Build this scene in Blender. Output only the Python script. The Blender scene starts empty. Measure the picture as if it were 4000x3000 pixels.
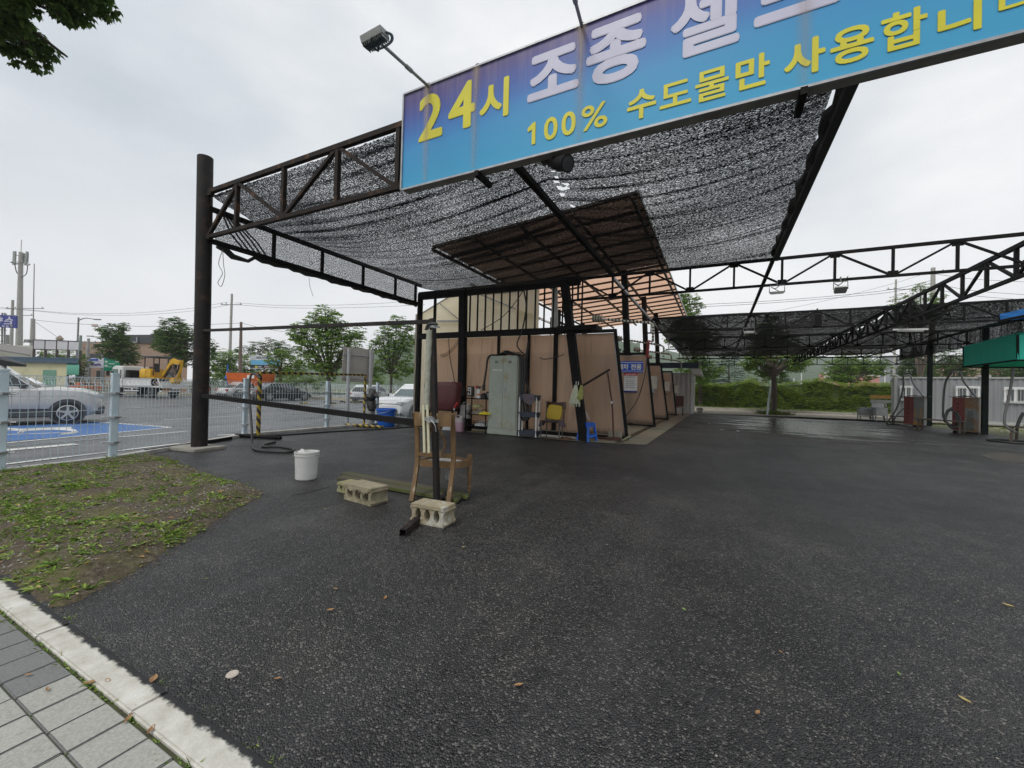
HAZE = 0.00055
import bpy, bmesh, math, random
from mathutils import Vector, Matrix, noise
R = math.radians
rnd = random.Random(7)
sc = bpy.context.scene
COL = sc.collection
V = Vector

# ------------------------------------------------------------------ camera
CAMH = 1.3
FPX = 1590.2
yaw, pit, rol = 0.46724, 0.011333, 0.026339
fw = V((-math.sin(yaw)*math.cos(pit), math.cos(yaw)*math.cos(pit), math.sin(pit)))
r0 = V((math.cos(yaw), math.sin(yaw), 0)); u0 = r0.cross(fw)
cr = r0*math.cos(rol)+u0*math.sin(rol)
cu = -r0*math.sin(rol)+u0*math.cos(rol)
CP = V((0, 0, CAMH))
cam = bpy.data.cameras.new('camera'); co = bpy.data.objects.new('camera', cam); COL.objects.link(co)
cam.sensor_width = 36; cam.lens = 36*FPX/4000; cam.clip_end = 5000; cam.clip_start = 0.05
m = Matrix((cr, cu, -fw)).transposed().to_4x4(); m.translation = CP
co.matrix_world = m
sc.camera = co

def at(px, py, X=None, Y=None, Z=None, D=None):
    """survey a point of the place: the photograph's sight line met with a known plane"""
    d = cr*((px-2000)/FPX) - cu*((py-1500)/FPX) + fw
    if X is not None: t = X/d.x
    elif Y is not None: t = Y/d.y
    elif Z is not None: t = (Z-CAMH)/d.z
    else: t = D
    return CP+d*t
def gr(px, py, z=0): return at(px, py, Z=z)

# ------------------------------------------------------------------ materials
def nt(name):
    mt = bpy.data.materials.new(name); mt.use_nodes = True
    t = mt.node_tree; t.nodes.clear()
    return mt, t, t.nodes, t.links
def out(t, sh, disp=None):
    o = t.nodes.new('ShaderNodeOutputMaterial'); t.links.new(sh, o.inputs[0])
def srgb(c):
    if isinstance(c, str):
        c = c.lstrip('#'); c = [int(c[i:i+2], 16)/255 for i in (0, 2, 4)]
        c = [x/12.92 if x <= .04045 else ((x+.055)/1.055)**2.4 for x in c]
    return (c[0], c[1], c[2], 1)
def noise_node(t, scale, detail=4, rough=.55, vec=None, stretch=None):
    n = t.nodes.new('ShaderNodeTexNoise'); n.inputs['Scale'].default_value = scale
    n.inputs['Detail'].default_value = detail; n.inputs['Roughness'].default_value = rough
    tc = t.nodes.new('ShaderNodeTexCoord'); src = vec or tc.outputs['Object']
    if stretch:
        mp = t.nodes.new('ShaderNodeMapping'); mp.inputs['Scale'].default_value = stretch
        t.links.new(src, mp.inputs[0]); src = mp.outputs[0]
    t.links.new(src, n.inputs['Vector'])
    return n
def ramp(t, fac, stops):
    r = t.nodes.new('ShaderNodeValToRGB'); t.links.new(fac, r.inputs[0])
    e = r.color_ramp.elements
    while len(e) < len(stops): e.new(.5)
    for k, (p, c) in enumerate(stops): e[k].position = p; e[k].color = srgb(c) if not isinstance(c, (int, float)) else (c, c, c, 1)
    return r
def mixc(t, fac, a, b, mode='MIX'):
    x = t.nodes.new('ShaderNodeMix'); x.data_type = 'RGBA'; x.blend_type = mode
    for s, v in ((0, fac), (6, a), (7, b)):
        if isinstance(v, bpy.types.NodeSocket): t.links.new(v, x.inputs[s])
        elif isinstance(v, (int, float)): x.inputs[s].default_value = v if s == 0 else (v, v, v, 1)
        else: x.inputs[s].default_value = srgb(v)
    return x.outputs[2]
def math_(t, op, a, b=None):
    x = t.nodes.new('ShaderNodeMath'); x.operation = op
    for s, v in ((0, a), (1, b)):
        if v is None: continue
        if isinstance(v, bpy.types.NodeSocket): t.links.new(v, x.inputs[s])
        else: x.inputs[s].default_value = v
    return x.outputs[0]
def pbsdf(t, col, rough=.6, metal=0, spec=.5, coat=0):
    b = t.nodes.new('ShaderNodeBsdfPrincipled')
    for k, v in (('Base Color', col), ('Roughness', rough)):
        if isinstance(v, bpy.types.NodeSocket): t.links.new(v, b.inputs[k])
        else: b.inputs[k].default_value = srgb(v) if k == 'Base Color' else v
    b.inputs['Metallic'].default_value = metal; b.inputs['Specular IOR Level'].default_value = spec
    b.inputs['Coat Weight'].default_value = coat
    return b
def bump(t, b, h, dist=.01, strength=.6):
    n = t.nodes.new('ShaderNodeBump'); n.inputs['Distance'].default_value = dist; n.inputs['Strength'].default_value = strength
    t.links.new(h, n.inputs['Height']); t.links.new(n.outputs[0], b.inputs['Normal'])

def M(name, col, col2=None, rough=.6, metal=0, scale=6, lo=.35, hi=.7, bmp=0, bscale=60, bdist=.004, spec=.5, stain=None, sscale=3, slo=.55, shi=.7, stretch=None, coat=0, grime=0.25):
    """plain painted / raw surface with two-tone wear, optional stains and bump"""
    mt, t, N, L = nt(name)
    n = noise_node(t, scale, 6, .6, stretch=stretch)
    a = srgb(col); b = srgb(col2) if col2 else tuple(x*(1-grime) for x in a[:3])
    c = ramp(t, n.outputs[0], [(lo, a), (hi, b)]).outputs[0]
    if stain:
        s = noise_node(t, sscale, 8, .65, stretch=stretch)
        c = mixc(t, ramp(t, s.outputs[0], [(slo, 0.0), (shi, 1.0)]).outputs[0], c, stain)
    rn = noise_node(t, scale*2.3, 3)
    rr = math_(t, 'ADD', math_(t, 'MULTIPLY', rn.outputs[0], .25), rough-.12)
    p = pbsdf(t, c, rr, metal, spec, coat)
    if bmp:
        bump(t, p, noise_node(t, bscale, 5, .6).outputs[0], bdist, bmp)
    out(t, p.outputs[0])
    return mt
def leafmat(name, cols, trans=.35):
    mt, t, N, L = nt(name)
    g = N.new('ShaderNodeNewGeometry')
    c = ramp(t, g.outputs['Random Per Island'], [(k/(len(cols)-1), x) for k, x in enumerate(cols)]).outputs[0]
    p = pbsdf(t, c, .5, 0, .35)
    tr = N.new('ShaderNodeBsdfTranslucent'); L.new(c, tr.inputs[0])
    mx = N.new('ShaderNodeMixShader'); mx.inputs[0].default_value = trans
    L.new(p.outputs[0], mx.inputs[1]); L.new(tr.outputs[0], mx.inputs[2])
    out(t, mx.outputs[0]); return mt
def glassy(name, col, rough=.08, spec=.8):
    mt, t, N, L = nt(name); p = pbsdf(t, col, rough, 0, spec); out(t, p.outputs[0]); return mt
def translucent(name, col, col2, amt=.5, scale=3, rough=.35, stretch=None):
    mt, t, N, L = nt(name)
    n = noise_node(t, scale, 5, .6, stretch=stretch)
    c = ramp(t, n.outputs[0], [(.3, col), (.72, col2)]).outputs[0]
    p = pbsdf(t, c, rough, 0, .4); tr = N.new('ShaderNodeBsdfTranslucent'); L.new(c, tr.inputs[0])
    mx = N.new('ShaderNodeMixShader'); mx.inputs[0].default_value = amt
    L.new(p.outputs[0], mx.inputs[1]); L.new(tr.outputs[0], mx.inputs[2])
    out(t, mx.outputs[0]); return mt
def netmat(name, open_lo, open_hi, fine=42., stretch=(.55, 1.3, 1), folds=True):
    """black shade cloth: threads with tiny see-through holes, denser in creases"""
    mt, t, N, L = nt(name)
    a = noise_node(t, fine, 2, .6, stretch=stretch)
    b = noise_node(t, fine*2.7, 1, .5, stretch=(1.1, .8, 1))
    v = math_(t, 'ADD', math_(t, 'MULTIPLY', a.outputs[0], .62), math_(t, 'MULTIPLY', b.outputs[0], .38))
    if folds:
        w = noise_node(t, 3.2, 3, .55, stretch=(.06, 2.6, .2))
        crease = ramp(t, w.outputs[0], [(.28, 0.16), (.36, .05), (.5, 0.0)]).outputs[0]
        w2 = noise_node(t, .5, 2, .5)
        v = math_(t, 'SUBTRACT', v, crease)
        v = math_(t, 'ADD', v, math_(t, 'MULTIPLY', math_(t, 'SUBTRACT', w2.outputs[0], .5), .10))
    al = ramp(t, v, [(open_lo, 0.0), (open_hi, 1.0)]).outputs[0]
    p = pbsdf(t, (.012, .012, .014), .75, 0, .3)
    tp = N.new('ShaderNodeBsdfTransparent'); mx = N.new('ShaderNodeMixShader')
    L.new(al, mx.inputs[0]); L.new(p.outputs[0], mx.inputs[1]); L.new(tp.outputs[0], mx.inputs[2])
    out(t, mx.outputs[0]); return mt

K = {}
K['steel'] = M('black_paint', (.008, .008, .009), (.016, .014, .013), .75, scale=9, stain=(.03, .018, .011), sscale=7, slo=.64, shi=.8, bmp=.2, bscale=40, spec=.15)
K['rusty'] = M('rusty_black_paint', (.010, .009, .009), (.02, .015, .013), .65, scale=6, stain=(.07, .034, .018), sscale=5, slo=.55, shi=.75, bmp=.3, spec=.3)
K['galv'] = M('galvanised', (.42, .43, .44), (.3, .31, .32), .42, .5, scale=14)
K['greymetal'] = M('grey_metal', (.3, .31, .3), (.2, .2, .19), .5, .3, scale=8)
K['white'] = M('white_paint', (.72, .72, .7), (.6, .6, .57), .45, scale=4, stain=(.3, .27, .22), slo=.66, shi=.85)
K['fence'] = M('fence_coating', (.55, .66, .72), (.48, .58, .64), .4, scale=5, stain=(.3, .33, .33), slo=.66, shi=.85)
K['tan'] = None
K['conc'] = M('concrete', (.36, .34, .3), (.25, .235, .2), .9, scale=5, bmp=.5, bscale=70, stain=(.12, .115, .09), sscale=2.5, slo=.58, shi=.75)
K['wood'] = M('old_wood', (.2, .13, .07), (.12, .075, .04), .7, scale=5, stretch=(1, 1, .12), bmp=.3)
K['rubber'] = M('black_rubber', (.015, .015, .016), (.03, .03, .03), .55, scale=20)
K['blackp'] = M('black_plastic', (.02, .02, .022), (.03, .03, .03), .45, scale=20)
K['glass'] = glassy('dark_glass', (.02, .025, .028), .06, .9)
K['chrome'] = M('silver_alloy', (.6, .6, .61), (.45, .45, .46), .3, .8, scale=10)
K['tyre'] = M('tyre_rubber', (.02, .02, .02), (.045, .043, .04), .8, scale=12)

# ------------------------------------------------------------------ mesh builder
class MB:
    def __init__(s): s.v = []; s.f = []; s.mi = []; s.m = 0
    def add(s, vs, fs):
        o = len(s.v); s.v += [tuple(x) for x in vs]
        for f in fs: s.f.append([i+o for i in f]); s.mi.append(s.m)
        return s
    def box(s, c, d, rot=None):
        c = V(c); hx, hy, hz = d[0]/2, d[1]/2, d[2]/2
        vs = [V((x*hx, y*hy, z*hz)) for z in (-1, 1) for y in (-1, 1) for x in (-1, 1)]
        if rot is not None:
            if not isinstance(rot, Matrix): rot = Matrix.Rotation(rot, 3, 'Z')
            vs = [rot @ q for q in vs]
        return s.add([c+q for q in vs], [(0, 2, 3, 1), (4, 5, 7, 6), (0, 1, 5, 4), (2, 6, 7, 3), (0, 4, 6, 2), (1, 3, 7, 5)])
    def bx(s, x0, x1, y0, y1, z0, z1): return s.box(((x0+x1)/2, (y0+y1)/2, (z0+z1)/2), (abs(x1-x0), abs(y1-y0), abs(z1-z0)))
    def beam(s, p, q, w, h=None, up=None):
        p, q = V(p), V(q); h = h or w; d = (q-p)
        if d.length < 1e-6: return s
        d.normalize(); upv = V(up) if up else (V((0, 0, 1)) if abs(d.z) < .95 else V((0, 1, 0)))
        a = d.cross(upv).normalized(); b = a.cross(d).normalized()
        vs = [e+a*(w/2*i)+b*(h/2*j) for e in (p, q) for i, j in ((-1, -1), (1, -1), (1, 1), (-1, 1))]
        return s.add(vs, [(0, 1, 2, 3)[::-1], (4, 5, 6, 7), (0, 1, 5, 4), (1, 2, 6, 5), (2, 3, 7, 6), (3, 0, 4, 7)])
    def tube(s, pts, r, n=8, cap=True, closed=False):
        pts = [V(p) for p in pts]; k = len(pts)
        rs = r if isinstance(r, (list, tuple)) else [r]*k
        o = len(s.v); prev = None; rings = []
        for i in range(k):
            if closed: d = pts[(i+1) % k]-pts[i-1]
            else: d = (pts[min(i+1, k-1)]-pts[max(i-1, 0)])
            d.normalize()
            if prev is None: a = d.cross(V((0, 0, 1))) if abs(d.z) < .9 else d.cross(V((1, 0, 0)))
            else: a = prev-d*prev.dot(d)
            a.normalize(); b = d.cross(a); prev = a
            rings.append([pts[i]+a*(rs[i]*math.cos(2*math.pi*j/n))+b*(rs[i]*math.sin(2*math.pi*j/n)) for j in range(n)])
        vs = [q for rg in rings for q in rg]; fs = []
        for i in range(k if closed else k-1):
            i2 = (i+1) % k
            for j in range(n): fs.append((i*n+j, i*n+(j+1) % n, i2*n+(j+1) % n, i2*n+j))
        if cap and not closed: fs += [tuple(range(n))[::-1], tuple((k-1)*n+j for j in range(n))]
        return s.add(vs, fs)
    def cyl(s, p, q, r, r2=None, n=14): return s.tube([p, q], [r, r if r2 is None else r2], n)
    def lathe(s, prof, c=(0, 0, 0), n=20, axis='z', cap=True):
        c = V(c); vs = []; fs = []
        for (r, z) in prof:
            for j in range(n):
                a = 2*math.pi*j/n; q = V((r*math.cos(a), r*math.sin(a), z))
                if axis == 'y': q = V((q.x, q.z, q.y))
                if axis == 'x': q = V((q.z, q.x, q.y))
                vs.append(c+q)
        k = len(prof)
        for i in range(k-1):
            for j in range(n): fs.append((i*n+j, i*n+(j+1) % n, (i+1)*n+(j+1) % n, (i+1)*n+j))
        if cap and prof[0][0] > 1e-4: fs.append(tuple(range(n))[::-1])
        if cap and prof[-1][0] > 1e-4: fs.append(tuple((k-1)*n+j for j in range(n)))
        return s.add(vs, fs)
    def poly(s, pts): return s.add(pts, [tuple(range(len(pts)))])
    def slab(s, pts, d):
        """polygon pts extruded by vector d"""
        n = len(pts); d = V(d); pts = [V(p) for p in pts]
        return s.add(pts+[p+d for p in pts], [tuple(range(n))[::-1], tuple(range(n, 2*n))]+[(i, (i+1) % n, n+(i+1) % n, n+i) for i in range(n)])
    def grid(s, fn, nu, nv):
        vs = [fn(i/nu, j/nv) for j in range(nv+1) for i in range(nu+1)]
        return s.add(vs, [(j*(nu+1)+i, j*(nu+1)+i+1, (j+1)*(nu+1)+i+1, (j+1)*(nu+1)+i) for j in range(nv) for i in range(nu)])
    def loft(s, rings, cap=True, closed=True):
        n = len(rings[0]); vs = [q for r in rings for q in r]; fs = []
        for i in range(len(rings)-1):
            for j in range(n if closed else n-1): fs.append((i*n+j, i*n+(j+1) % n, (i+1)*n+(j+1) % n, (i+1)*n+j))
        if cap: fs += [tuple(range(n))[::-1], tuple((len(rings)-1)*n+j for j in range(n))]
        return s.add(vs, fs)
    def xf(s, mtx, start=0):
        for i in range(start, len(s.v)): s.v[i] = tuple(mtx @ V(s.v[i]))
        return s
    def build(s, name, mats, parent=None, smooth=False, bevel=0, origin=True, fix=True):
        me = bpy.data.meshes.new(name)
        vs = s.v; loc = V((0, 0, 0))
        if parent is None and origin and vs:
            xs = [q[0] for q in vs]; ys = [q[1] for q in vs]; zs = [q[2] for q in vs]
            loc = V(((min(xs)+max(xs))/2, (min(ys)+max(ys))/2, min(zs)))
            vs = [(q[0]-loc.x, q[1]-loc.y, q[2]-loc.z) for q in vs]
        me.from_pydata(vs, [], s.f)
        if not isinstance(mats, (list, tuple)): mats = [mats]
        for x in mats: me.materials.append(x)
        if len(mats) > 1: me.polygons.foreach_set('material_index', s.mi)
        if fix:
            bm = bmesh.new(); bm.from_mesh(me); bmesh.ops.recalc_face_normals(bm, faces=bm.faces)
            if bevel: bmesh.ops.bevel(bm, geom=[e for e in bm.edges if len(e.link_faces) == 2 and e.calc_face_angle(0) > .5], offset=bevel, segments=2, affect='EDGES', clamp_overlap=True)
            bm.to_mesh(me); bm.free()
        if smooth:
            me.polygons.foreach_set('use_smooth', [True]*len(me.polygons))
            try: me.set_sharp_from_angle(angle=R(38))
            except Exception: pass
        o = bpy.data.objects.new(name, me); COL.objects.link(o)
        if parent is not None:
            o.parent = parent; o.matrix_parent_inverse = WM[parent.name].inverted()
        o.location = loc
        WM[o.name] = Matrix.Translation(loc)
        return o
WM = {}
def tag(o, label=None, cat=None, group=None, kind=None):
    if label: o['label'] = label
    if cat: o['category'] = cat
    if group: o['group'] = group
    if kind: o['kind'] = kind
    return o
def T(name, label, cat, loc, group=None):
    o = bpy.data.objects.new(name, None); COL.objects.link(o); o.location = V(loc); o.empty_display_size = .1
    WM[o.name] = Matrix.Translation(V(loc))
    return tag(o, label, cat, group)
def struct(mb, name, mat, **k):
    o = mb.build(name, mat, **k); o['kind'] = 'structure'; return o
def dup(root, loc=None, rz=None, label=None, group=None, mtx=None):
    kids = {}
    for o in ALLKIDS(root): kids.setdefault(o.parent.name, []).append(o)
    r = root.copy(); COL.objects.link(r)
    if loc is not None: r.location = V(loc)
    if rz is not None: r.rotation_euler = (0, 0, rz)
    if label: r['label'] = label
    if group: r['group'] = group
    def rec(src, dst):
        for ch in kids.get(src.name, []):
            c = ch.copy(); COL.objects.link(c); c.parent = dst; rec(ch, c)
    rec(root, r); return r
def ALLKIDS(root):
    res = []
    for o in list(COL.objects):
        p = o.parent
        while p is not None:
            if p == root: res.append(o); break
            p = p.parent
    return res
def textmesh(body, bold=0.0, extrude=0.0):
    c = bpy.data.curves.new('lettering', 'FONT'); c.body = body; c.offset = bold; c.extrude = extrude; c.resolution_u = 4
    o = bpy.data.objects.new('lettering', c); COL.objects.link(o)
    me = bpy.data.meshes.new_from_object(o.evaluated_get(bpy.context.evaluated_depsgraph_get()))
    vs = [tuple(v.co) for v in me.vertices]; fs = [tuple(p.vertices) for p in me.polygons]
    bpy.data.objects.remove(o); bpy.data.curves.remove(c); bpy.data.meshes.remove(me)
    return vs, fs
def glyph(mb, ch, origin, ux, uz, un, bold=.03, depth=.004, flip=False):
    """fit the glyph(s) ch in the box origin, origin+ux, origin+uz, standing proud along un"""
    vs, fs = textmesh(ch, 0)
    if ch == '1': vs, fs = [(.62, 0, 0), (1, 0, 0), (1, 1, 0), (.74, 1, 0), (0, .8, 0), (0, .66, 0), (.62, .74, 0)], [(0, 1, 2, 3, 6), (3, 4, 5, 6)]
    if not vs: return
    ux, uz, un = V(ux), V(uz), V(un).normalized(); hb = uz.length*bold; wx = ux.normalized()*hb; wz = uz.normalized()*hb
    origin = V(origin)+wx+wz; ux = ux-wx*2; uz = uz-wz*2
    x0 = min(v[0] for v in vs); x1 = max(v[0] for v in vs); y0 = min(v[1] for v in vs); y1 = max(v[1] for v in vs)
    res = []
    for v in vs:
        a = (v[0]-x0)/(x1-x0 or 1); b = (v[1]-y0)/(y1-y0 or 1)
        if flip: a = 1-a
        res.append(origin+ux*a+uz*b+un*depth)
    # heavier strokes: the thin face is laid over itself in slightly shifted layers, each a hair prouder
    for i, (p, q) in enumerate(((0, 0), (1, 0), (-1, 0), (0, 1), (0, -1), (.72, .72), (-.72, .72), (.72, -.72), (-.72, -.72))):
        if i and hb < 1e-6: break
        mb.add([v+wx*p+wz*q+un*(.0004*i) for v in res], fs)
def curve(pts, n=8):
    """catmull-rom through pts"""
    P = [V(p) for p in pts]; P = [P[0]*2-P[1]]+P+[P[-1]*2-P[-2]]; o = []
    for i in range(1, len(P)-2):
        for k in range(n):
            t = k/n; a, b, c, d = P[i-1], P[i], P[i+1], P[i+2]
            o.append(.5*((2*b)+(c-a)*t+(2*a-5*b+4*c-d)*t*t+(3*b-a-3*c+d)*t**3))
    o.append(P[-2]); return o
# ================================================================== LIGHT AND SKY
w = bpy.data.worlds.new('World'); sc.world = w; w.use_nodes = True
t = w.node_tree; N, L = t.nodes, t.links
bg = N['Background']; bg.inputs[1].default_value = .1
sky = N.new('ShaderNodeTexSky'); sky.sky_type = 'NISHITA'; sky.sun_disc = False
SUN_EL, SUN_AZ = R(58), R(200)
sky.sun_elevation = SUN_EL; sky.sun_rotation = SUN_AZ; sky.air_density = 1.4; sky.dust_density = 4
hs = N.new('ShaderNodeHueSaturation'); hs.inputs['Saturation'].default_value = .25; L.new(sky.outputs[0], hs.inputs['Color'])
tc = N.new('ShaderNodeTexCoord')
mp = N.new('ShaderNodeMapping'); mp.inputs['Scale'].default_value = (1, 1, 2.2); L.new(tc.outputs['Generated'], mp.inputs[0])
nz = N.new('ShaderNodeTexNoise'); nz.inputs['Scale'].default_value = 1.5; nz.inputs['Detail'].default_value = 6; nz.inputs['Roughness'].default_value = .5; L.new(mp.outputs[0], nz.inputs['Vector'])
cl = ramp(t, nz.outputs[0], [(.33, (4.9, 5.4, 5.95)), (.47, (6.1, 6.5, 6.9)), (.56, (7.2, 7.45, 7.7)), (.68, (8.7, 8.75, 8.8))])
for e in cl.color_ramp.elements: e.color = tuple(x/10 for x in e.color[:3])+(1,)
sx = N.new('ShaderNodeSeparateXYZ'); L.new(tc.outputs['Generated'], sx.inputs[0])
hz = ramp(t, sx.outputs['Z'], [(0.0, 1.0), (.12, .75), (.42, 0.0)])
c1 = mixc(t, hz.outputs[0], cl.outputs[0], (.86, .865, .88))
sc10 = N.new('ShaderNodeVectorMath'); sc10.operation = 'SCALE'; sc10.inputs['Scale'].default_value = 10; L.new(c1, sc10.inputs[0])
mx = mixc(t, .9, hs.outputs[0], sc10.outputs[0])
L.new(mx, bg.inputs[0])
sun = bpy.data.lights.new('sun', 'SUN'); sun.energy = 1.4; sun.angle = R(20); sun.color = (1, .97, .92)
so = bpy.data.objects.new('sun', sun); COL.objects.link(so); so.rotation_euler = (R(90)-SUN_EL, 0, R(180)-SUN_AZ)
so.location = (0, -20, 40)
sc.view_settings.view_transform = 'Standard'; sc.view_settings.look = 'None'; sc.view_settings.exposure = .27; sc.view_settings.gamma = 1
sc.cycles.max_bounces = 8; sc.cycles.transparent_max_bounces = 24; sc.cycles.diffuse_bounces = 3; sc.cycles.glossy_bounces = 3
sc.cycles.use_denoising = True; sc.cycles.denoising_prefilter = 'NONE'

# ================================================================== GROUND
def ground_mat():
    mt, t, N, L = nt('far_ground'); n = noise_node(t, .35, 6)
    c = ramp(t, n.outputs[0], [(.35, (.06, .075, .03)), (.65, (.12, .115, .07))]).outputs[0]
    out(t, pbsdf(t, c, .9).outputs[0]); return mt
def asphalt(name, dark, lite, stone, cell=95., wet=True, stonep=.86):
    mt, t, N, L = nt(name)
    tc = N.new('ShaderNodeTexCoord'); ob = tc.outputs['Object']
    vo = N.new('ShaderNodeTexVoronoi'); vo.inputs['Scale'].default_value = cell; L.new(ob, vo.inputs['Vector'])
    sep = N.new('ShaderNodeSeparateColor'); L.new(vo.outputs['Color'], sep.inputs[0])
    base = mixc(t, sep.outputs[0], dark, lite)
    v2 = N.new('ShaderNodeTexVoronoi'); v2.inputs['Scale'].default_value = cell*.36; L.new(ob, v2.inputs['Vector']); s2 = N.new('ShaderNodeSeparateColor'); L.new(v2.outputs['Color'], s2.inputs[0])
    base = mixc(t, math_(t, 'MULTIPLY', ramp(t, s2.outputs[0], [(.2, 0.0), (.95, 1.0)]).outputs[0], .5), base, tuple(x*1.5 for x in lite))
    base = mixc(t, ramp(t, s2.outputs[1], [(.72, 0.0), (.8, .6)]).outputs[0], base, tuple(x*.5 for x in dark))
    big = noise_node(t, .55, 5, .6, ob)
    base = mixc(t, ramp(t, big.outputs[0], [(.38, 0.0), (.62, .72)]).outputs[0], base, tuple(x*.7 for x in dark))
    trk = noise_node(t, 1.1, 4, .6, ob, stretch=(1.6, .16, 1))
    base = mixc(t, ramp(t, trk.outputs[0], [(.52, 0.0), (.66, .5)]).outputs[0], base, tuple(x*1.25 for x in lite))
    dust = noise_node(t, 1.3, 6, .7, ob)
    dmask = ramp(t, dust.outputs[0], [(.5, 0.0), (.72, .35)]).outputs[0]
    base = mixc(t, dmask, base, (.075, .07, .062))
    chips = math_(t, 'MULTIPLY', ramp(t, sep.outputs[1], [(stonep, 0.0), (stonep+.1, 1.0)]).outputs[0], ramp(t, dust.outputs[0], [(.3, .35), (.7, 1.0)]).outputs[0])
    base = mixc(t, math_(t, 'MULTIPLY', chips, .55), base, stone)
    rg = ramp(t, noise_node(t, .8, 5, .6, ob).outputs[0], [(.3, .34), (.7, .58)]).outputs[0]
    p = pbsdf(t, base, rg, 0, .5)
    hgt = math_(t, 'ADD', math_(t, 'MULTIPLY', vo.outputs['Distance'], -1.0), math_(t, 'MULTIPLY', noise_node(t, 6, 4, .6, ob).outputs[0], 2.2))
    bs = 1.0
    if wet:
        # standing water left on the yard near the far end
        mp = N.new('ShaderNodeMapping'); L.new(ob, mp.inputs[0]); mp.inputs['Location'].default_value = (-WETC[0], -WETC[1], 0)
        mp2 = N.new('ShaderNodeMapping'); L.new(mp.outputs[0], mp2.inputs[0]); mp2.inputs['Scale'].default_value = (.17, .075, 0)
        ln = N.new('ShaderNodeVectorMath'); ln.operation = 'LENGTH'; L.new(mp2.outputs[0], ln.inputs[0])
        near = ramp(t, ln.outputs['Value'], [(.15, 1.0), (1.0, 0.0)]).outputs[0]
        wn = noise_node(t, .8, 6, .62, ob, stretch=(.4, 1.5, 1))
        wm = ramp(t, math_(t, 'ADD', math_(t, 'MULTIPLY', near, .42), math_(t, 'MULTIPLY', wn.outputs[0], .75)), [(.60, 0.0), (.69, 1.0)]).outputs[0]
        r2 = mixc(t, wm, rg, .21); L.new(mixc(t, wm, .5, .95), p.inputs['Specular IOR Level'])
        L.new(r2, p.inputs['Roughness'])
        L.new(mixc(t, wm, base, tuple(x*.6 for x in dark)), p.inputs['Base Color'])
        bn = N.new('ShaderNodeBump'); bn.inputs['Distance'].default_value = .009
        L.new(math_(t, 'SUBTRACT', .85, math_(t, 'MULTIPLY', wm, .78)), bn.inputs['Strength']); L.new(hgt, bn.inputs['Height']); L.new(bn.outputs[0], p.inputs['Normal'])
    else:
        bump(t, p, hgt, .006, .6)
    out(t, p.outputs[0]); return mt
_c0, _c1 = gr(2710, 1619), gr(3200, 1668)
WETC = (3.3-6.0, 21.5, 0)   # object space of the yard sheet is set below (origin kept at world zero)
WETC = (3.6, 22.0, 0)
m_asph = asphalt('fresh_asphalt', (.0045, .0045, .005), (.030, .0297, .031), (.30, .28, .25), 120)
m_lot = asphalt('parking_asphalt', (.075, .076, .08), (.125, .125, .13), (.2, .2, .19), 60, wet=False, stonep=.93)
g = MB(); g.grid(lambda u, v: (-900+1800*u, -300+1500*v, -.42), 6, 6); struct(g, 'ground', ground_mat(), origin=False)

FP = [(-8.3, -6), (-8.43, 1.78), (-8.55, 2.94), (-10.05, 5.82), (-10.03, 8.1), (-9.9, 10.3), (-9.9, 31)]
yd = MB()
yd.poly([(-8.43, .885, 0)]+[(x, y, 0) for x, y in FP[1:]]+[(30, 31, 0), (30, .885, 0)])
yd.poly([(x, y, -.4) for x, y in FP[:1]]+[(30, -6, -.4), (30, .885, -.4), (-8.4, .885, -.4)])
struct(yd, 'asphalt_yard', m_asph, origin=False, fix=False)
lot = MB()
lp = [(x-.05, y, -.2) for x, y in FP]+[(-9.95, 60, -.2), (-75, 60, -.2), (-75, -6, -.2)]
lot.poly(lp); struct(lot, 'parking_lot', m_lot, origin=False, fix=False)
# kerb under the mesh fence
kb = MB()
for (a, b) in zip(FP[:-1], FP[1:]):
    d = (V((*b, 0))-V((*a, 0))).normalized(); n = V((-d.y, d.x, 0))
    kb.beam((a[0], a[1], -.12), (b[0]+d.x*.0, b[1]+d.y*.0, -.12), .14, .36)
struct(kb, 'fence_kerb', M('kerb_concrete', (.5, .49, .46), (.36, .35, .32), .85, scale=3, bmp=.3, stain=(.14, .13, .1), sscale=2), origin=False)
# front kerb and paving blocks
fk = MB()
xk = -9.0
while xk < 9:
    fk.bx(xk+.002, xk+.998, .768, .893, -.3, .012); xk += 1.0
def kerbmat():
    mt, t, N, L = nt('painted_kerb')
    n = noise_node(t, 7, 8, .7); c = ramp(t, n.outputs[0], [(.32, (.62, .61, .57)), (.6, (.45, .43, .37)), (.75, (.27, .245, .2))]).outputs[0]
    tc = N.new('ShaderNodeTexCoord'); s = N.new('ShaderNodeSeparateXYZ'); L.new(tc.outputs['Object'], s.inputs[0])
    n2 = noise_node(t, 16, 7, .72)
    e = math_(t, 'ADD', s.outputs['Y'], math_(t, 'MULTIPLY', n2.outputs[0], .075))
    c = mixc(t, ramp(t, e, [(.893, 0.0), (.905, 1.0)]).outputs[0], c, (.018, .018, .019))
    p = pbsdf(t, c, .85); bump(t, p, noise_node(t, 90, 5).outputs[0], .004, .5); out(t, p.outputs[0]); return mt
struct(fk, 'kerb', kerbmat(), origin=False, bevel=.008)
pv = MB(); PX, PY = .1705, .1665
for j in range(9):
    for i in range(-38, 30):
        x0 = -2.492+i*PX+(0 if j % 2 == 0 else -.012); y1 = .754-j*PY
        pv.m = (0 if (i < 0 or rnd.random() < .08) else 1) if j == 0 else (0 if (i < -3 or rnd.random() < .12) else (2 if rnd.random() < .3 else 1))
        if i > 6 and j == 0 and rnd.random() < .3: pv.m = 0
        dz = rnd.uniform(-.0025, .0025)
        pv.bx(x0+.0025, x0+PX-.0025, y1-PY+.0025, y1-.0025, -.1, .004+dz)
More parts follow.
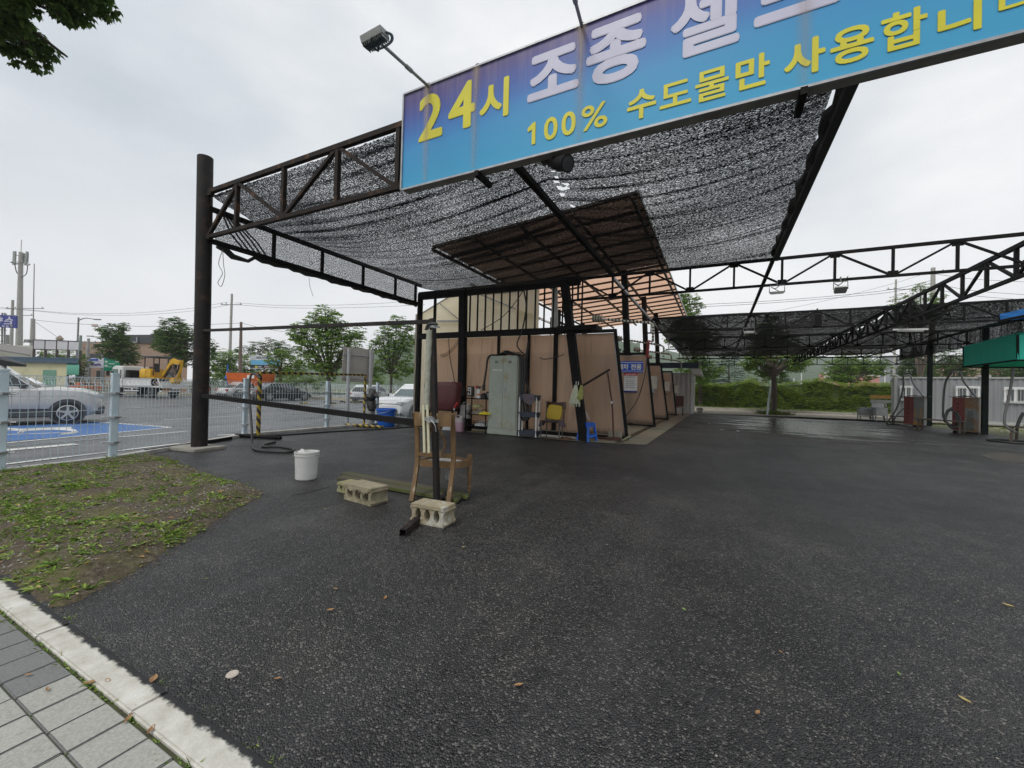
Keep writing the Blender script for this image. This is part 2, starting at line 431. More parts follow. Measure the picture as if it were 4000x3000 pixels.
def pavemat(n, a, b):
    return M(n, a, b, .85, scale=110, lo=.3, hi=.8, bmp=.5, bscale=160, bdist=.002, stain=(.13, .125, .1), sscale=4, slo=.6, shi=.8)
struct(pv, 'sidewalk', [pavemat('slate_paver', (.2, .203, .2), (.12, .122, .12)), pavemat('grey_paver', (.40, .395, .36), (.23, .226, .205)), pavemat('light_paver', (.43, .425, .385), (.26, .255, .23))], origin=False, bevel=.004)
jb = MB(); jb.poly([(-9, .77, -.006), (9, .77, -.006), (9, -.8, -.006), (-9, -.8, -.006)])
struct(jb, 'paving_bed', M('mossy_joint', (.05, .045, .03), (.06, .08, .02), .95, scale=9), origin=False)

# soil verge
SO = [(-3.25, .90), (-3.5, 1.35), (-3.95, 1.95), (-4.35, 2.5), (-4.72, 3.0), (-5.6, 3.1), (-6.6, 3.22), (-7.6, 3.36), (-8.5, 3.6), (-8.5, 2.94), (-8.38, 1.78), (-8.3, .9)]
def inpoly(x, y, P):
    c = False; j = len(P)-1
    for i in range(len(P)):
        if (P[i][1] > y) != (P[j][1] > y) and x < (P[j][0]-P[i][0])*(y-P[i][1])/(P[j][1]-P[i][1])+P[i][0]: c = not c
        j = i
    return c
def edist(x, y, P):
    d = 9
    for i in range(len(P)):
        a = V(P[i-1]); b = V(P[i]); p = V((x, y)); ab = b-a
        tt = max(0, min(1, (p-a).dot(ab)/ab.length_squared)); d = min(d, (p-a-ab*tt).length)
    return d
def soilz(x, y):
    e = edist(x, y, SO) if inpoly(x, y, SO) else -edist(x, y, SO)
    k = max(0, min(1, (e+.03)/.25))
    return -.03+.036*max(-.5, min(1, (e+.03+.05*noise.noise((x*9, y*9, 0))+.05*noise.noise((x*3.3, y*3.3, 8)))/.04 if e < .12 else 1))+.07*k*k+.018*k*noise.noise((x*3, y*3, 3))+.008*noise.noise((x*17, y*17, 1))
sl = MB(); nu, nv = 190, 90
sl.grid(lambda u, v: (-8.6+5.5*u, .86+2.85*v, soilz(-8.6+5.5*u, .86+2.85*v)), nu, nv)
keep = [k for k, f in enumerate(sl.f) if max(sl.v[i][2] for i in f) > -.02]
sl.f = [sl.f[k] for k in keep]; sl.mi = [0]*len(sl.f)
def soilmat():
    mt, t, N, L = nt('soil')
    n = noise_node(t, 2.2, 8, .65); f = noise_node(t, 26, 6, .7)
    c = ramp(t, f.outputs[0], [(.3, (.035, .026, .017)), (.52, (.085, .064, .043)), (.72, (.19, .165, .125))]).outputs[0]
    c = mixc(t, ramp(t, n.outputs[0], [(.44, 0.0), (.66, .7)]).outputs[0], c, mixc(t, f.outputs[0], (.05, .055, .012), (.2, .2, .04)))
    p = pbsdf(t, c, .95); bump(t, p, f.outputs[0], .03, .8); out(t, p.outputs[0]); return mt
struct(sl, 'soil_verge', soilmat(), smooth=True, origin=False)
# weeds on the soil
green = leafmat('weed_leaf', [(.07, .13, .015), (.14, .25, .03), (.24, .36, .06), (.36, .44, .10)], .3)
wd = MB()
def tuft(mb, x, y, z, n, h, broad):
    for _ in range(n):
        a = rnd.uniform(0, 6.28); l = h*rnd.uniform(.5, 1.2); wdt = l*(.32 if broad else .07)
        d = V((math.cos(a), math.sin(a), 0)); s = V((-d.y, d.x, 0)); o = V((x, y, z))+d*rnd.uniform(0, .02)
        tip = rnd.uniform(.25, .9) if not broad else rnd.uniform(.1, .5)
        mid = o+d*l*.5+V((0, 0, l*tip*.7)); end = o+d*l+V((0, 0, l*tip*(.6 if broad else 1)))
        mb.add([o-s*wdt*.2, o+s*wdt*.2, mid+s*wdt*.5, end, mid-s*wdt*.5], [(0, 1, 2, 3, 4)])
k = 0
while k < 1600:
    x, y = rnd.uniform(-8.5, -3.2), rnd.uniform(.9, 3.6)
    if not inpoly(x, y, SO): continue
    dens = max(0, noise.noise((x*1.9, y*1.9, 5))*1.1+.42)
    near = (y < 2.1)
    if rnd.random() > dens*(1.15 if near else .55)+(.45 if edist(x, y, FP[1:3]) < .35 else 0): continue
    tuft(wd, x, y, soilz(x, y), rnd.randint(4, 8), rnd.uniform(.025, .07), rnd.random() < .6); k += 1
for k in range(240):
    tuft(wd, rnd.uniform(-4.4, 1.2), rnd.uniform(.755, .772), -.004, rnd.randint(3, 6), rnd.uniform(.012, .035), rnd.random() < .5)
for k in range(30):
    tuft(wd, rnd.uniform(-3.2, -1.2), rnd.uniform(.90, .92), 0, rnd.randint(3, 6), rnd.uniform(.008, .02), rnd.random() < .4)
for k in range(26):
    tuft(wd, -2.492+PX*rnd.randint(-4, 5), .754-PY*rnd.choice([1, 1, 2]), -.003, 4, .02, True)
tag(wd.build('weeds', green, origin=False, fix=False), kind='stuff', label='small green weeds and grass blades over the soil verge and paving joints')
# pebbles and grit
def pebble(mb, c, r):
    o = len(mb.v); vs = []; a0 = rnd.uniform(0, 6.28); e = rnd.uniform(.55, .9)
    for ring, (zz, rr) in enumerate(((-.2, .8), (.25, 1), (.7, .55))):
        for j in range(6):
            a = a0+j*1.047; q = rr*r*rnd.uniform(.8, 1.1); vs.append((c[0]+q*math.cos(a), c[1]+q*e*math.sin(a), c[2]+zz*r*.7))
    fs = [(i*6+j, i*6+(j+1) % 6, i*6+6+(j+1) % 6, i*6+6+j) for i in range(2) for j in range(6)]+[(12, 13, 14, 15, 16, 17)]
    mb.add(vs, fs)
peb = leafmat('pebble', [(.10, .09, .08), (.17, .155, .135), (.3, .28, .25), (.14, .12, .10)], 0)
pm = MB(); k = 0
while k < 3000:
    x, y = rnd.uniform(-8.5, -3.2), rnd.uniform(.9, 3.5)
    if inpoly(x, y, SO) and rnd.random() < .35+.65*(noise.noise((x, y*1.3, 9))+.3):
        pebble(pm, (x, y, soilz(x, y)+.001), rnd.uniform(.004, .015)); k += 1
for k in range(900):
    r = rnd.random()
    x, y = (rnd.uniform(-3.0, 4.5), rnd.uniform(.92, 4.5)) if r < .75 else (rnd.gauss(-2.3, .5), rnd.gauss(3.1, .4))
    if inpoly(x, y, SO) or y < .91: continue
    pebble(pm, (x, y, .001), rnd.choice([.0022, .003, .004, .006]))
crm = leafmat('soil_crumb', [(.05, .035, .022), (.09, .065, .042), (.13, .10, .07)], 0)
cm_ = MB()
for k in range(900):
    i = rnd.randint(0, 7); a, c = V(SO[i]), V(SO[i+1]); p = a+(c-a)*rnd.random(); n_ = V((c.y-a.y, -(c.x-a.x))).normalized(); p = p+n_*rnd.gauss(.0, .05)
    if p.y > .9: pebble(cm_, (p.x, p.y, .001), rnd.choice([.003, .004, .006, .009]))
tag(cm_.build('soil_crumbs', crm, origin=False, fix=False), kind='stuff', label='crumbs of soil along the asphalt edge of the verge')
tag(pm.build('pebbles', peb, origin=False, fix=False), kind='stuff', label='loose pebbles and grit on the soil and asphalt')
# fallen leaves
lfm = [M('dry_leaf', (.34, .19, .08), (.2, .10, .045), .7, scale=30), M('pale_leaf', (.45, .36, .14), (.3, .2, .07), .7, scale=30), M('green_leaf', (.16, .24, .06), (.1, .15, .04), .6, scale=30)]
def leaf(mi, x, y, z, l, a):
    b = MB(); d = V((math.cos(a), math.sin(a), 0)); s = V((-d.y, d.x, 0)); o = V((x, y, z)); wdt = l*rnd.uniform(.3, .5); cv = rnd.uniform(.1, .3)*l
    P = []
    for tt, ww in ((0, .05), (.25, .8), (.55, 1), (.8, .55), (1, .03)):
        c = o+d*l*(tt-.5)+V((0, 0, .004+cv*abs(tt-.5)))
        P.append((c-s*wdt*ww*.5+V((0, 0, cv*.5*ww)), c, c+s*wdt*ww*.5+V((0, 0, cv*.45*ww))))
    for i in range(4):
        n = len(b.v); b.add([*P[i], *P[i+1]], [(0, 1, 4, 3), (1, 2, 5, 4)])
    return b.build('fallen_leaf', lfm[mi])
leaf_px = [(2026, 2683, 0, .04, 'curled orange leaf on the asphalt at the bottom centre'), (2672, 2388, 2, .035, 'pale green leaf on the dark asphalt right of centre'), (3512, 2640, 2, .035, 'green leaf with a stalk on the asphalt at lower right'), (3768, 2745, 1, .045, 'pale yellow leaf at lower right of the asphalt'),
 (3938, 2372, 1, .05, 'pale leaf near the right edge of the asphalt'), (2960, 2792, 0, .03, 'small reddish leaf on the asphalt below centre'), (3050, 2552, 0, .022, 'tiny orange leaf on the asphalt below the pump island'), (1505, 2340, 0, .045, 'thin brown leaf on the asphalt in front of the blocks'), (1290, 2390, 0, .04, 'brown leaf on the asphalt left of centre foreground'),
 (805, 2266, 2, .03, 'pale green leaf lying on the asphalt near the soil'), (1310, 2305, 0, .028, 'small orange leaf below the short concrete block'), (420, 2668, 0, .035, 'orange leaf against the kerb edge on the paving'), (185, 2703, 0, .03, 'orange leaf on the light grey paver'), (110, 2646, 0, .03, 'small orange leaf on the slate paver'), (500, 2818, 0, .045, 'brown leaf on the pavers by the kerb joint'),
 (590, 2860, 0, .04, 'brown leaf in the mossy joint beside the kerb'), (355, 2672, 0, .045, 'brown leaf leaning in the joint by the white kerb'), (600, 2660, 0, .05, 'dry twig like leaf beside the kerb on the asphalt'), (1085, 2660, 0, .03, 'thin brown leaf on asphalt left of the orange leaf'), (150, 2304, 1, .05, 'yellow leaf on the soil by the kerb'), (250, 2290, 0, .045, 'orange leaf on the soil near the asphalt corner'),
 (70, 2010, 1, .06, 'pale yellow leaf lying in the middle of the soil'), (860, 1955, 0, .09, 'reddish brown leaf cluster on the soil tip'), (1270, 1992, 1, .03, 'pale chip like leaf beside the block on the asphalt'), (1810, 2142, 1, .03, 'pale leaf scrap near the front concrete block')]
for (px, py, mi, l, lab) in leaf_px:
    p = gr(px, py); z = soilz(p.x, p.y) if inpoly(p.x, p.y, SO) else (.004 if p.y > .76 else .006)
    tag(leaf(mi, p.x, p.y, z, l*1.15, rnd.uniform(0, 3.1)), lab, 'leaf', 'fallen leaves')
lt = MB()
for k in range(800):
    x, y = rnd.uniform(-8.4, -3.3), rnd.uniform(.92, 3.5)
    if not inpoly(x, y, SO): continue
    a = rnd.uniform(0, 6.28); d = V((math.cos(a), math.sin(a), 0)); s = V((-d.y, d.x, 0)); l = rnd.uniform(.01, .03); o = V((x, y, soilz(x, y)+rnd.uniform(.004, .015)))
    lt.add([o-d*l, o+s*l*.4+V((0, 0, .006)), o+d*l, o-s*l*.4+V((0, 0, .004))], [(0, 1, 2, 3)])
tag(lt.build('leaf_litter', leafmat('litter', [(.3, .13, .03), (.36, .3, .1), (.2, .1, .04), (.4, .4, .2)], .1), origin=False, fix=False), kind='stuff', label='yellow and brown leaf litter scattered on the soil verge')
disc = MB(); p = gr(908, 2635); disc.lathe([(0, .006), (.018, .007), (.024, .004), (.026, .0005)], (p.x, p.y, .001), 16)
tag(disc.build('flat_stone', M('pale_stone', (.5, .44, .38), (.4, .35, .3), .8)), 'round pale flat stone on the asphalt near the kerb', 'stone')

# iron work and wear in the asphalt
for (p0, p1, lab) in (((2706, 1650), (2770, 1655), 'narrow slotted drain with pale ends in the asphalt near the bay floor'), ((2822, 1679), (2882, 1684), 'narrow slotted drain in the asphalt farther into the yard')):
    a, c = gr(*p0), gr(*p1); d = (c-a).normalized(); r = T('drain_grate', lab, 'drain', a, 'drains in the yard')
    b = MB(); b.beam(a+V((0, 0, .004)), c+V((0, 0, .004)), .22, .012); b.build('slot', M('drain_iron', (.012, .011, .01), (.02, .018, .016), .6), r)
    for q in (a, c): b = MB(); b.lathe([(.001, .004), (.05, .016), (.07, .006), (.075, .001)], q, 10); b.build('end_cap', K['galv'], r)
q = gr(2990, 1641); b = MB(); b.lathe([(.001, .006), (.42, .006), (.44, .002)], q, 24); tag(b.build('manhole_cover', M('wet_iron', (.02, .018, .016), (.035, .03, .026), .35)), 'round dark manhole cover in the wet part of the yard', 'manhole')
b = MB(); b.poly([gr(3820, 1776, .005), gr(3930, 1766, .005), gr(4060, 1790, .005), gr(4060, 1815, .005), gr(3900, 1800, .005)]); struct(b, 'worn_patch', M('worn_patch', (.085, .075, .06), (.04, .037, .032), .9, scale=4), origin=False, fix=False)
b = MB(); P_ = [gr(1140, 1935, .003), gr(1215, 1920, .003), gr(1290, 1900, .003)]
for p, q in zip(P_[:-1], P_[1:]): b.beam(p, q, .018, .002)
struct(b, 'asphalt_seam', K['rubber'], origin=False)
# ================================================================== NEAR SHADE CANOPY
m_net = netmat('shade_net', .495, .645, fine=60.)
m_netv = netmat('shade_net_side', .45, .62, fine=60, folds=False)
YF, YB, XL, XR = 4.235, 10.4, -8.7, 1.08
can = T('shade_canopy', 'black steel canopy with a speckled shade net behind the blue signboard', 'canopy', (XL, YF, 0), None)
b = MB(); b.tube([(-8.72, YF, 0.05), (-8.76, YF, 2.6), (-8.86, YF, 5.58)], .13, 18)
pst = b.build('post', K['rusty'], can, smooth=True)
b = MB(); c = gr(770, 1760); b.box((-8.72, 4.2, .03), (.75, .6, .06), R(8)); b.build('base_plate', K['conc'], pst, bevel=.012)
b = MB(); b.cyl((-8.7, 10.45, 0), (-8.7, 10.45, 4.3), .09); b.build('post', K['steel'], can, smooth=True)
def xtruss(mb, Y, x0, x1, zl, zh, nodes, top=.075, web=.05):
    mb.beam((x0, Y, zh), (x1, Y, zh), top); mb.beam((x0, Y, zl), (x1, Y, zl), top*.85)
    for i, x in enumerate(nodes):
        mb.beam((x, Y, zl), (x, Y, zh), web*1.05)
        if i+1 < len(nodes):
            a, c = (zh, zl) if i % 2 == 0 else (zl, zh)
            mb.beam((x, Y, a), (nodes[i+1], Y, c), web*.9)
    for i, x in enumerate(nodes):
        z = zh if i % 2 == 0 else zl
        mb.box((x, Y-.004, z+(-.05 if i % 2 == 0 else .05)), (.16, .012, .1))
b = MB()
fn = [-7.76, -6.45, -5.18, -3.98]+[-3.98+1.24*k for k in range(1, 8)]
xtruss(b, YF, -8.66, 4.7, 4.02, 4.88, fn, .075, .062)
b.beam((-8.64, YF, 4.05), (-7.76, YF, 4.84), .06)
b.box((-8.72, YF, 4.86), (.3, .07, .12)); b.box((-8.72, YF, 4.02), (.3, .07, .1))
b.build('front_truss', M('rusted_truss_paint', (.012, .010, .009), (.03, .02, .015), .7, scale=5, stain=(.16, .075, .035), sscale=3.5, slo=.57, shi=.76, bmp=.4, spec=.2), can)
b = MB()
b.beam((XL, YF, 4.58), (XL, 10.45, 4.58), .085); b.beam((XL, YF, 3.97), (XL, 10.45, 3.97), .085)
for y in (5.53, 6.75, 8.04, 9.29, 10.2): b.beam((XL, y, 3.97), (XL, y, 4.58), .06)
b.build('side_truss', K['steel'], can)
b = MB(); bn = [.29+.91*k for k in range(-4, 12)]
xtruss(b, YB, -3.6, 9.3, 3.7, 4.26, bn, .06, .042)
b.beam((-8.7, YB, 4.22), (-3.3, YB, 4.22), .12, .24)
b.build('rear_truss', K['steel'], can)
b = MB(); b.beam((-2.45, YF, 4.28), (-2.45, YB, 4.28), .085); b.build('middle_beam', K['steel'], can)
b = MB(); b.beam((XR, YF, 4.26), (XR, YB, 4.26), .09)
b.tube([(XR-.02+.03*math.sin(k*1.7), YF+(YB-YF)*k/30, 4.36+.03*math.sin(k*2.3)) for k in range(31)], .075, 7)
b.build('edge_beam', K['rubber'], can)
def netz(x, y, seed=0, xs=(-8.7, -2.45, 1.08), y0=YF, y1=YB, zf=4.84, zb=4.27, sag=.36):
    v = (y-y0)/(y1-y0)
    z = zf+(zb-zf)*v
    for a, c in zip(xs[:-1], xs[1:]):
        if a <= x <= c:
            u = (x-a)/(c-a); s = (4*u*(1-u))
            z -= sag*((c-a)/6)**.6*s*(4*v*(1-v))**.8
    z -= .16*math.sin(math.pi*min(1, max(0, v)))*(1-(x-xs[0])/(xs[-1]-xs[0]))
    k_ = math.exp(-max(0, x-xs[0])/.55); z = z*(1-k_)+k_*(4.84-.26*min(1, v*6)-.04*v)
    z += .030*noise.noise((x*.35, y*2.6, seed))+.022*noise.noise((x*.2+3, y*5.2, seed+2))+.008*noise.noise((x*1.7, y*9, seed))
    return z
b = MB(); nu, nv = 330, 220
b.grid(lambda u, v: (XL+(XR-XL)*u, YF+.03+(YB-YF-.03)*v, netz(XL+(XR-XL)*u, YF+.03+(YB-YF-.03)*v)-(.03*rnd.random() if v < .005 else 0)), nu, nv)
holes = [(-2.3, 5.55, .14), (-2.28, 5.9, .07), (-2.3, 6.2, .12), (-2.42, 5.3, .03), (-2.3, 5.75, .03), (-2.36, 6.02, .05), (-2.2, 6.08, .08), (-2.38, 6.4, .075), (-2.32, 6.75, .08), (-2.36, 7.12, .08), (-2.3, 7.5, .075), (-2.36, 7.95, .07), (-2.34, 8.4, .05), (-2.35, 8.9, .05), (-2.56, 6.5, .03), (-6.9, 8.6, .03), (-2.42, 5.05, .04)]
def inhole(f):
    cx = sum(b.v[i][0] for i in f)/4; cy = sum(b.v[i][1] for i in f)/4
    for (hx, hy, r) in holes:
        if ((cx-hx)/r)**2+((cy-hy)/(r*.75))**2 < .55+.9*noise.noise((cx*14, cy*14, hx)): return True
    return False
b.f = [f for f in b.f if not inhole(f)]; b.mi = [0]*len(b.f)
b.build('shade_net', m_net, can, smooth=True)
b = MB()
b.grid(lambda u, v: (XL-.055+.02*noise.noise((u*12, v*2, 4)), YF+.16+(YB-YF-.2)*u, 4.6-(.62+.04*math.sin(u*37))*v), 90, 8)
b.build('side_net', m_netv, can, smooth=True)
b = MB(); b.tube([(XL-.05+.015*math.sin(k*2.1), YF+.2+(YB-YF-.3)*k/40, 3.93-.035*abs(math.sin(k*1.3))-(.10 if 1 < k < 5 else 0)) for k in range(41)], [.05+.015*math.sin(k*1.1) for k in range(41)], 7)
for k in range(5): b.tube([(XL-.05, YF+.28+k*.05, 4.58), (XL-.06, YF+.45+k*.13, 4.25), (XL-.05, YF+.75+k*.12, 3.96)], .018, 5)
b.build('rolled_net_hem', K['rubber'], can, smooth=True)
b = MB(); q = at(870, 975, Y=4.4)
b.tube(curve([q, q+V((-.12, 0, -.25)), q+V((.02, 0, -.45)), q+V((-.12, 0, -.62)), q+V((0, 0, -.7)), q+V((.1, 0, -.5)), q+V((.05, 0, -.3)), q]), .006, 5)
b.build('loose_wire', K['greymetal'], can)
b = MB(); q = at(1207, 1085, X=XL); b.tube([q, q+V((0, .03, -.2)), q+V((.01, .12, -.42))], .005, 5)
for (px, py) in ((2005, 880), (2210, 990)): pass
b.build('loose_wire', K['greymetal'], can)
# longer beams that run on over the yard belong to the far canopy

# ------------------------------------------------------------------ signboard
SY = 3.9
sg = T('signboard', 'long blue car wash signboard with yellow and white lettering hung along the canopy front', 'signboard', (-3.55, SY, 3.76))
SX0, SX1, SZ0, SZ1 = -3.60, 4.45, 3.762, 4.975
b = MB(); b.bx(SX0, SX1, SY+.005, SY+.13, SZ0, SZ1); b.build('sign_box', M('sign_casing', (.34, .33, .31), (.24, .23, .21), .5, .3, scale=5), sg, bevel=.008)
b = MB(); b.beam((SX0, SY-.006, SZ1), (SX1, SY-.006, SZ1), .02); b.beam((SX0, SY-.006, SZ0), (SX1, SY-.006, SZ0), .022); b.beam((SX0, SY-.006, SZ0), (SX0, SY-.006, SZ1), .022); b.beam((SX1, SY-.006, SZ0), (SX1, SY-.006, SZ1), .022)
b.build('frame', K['galv'], sg)
def signmat():
    mt, t, N, L = nt('printed_sign')
    tc = N.new('ShaderNodeTexCoord'); s = N.new('ShaderNodeSeparateXYZ'); L.new(tc.outputs['Object'], s.inputs[0])
    n = noise_node(t, 2.2, 3, .5, stretch=(.35, 1, 2.5))
    z = math_(t, 'ADD', math_(t, 'DIVIDE', math_(t, 'SUBTRACT', s.outputs['Z'], SZ0), SZ1-SZ0), math_(t, 'MULTIPLY', math_(t, 'SUBTRACT', n.outputs[0], .5), .12))
    z = math_(t, 'ADD', z, math_(t, 'MULTIPLY', math_(t, 'ADD', s.outputs['X'], 3.6), -.035))
    c = ramp(t, z, [(.0, '#3f9fcb'), (.35, '#3d92c8'), (.55, '#3a74bb'), (.72, '#3d58a4'), (.88, '#4b4484'), (1.0, '#544a70')]).outputs[0]
    dirt = noise_node(t, 9, 6, .7, stretch=(1.5, 1, .06))
    top = ramp(t, z, [(.45, 0.0), (1.0, .4)]).outputs[0]
    c = mixc(t, math_(t, 'MULTIPLY', ramp(t, dirt.outputs[0], [(.45, 0.0), (.7, 1.0)]).outputs[0], top), c, (.32, .25, .3))
    p = pbsdf(t, c, .4, 0, .4); out(t, p.outputs[0]); return mt
b = MB(); b.poly([(SX0+.01, SY, SZ0+.01), (SX1-.01, SY, SZ0+.01), (SX1-.01, SY, SZ1-.01), (SX0+.01, SY, SZ1-.01)])
face = b.build('face', signmat(), sg, fix=False)
m_yel = M('yellow_lettering', '#d9d030', '#cdc42c', .45, scale=3); m_wht = M('white_lettering', '#c9c8dc', '#bdbcd2', .45, scale=3)
def za(x, y): return (1550+x*.48216, y*.48216)
def zb(x, y): return (2500+x*.67812, y*.67812)
def box_from(zf, Lp, Rp, Bp, Tp):
    l, r, bo, to = [at(*zf(*q), Y=SY) for q in (Lp, Rp, Bp, Tp)]
    return l.x, r.x, bo.z, to.z
Y_ = [('2', za, (175, 1150), (372, 1000), (180, 1158), (290, 755), .035), ('4', za, (418, 985), (635, 930), (560, 1040), (590, 650), .035), ('시', za, (668, 960), (912, 700), (880, 942), (895, 618), .035),
 ('1', za, (1062, 1040), (1128, 1000), (1110, 1172), (1120, 990), .03), ('0', za, (1193, 1050), (1305, 1030), (1235, 1138), (1258, 948), .03), ('0', za, (1335, 1010), (1452, 990), (1385, 1100), (1403, 903), .03), ('%', za, (1497, 930), (1708, 960), (1550, 1060), (1655, 828), .018),
 ('수', lambda x, y: (1400+x*1.1754, y*1.1754), (893, 365), (990, 345), (940, 395), (938, 298), .03), ('도', zb, (113, 625), (295, 575), (120, 634), (265, 455), .03), ('물', zb, (318, 500), (512, 445), (350, 592), (480, 380), .022), ('만', zb, (550, 400), (748, 355), (580, 525), (705, 305), .03),
 ('사', zb, (828, 425), (1068, 300), (1020, 415), (1015, 210), .035), ('용', zb, (1095, 295), (1348, 215), (1190, 370), (1260, 143), .03), ('합', zb, (1387, 140), (1655, 105), (1425, 305), (1600, 37), .025), ('니', zb, (1712, 120), (1968, 60), (1945, 172), (1965, -20), .04), ('다', zb, (2062, 50), (2330, 0), (2080, 95), (2270, -90), .04)]
W_ = [('조', za, (1057, 830), (1475, 690), (1060, 840), (1440, 340), .05), ('종', za, (1535, 520), (2022, 330), (1690, 690), (1960, 105), .045), ('셀', zb, (175, 185), (575, 100), (262, 337), None, .035), ('프', zb, (655, 140), (1155, -5), (660, 167), None, .045)]
ztop = 0
for mb_mat, lst, nm in ((m_yel, Y_[:3], 'yellow_lettering'), (m_yel, Y_[3:7], 'yellow_lettering'), (m_yel, Y_[7:11], 'yellow_lettering'), (m_yel, Y_[11:], 'yellow_lettering'), (m_wht, W_, 'white_lettering')):
    b = MB()
    for (ch, zf, l, r, bo, to, bold) in lst:
        x0, x1, z0, z1 = box_from(zf, l, r, bo, to or bo)
        if ch == '종': ztop = z1
        if to is None: z1 = ztop+.0
        if ch == '조' : pass
        glyph(b, ch, (x0, SY, z0), (x1-x0, 0, 0), (0, 0, z1-z0), (0, -1, 0), bold, .004)
    b.build(nm, mb_mat, face, fix=False)
# rust streaks below the bolts
b = MB()
def streakmat():
    mt, t, N, L = nt('rust_streak')
    n = noise_node(t, 30, 5, .7, stretch=(1.5, 1, .05)); tp = N.new('ShaderNodeBsdfTransparent'); p = pbsdf(t, (.5, .4, .3), .7)
    u = N.new('ShaderNodeTexCoord'); s = N.new('ShaderNodeSeparateXYZ'); L.new(u.outputs['UV'], s.inputs[0])
    edge = math_(t, 'SUBTRACT', 1.0, math_(t, 'ABSOLUTE', math_(t, 'SUBTRACT', math_(t, 'MULTIPLY', s.outputs['X'], 2.0), 1.0)))
    fade = ramp(t, s.outputs['Y'], [(0, .25), (.6, .6), (1, 1.0)]).outputs[0]
    a = math_(t, 'MULTIPLY', math_(t, 'MULTIPLY', math_(t, 'POWER', edge, 1.6), fade), ramp(t, n.outputs[0], [(.3, .2), (.7, 1.0)]).outputs[0])
    m2 = N.new('ShaderNodeMixShader'); L.new(math_(t, 'MULTIPLY', a, .95), m2.inputs[0]); L.new(tp.outputs[0], m2.inputs[1]); L.new(p.outputs[0], m2.inputs[2]); out(t, m2.outputs[0]); return mt
stx = [at(1672, 330, Y=SY).x, at(1863, 255, Y=SY).x, at(2272, 92, Y=SY).x, at(3140, 200, Y=SY).x]
m_strk = streakmat()
for x in stx:
    b = MB(); b.add([(x-.085, SY-.012, SZ0+.03), (x+.085, SY-.012, SZ0+.03), (x+.085, SY-.012, SZ1-.01), (x-.085, SY-.012, SZ1-.01)], [(0, 1, 2, 3)])
    o = b.build('rust_streak', m_strk, face, fix=False)
    uv = o.data.uv_layers.new(name='UVMap')
    for li, c in zip(o.data.polygons[0].loop_indices, ((0, 0), (1, 0), (1, 1), (0, 1))): uv.data[li].uv = c
for px, py in ((1863, 690), (3140, 360)):
    b = MB(); q = at(px, py, Y=SY); b.beam((q.x, SY-.02, SZ0-.03), (q.x, SY+.3, SZ0-.03), .05, .06); b.build('bracket', K['steel'], sg)
for x in stx: b = MB(); b.box((x, SY+.03, SZ1+.015), (.04, .06, .04)); b.build('bolt', K['steel'], sg)
# sign floodlights on arms
def floodlamp(base, head, lab):
    base, head = V(base), V(head); d = (head-base).normalized()
    f = T('sign_floodlight', lab, 'floodlight', base, 'floodlights on the sign')
    b = MB(); b.tube([base, head], .017, 8); b.tube([base+(head-base)*.5-d*.05, base+(head-base)*.5+d*.06], .024, 8); b.build('arm', K['greymetal'], f, smooth=True)
    sd = V((1, -.1, .12)).normalized(); nn = d.cross(sd).normalized(); sd = nn.cross(d).normalized()
    c = head+d*.16
    b = MB(); mt3 = Matrix((sd, d, nn)).transposed()
    b.box(c, (.25, .13, .07), mt3)
    for k in range(11): b.box(c+sd*(-.115+.023*k)-nn*.045, (.006, .13, .04), mt3)
    hd = b.build('lamp_head', K['greymetal'], f, bevel=.004)
    b = MB(); b.poly([c+sd*.11*i+d*.05*j+nn*.037 for i, j in ((-1, -1), (1, -1), (1, 1), (-1, 1))]); b.build('lens', glassy('lamp_lens', (.5, .5, .48), .1), hd)
    b = MB(); pts = curve([c+sd*.127, c+sd*.15-d*.07, c+sd*.10-d*.14, c-d*.16, c-sd*.10-d*.14, c-sd*.15-d*.07, c-sd*.127], 5)
    for p, q in zip(pts[:-1], pts[1:]): b.beam(p, q, .03, .006, nn)
    b.build('yoke', K['greymetal'], f)
    b = MB(); b.tube(curve([head, head+d*.1+nn*-.03, c-nn*.12, c+d*.12-nn*.1, c+d*.06-nn*.03], 6), .008, 6); b.build('cable', K['rubber'], f)
    return f
h1 = at(1502, 182, Y=3.05); s1 = at(1672, 328, Y=SY)
floodlamp((s1.x, SY+.03, SZ1), h1, 'grey floodlight on a long arm above the left end of the signboard')
s2 = at(2272, 90, Y=SY); floodlamp((s2.x, SY+.03, SZ1), V((s2.x, SY+.03, SZ1))+(h1-V((s1.x, SY+.03, SZ1))), 'floodlight arm rising from the middle of the signboard out of the frame')
# black spotlight under the sign
q = at(2135, 628, Y=4.05); sp = T('spotlight', 'black cylindrical spotlight under the signboard', 'spotlight', q)
b = MB(); b.box(q+V((0, 0, .02)), (.1, .08, .1)); b.tube([q, q+V((.04, -.02, -.07)), q+V((.1, -.03, -.05))], .022, 8); b.build('bracket', K['blackp'], sp)
d = V((.80, -.42, -.42)).normalized(); c = q+V((.09, -.03, -.06))
b = MB(); b.tube([c, c+d*.02, c+d*.1, c+d*.105, c+d*.2, c+d*.25], [.04, .062, .066, .075, .078, .086], 18); b.build('barrel', K['steel'], sp, smooth=True)
b = MB(); b.cyl(c+d*.245, c+d*.252, .07, n=18); b.build('lens', K['glass'], sp)
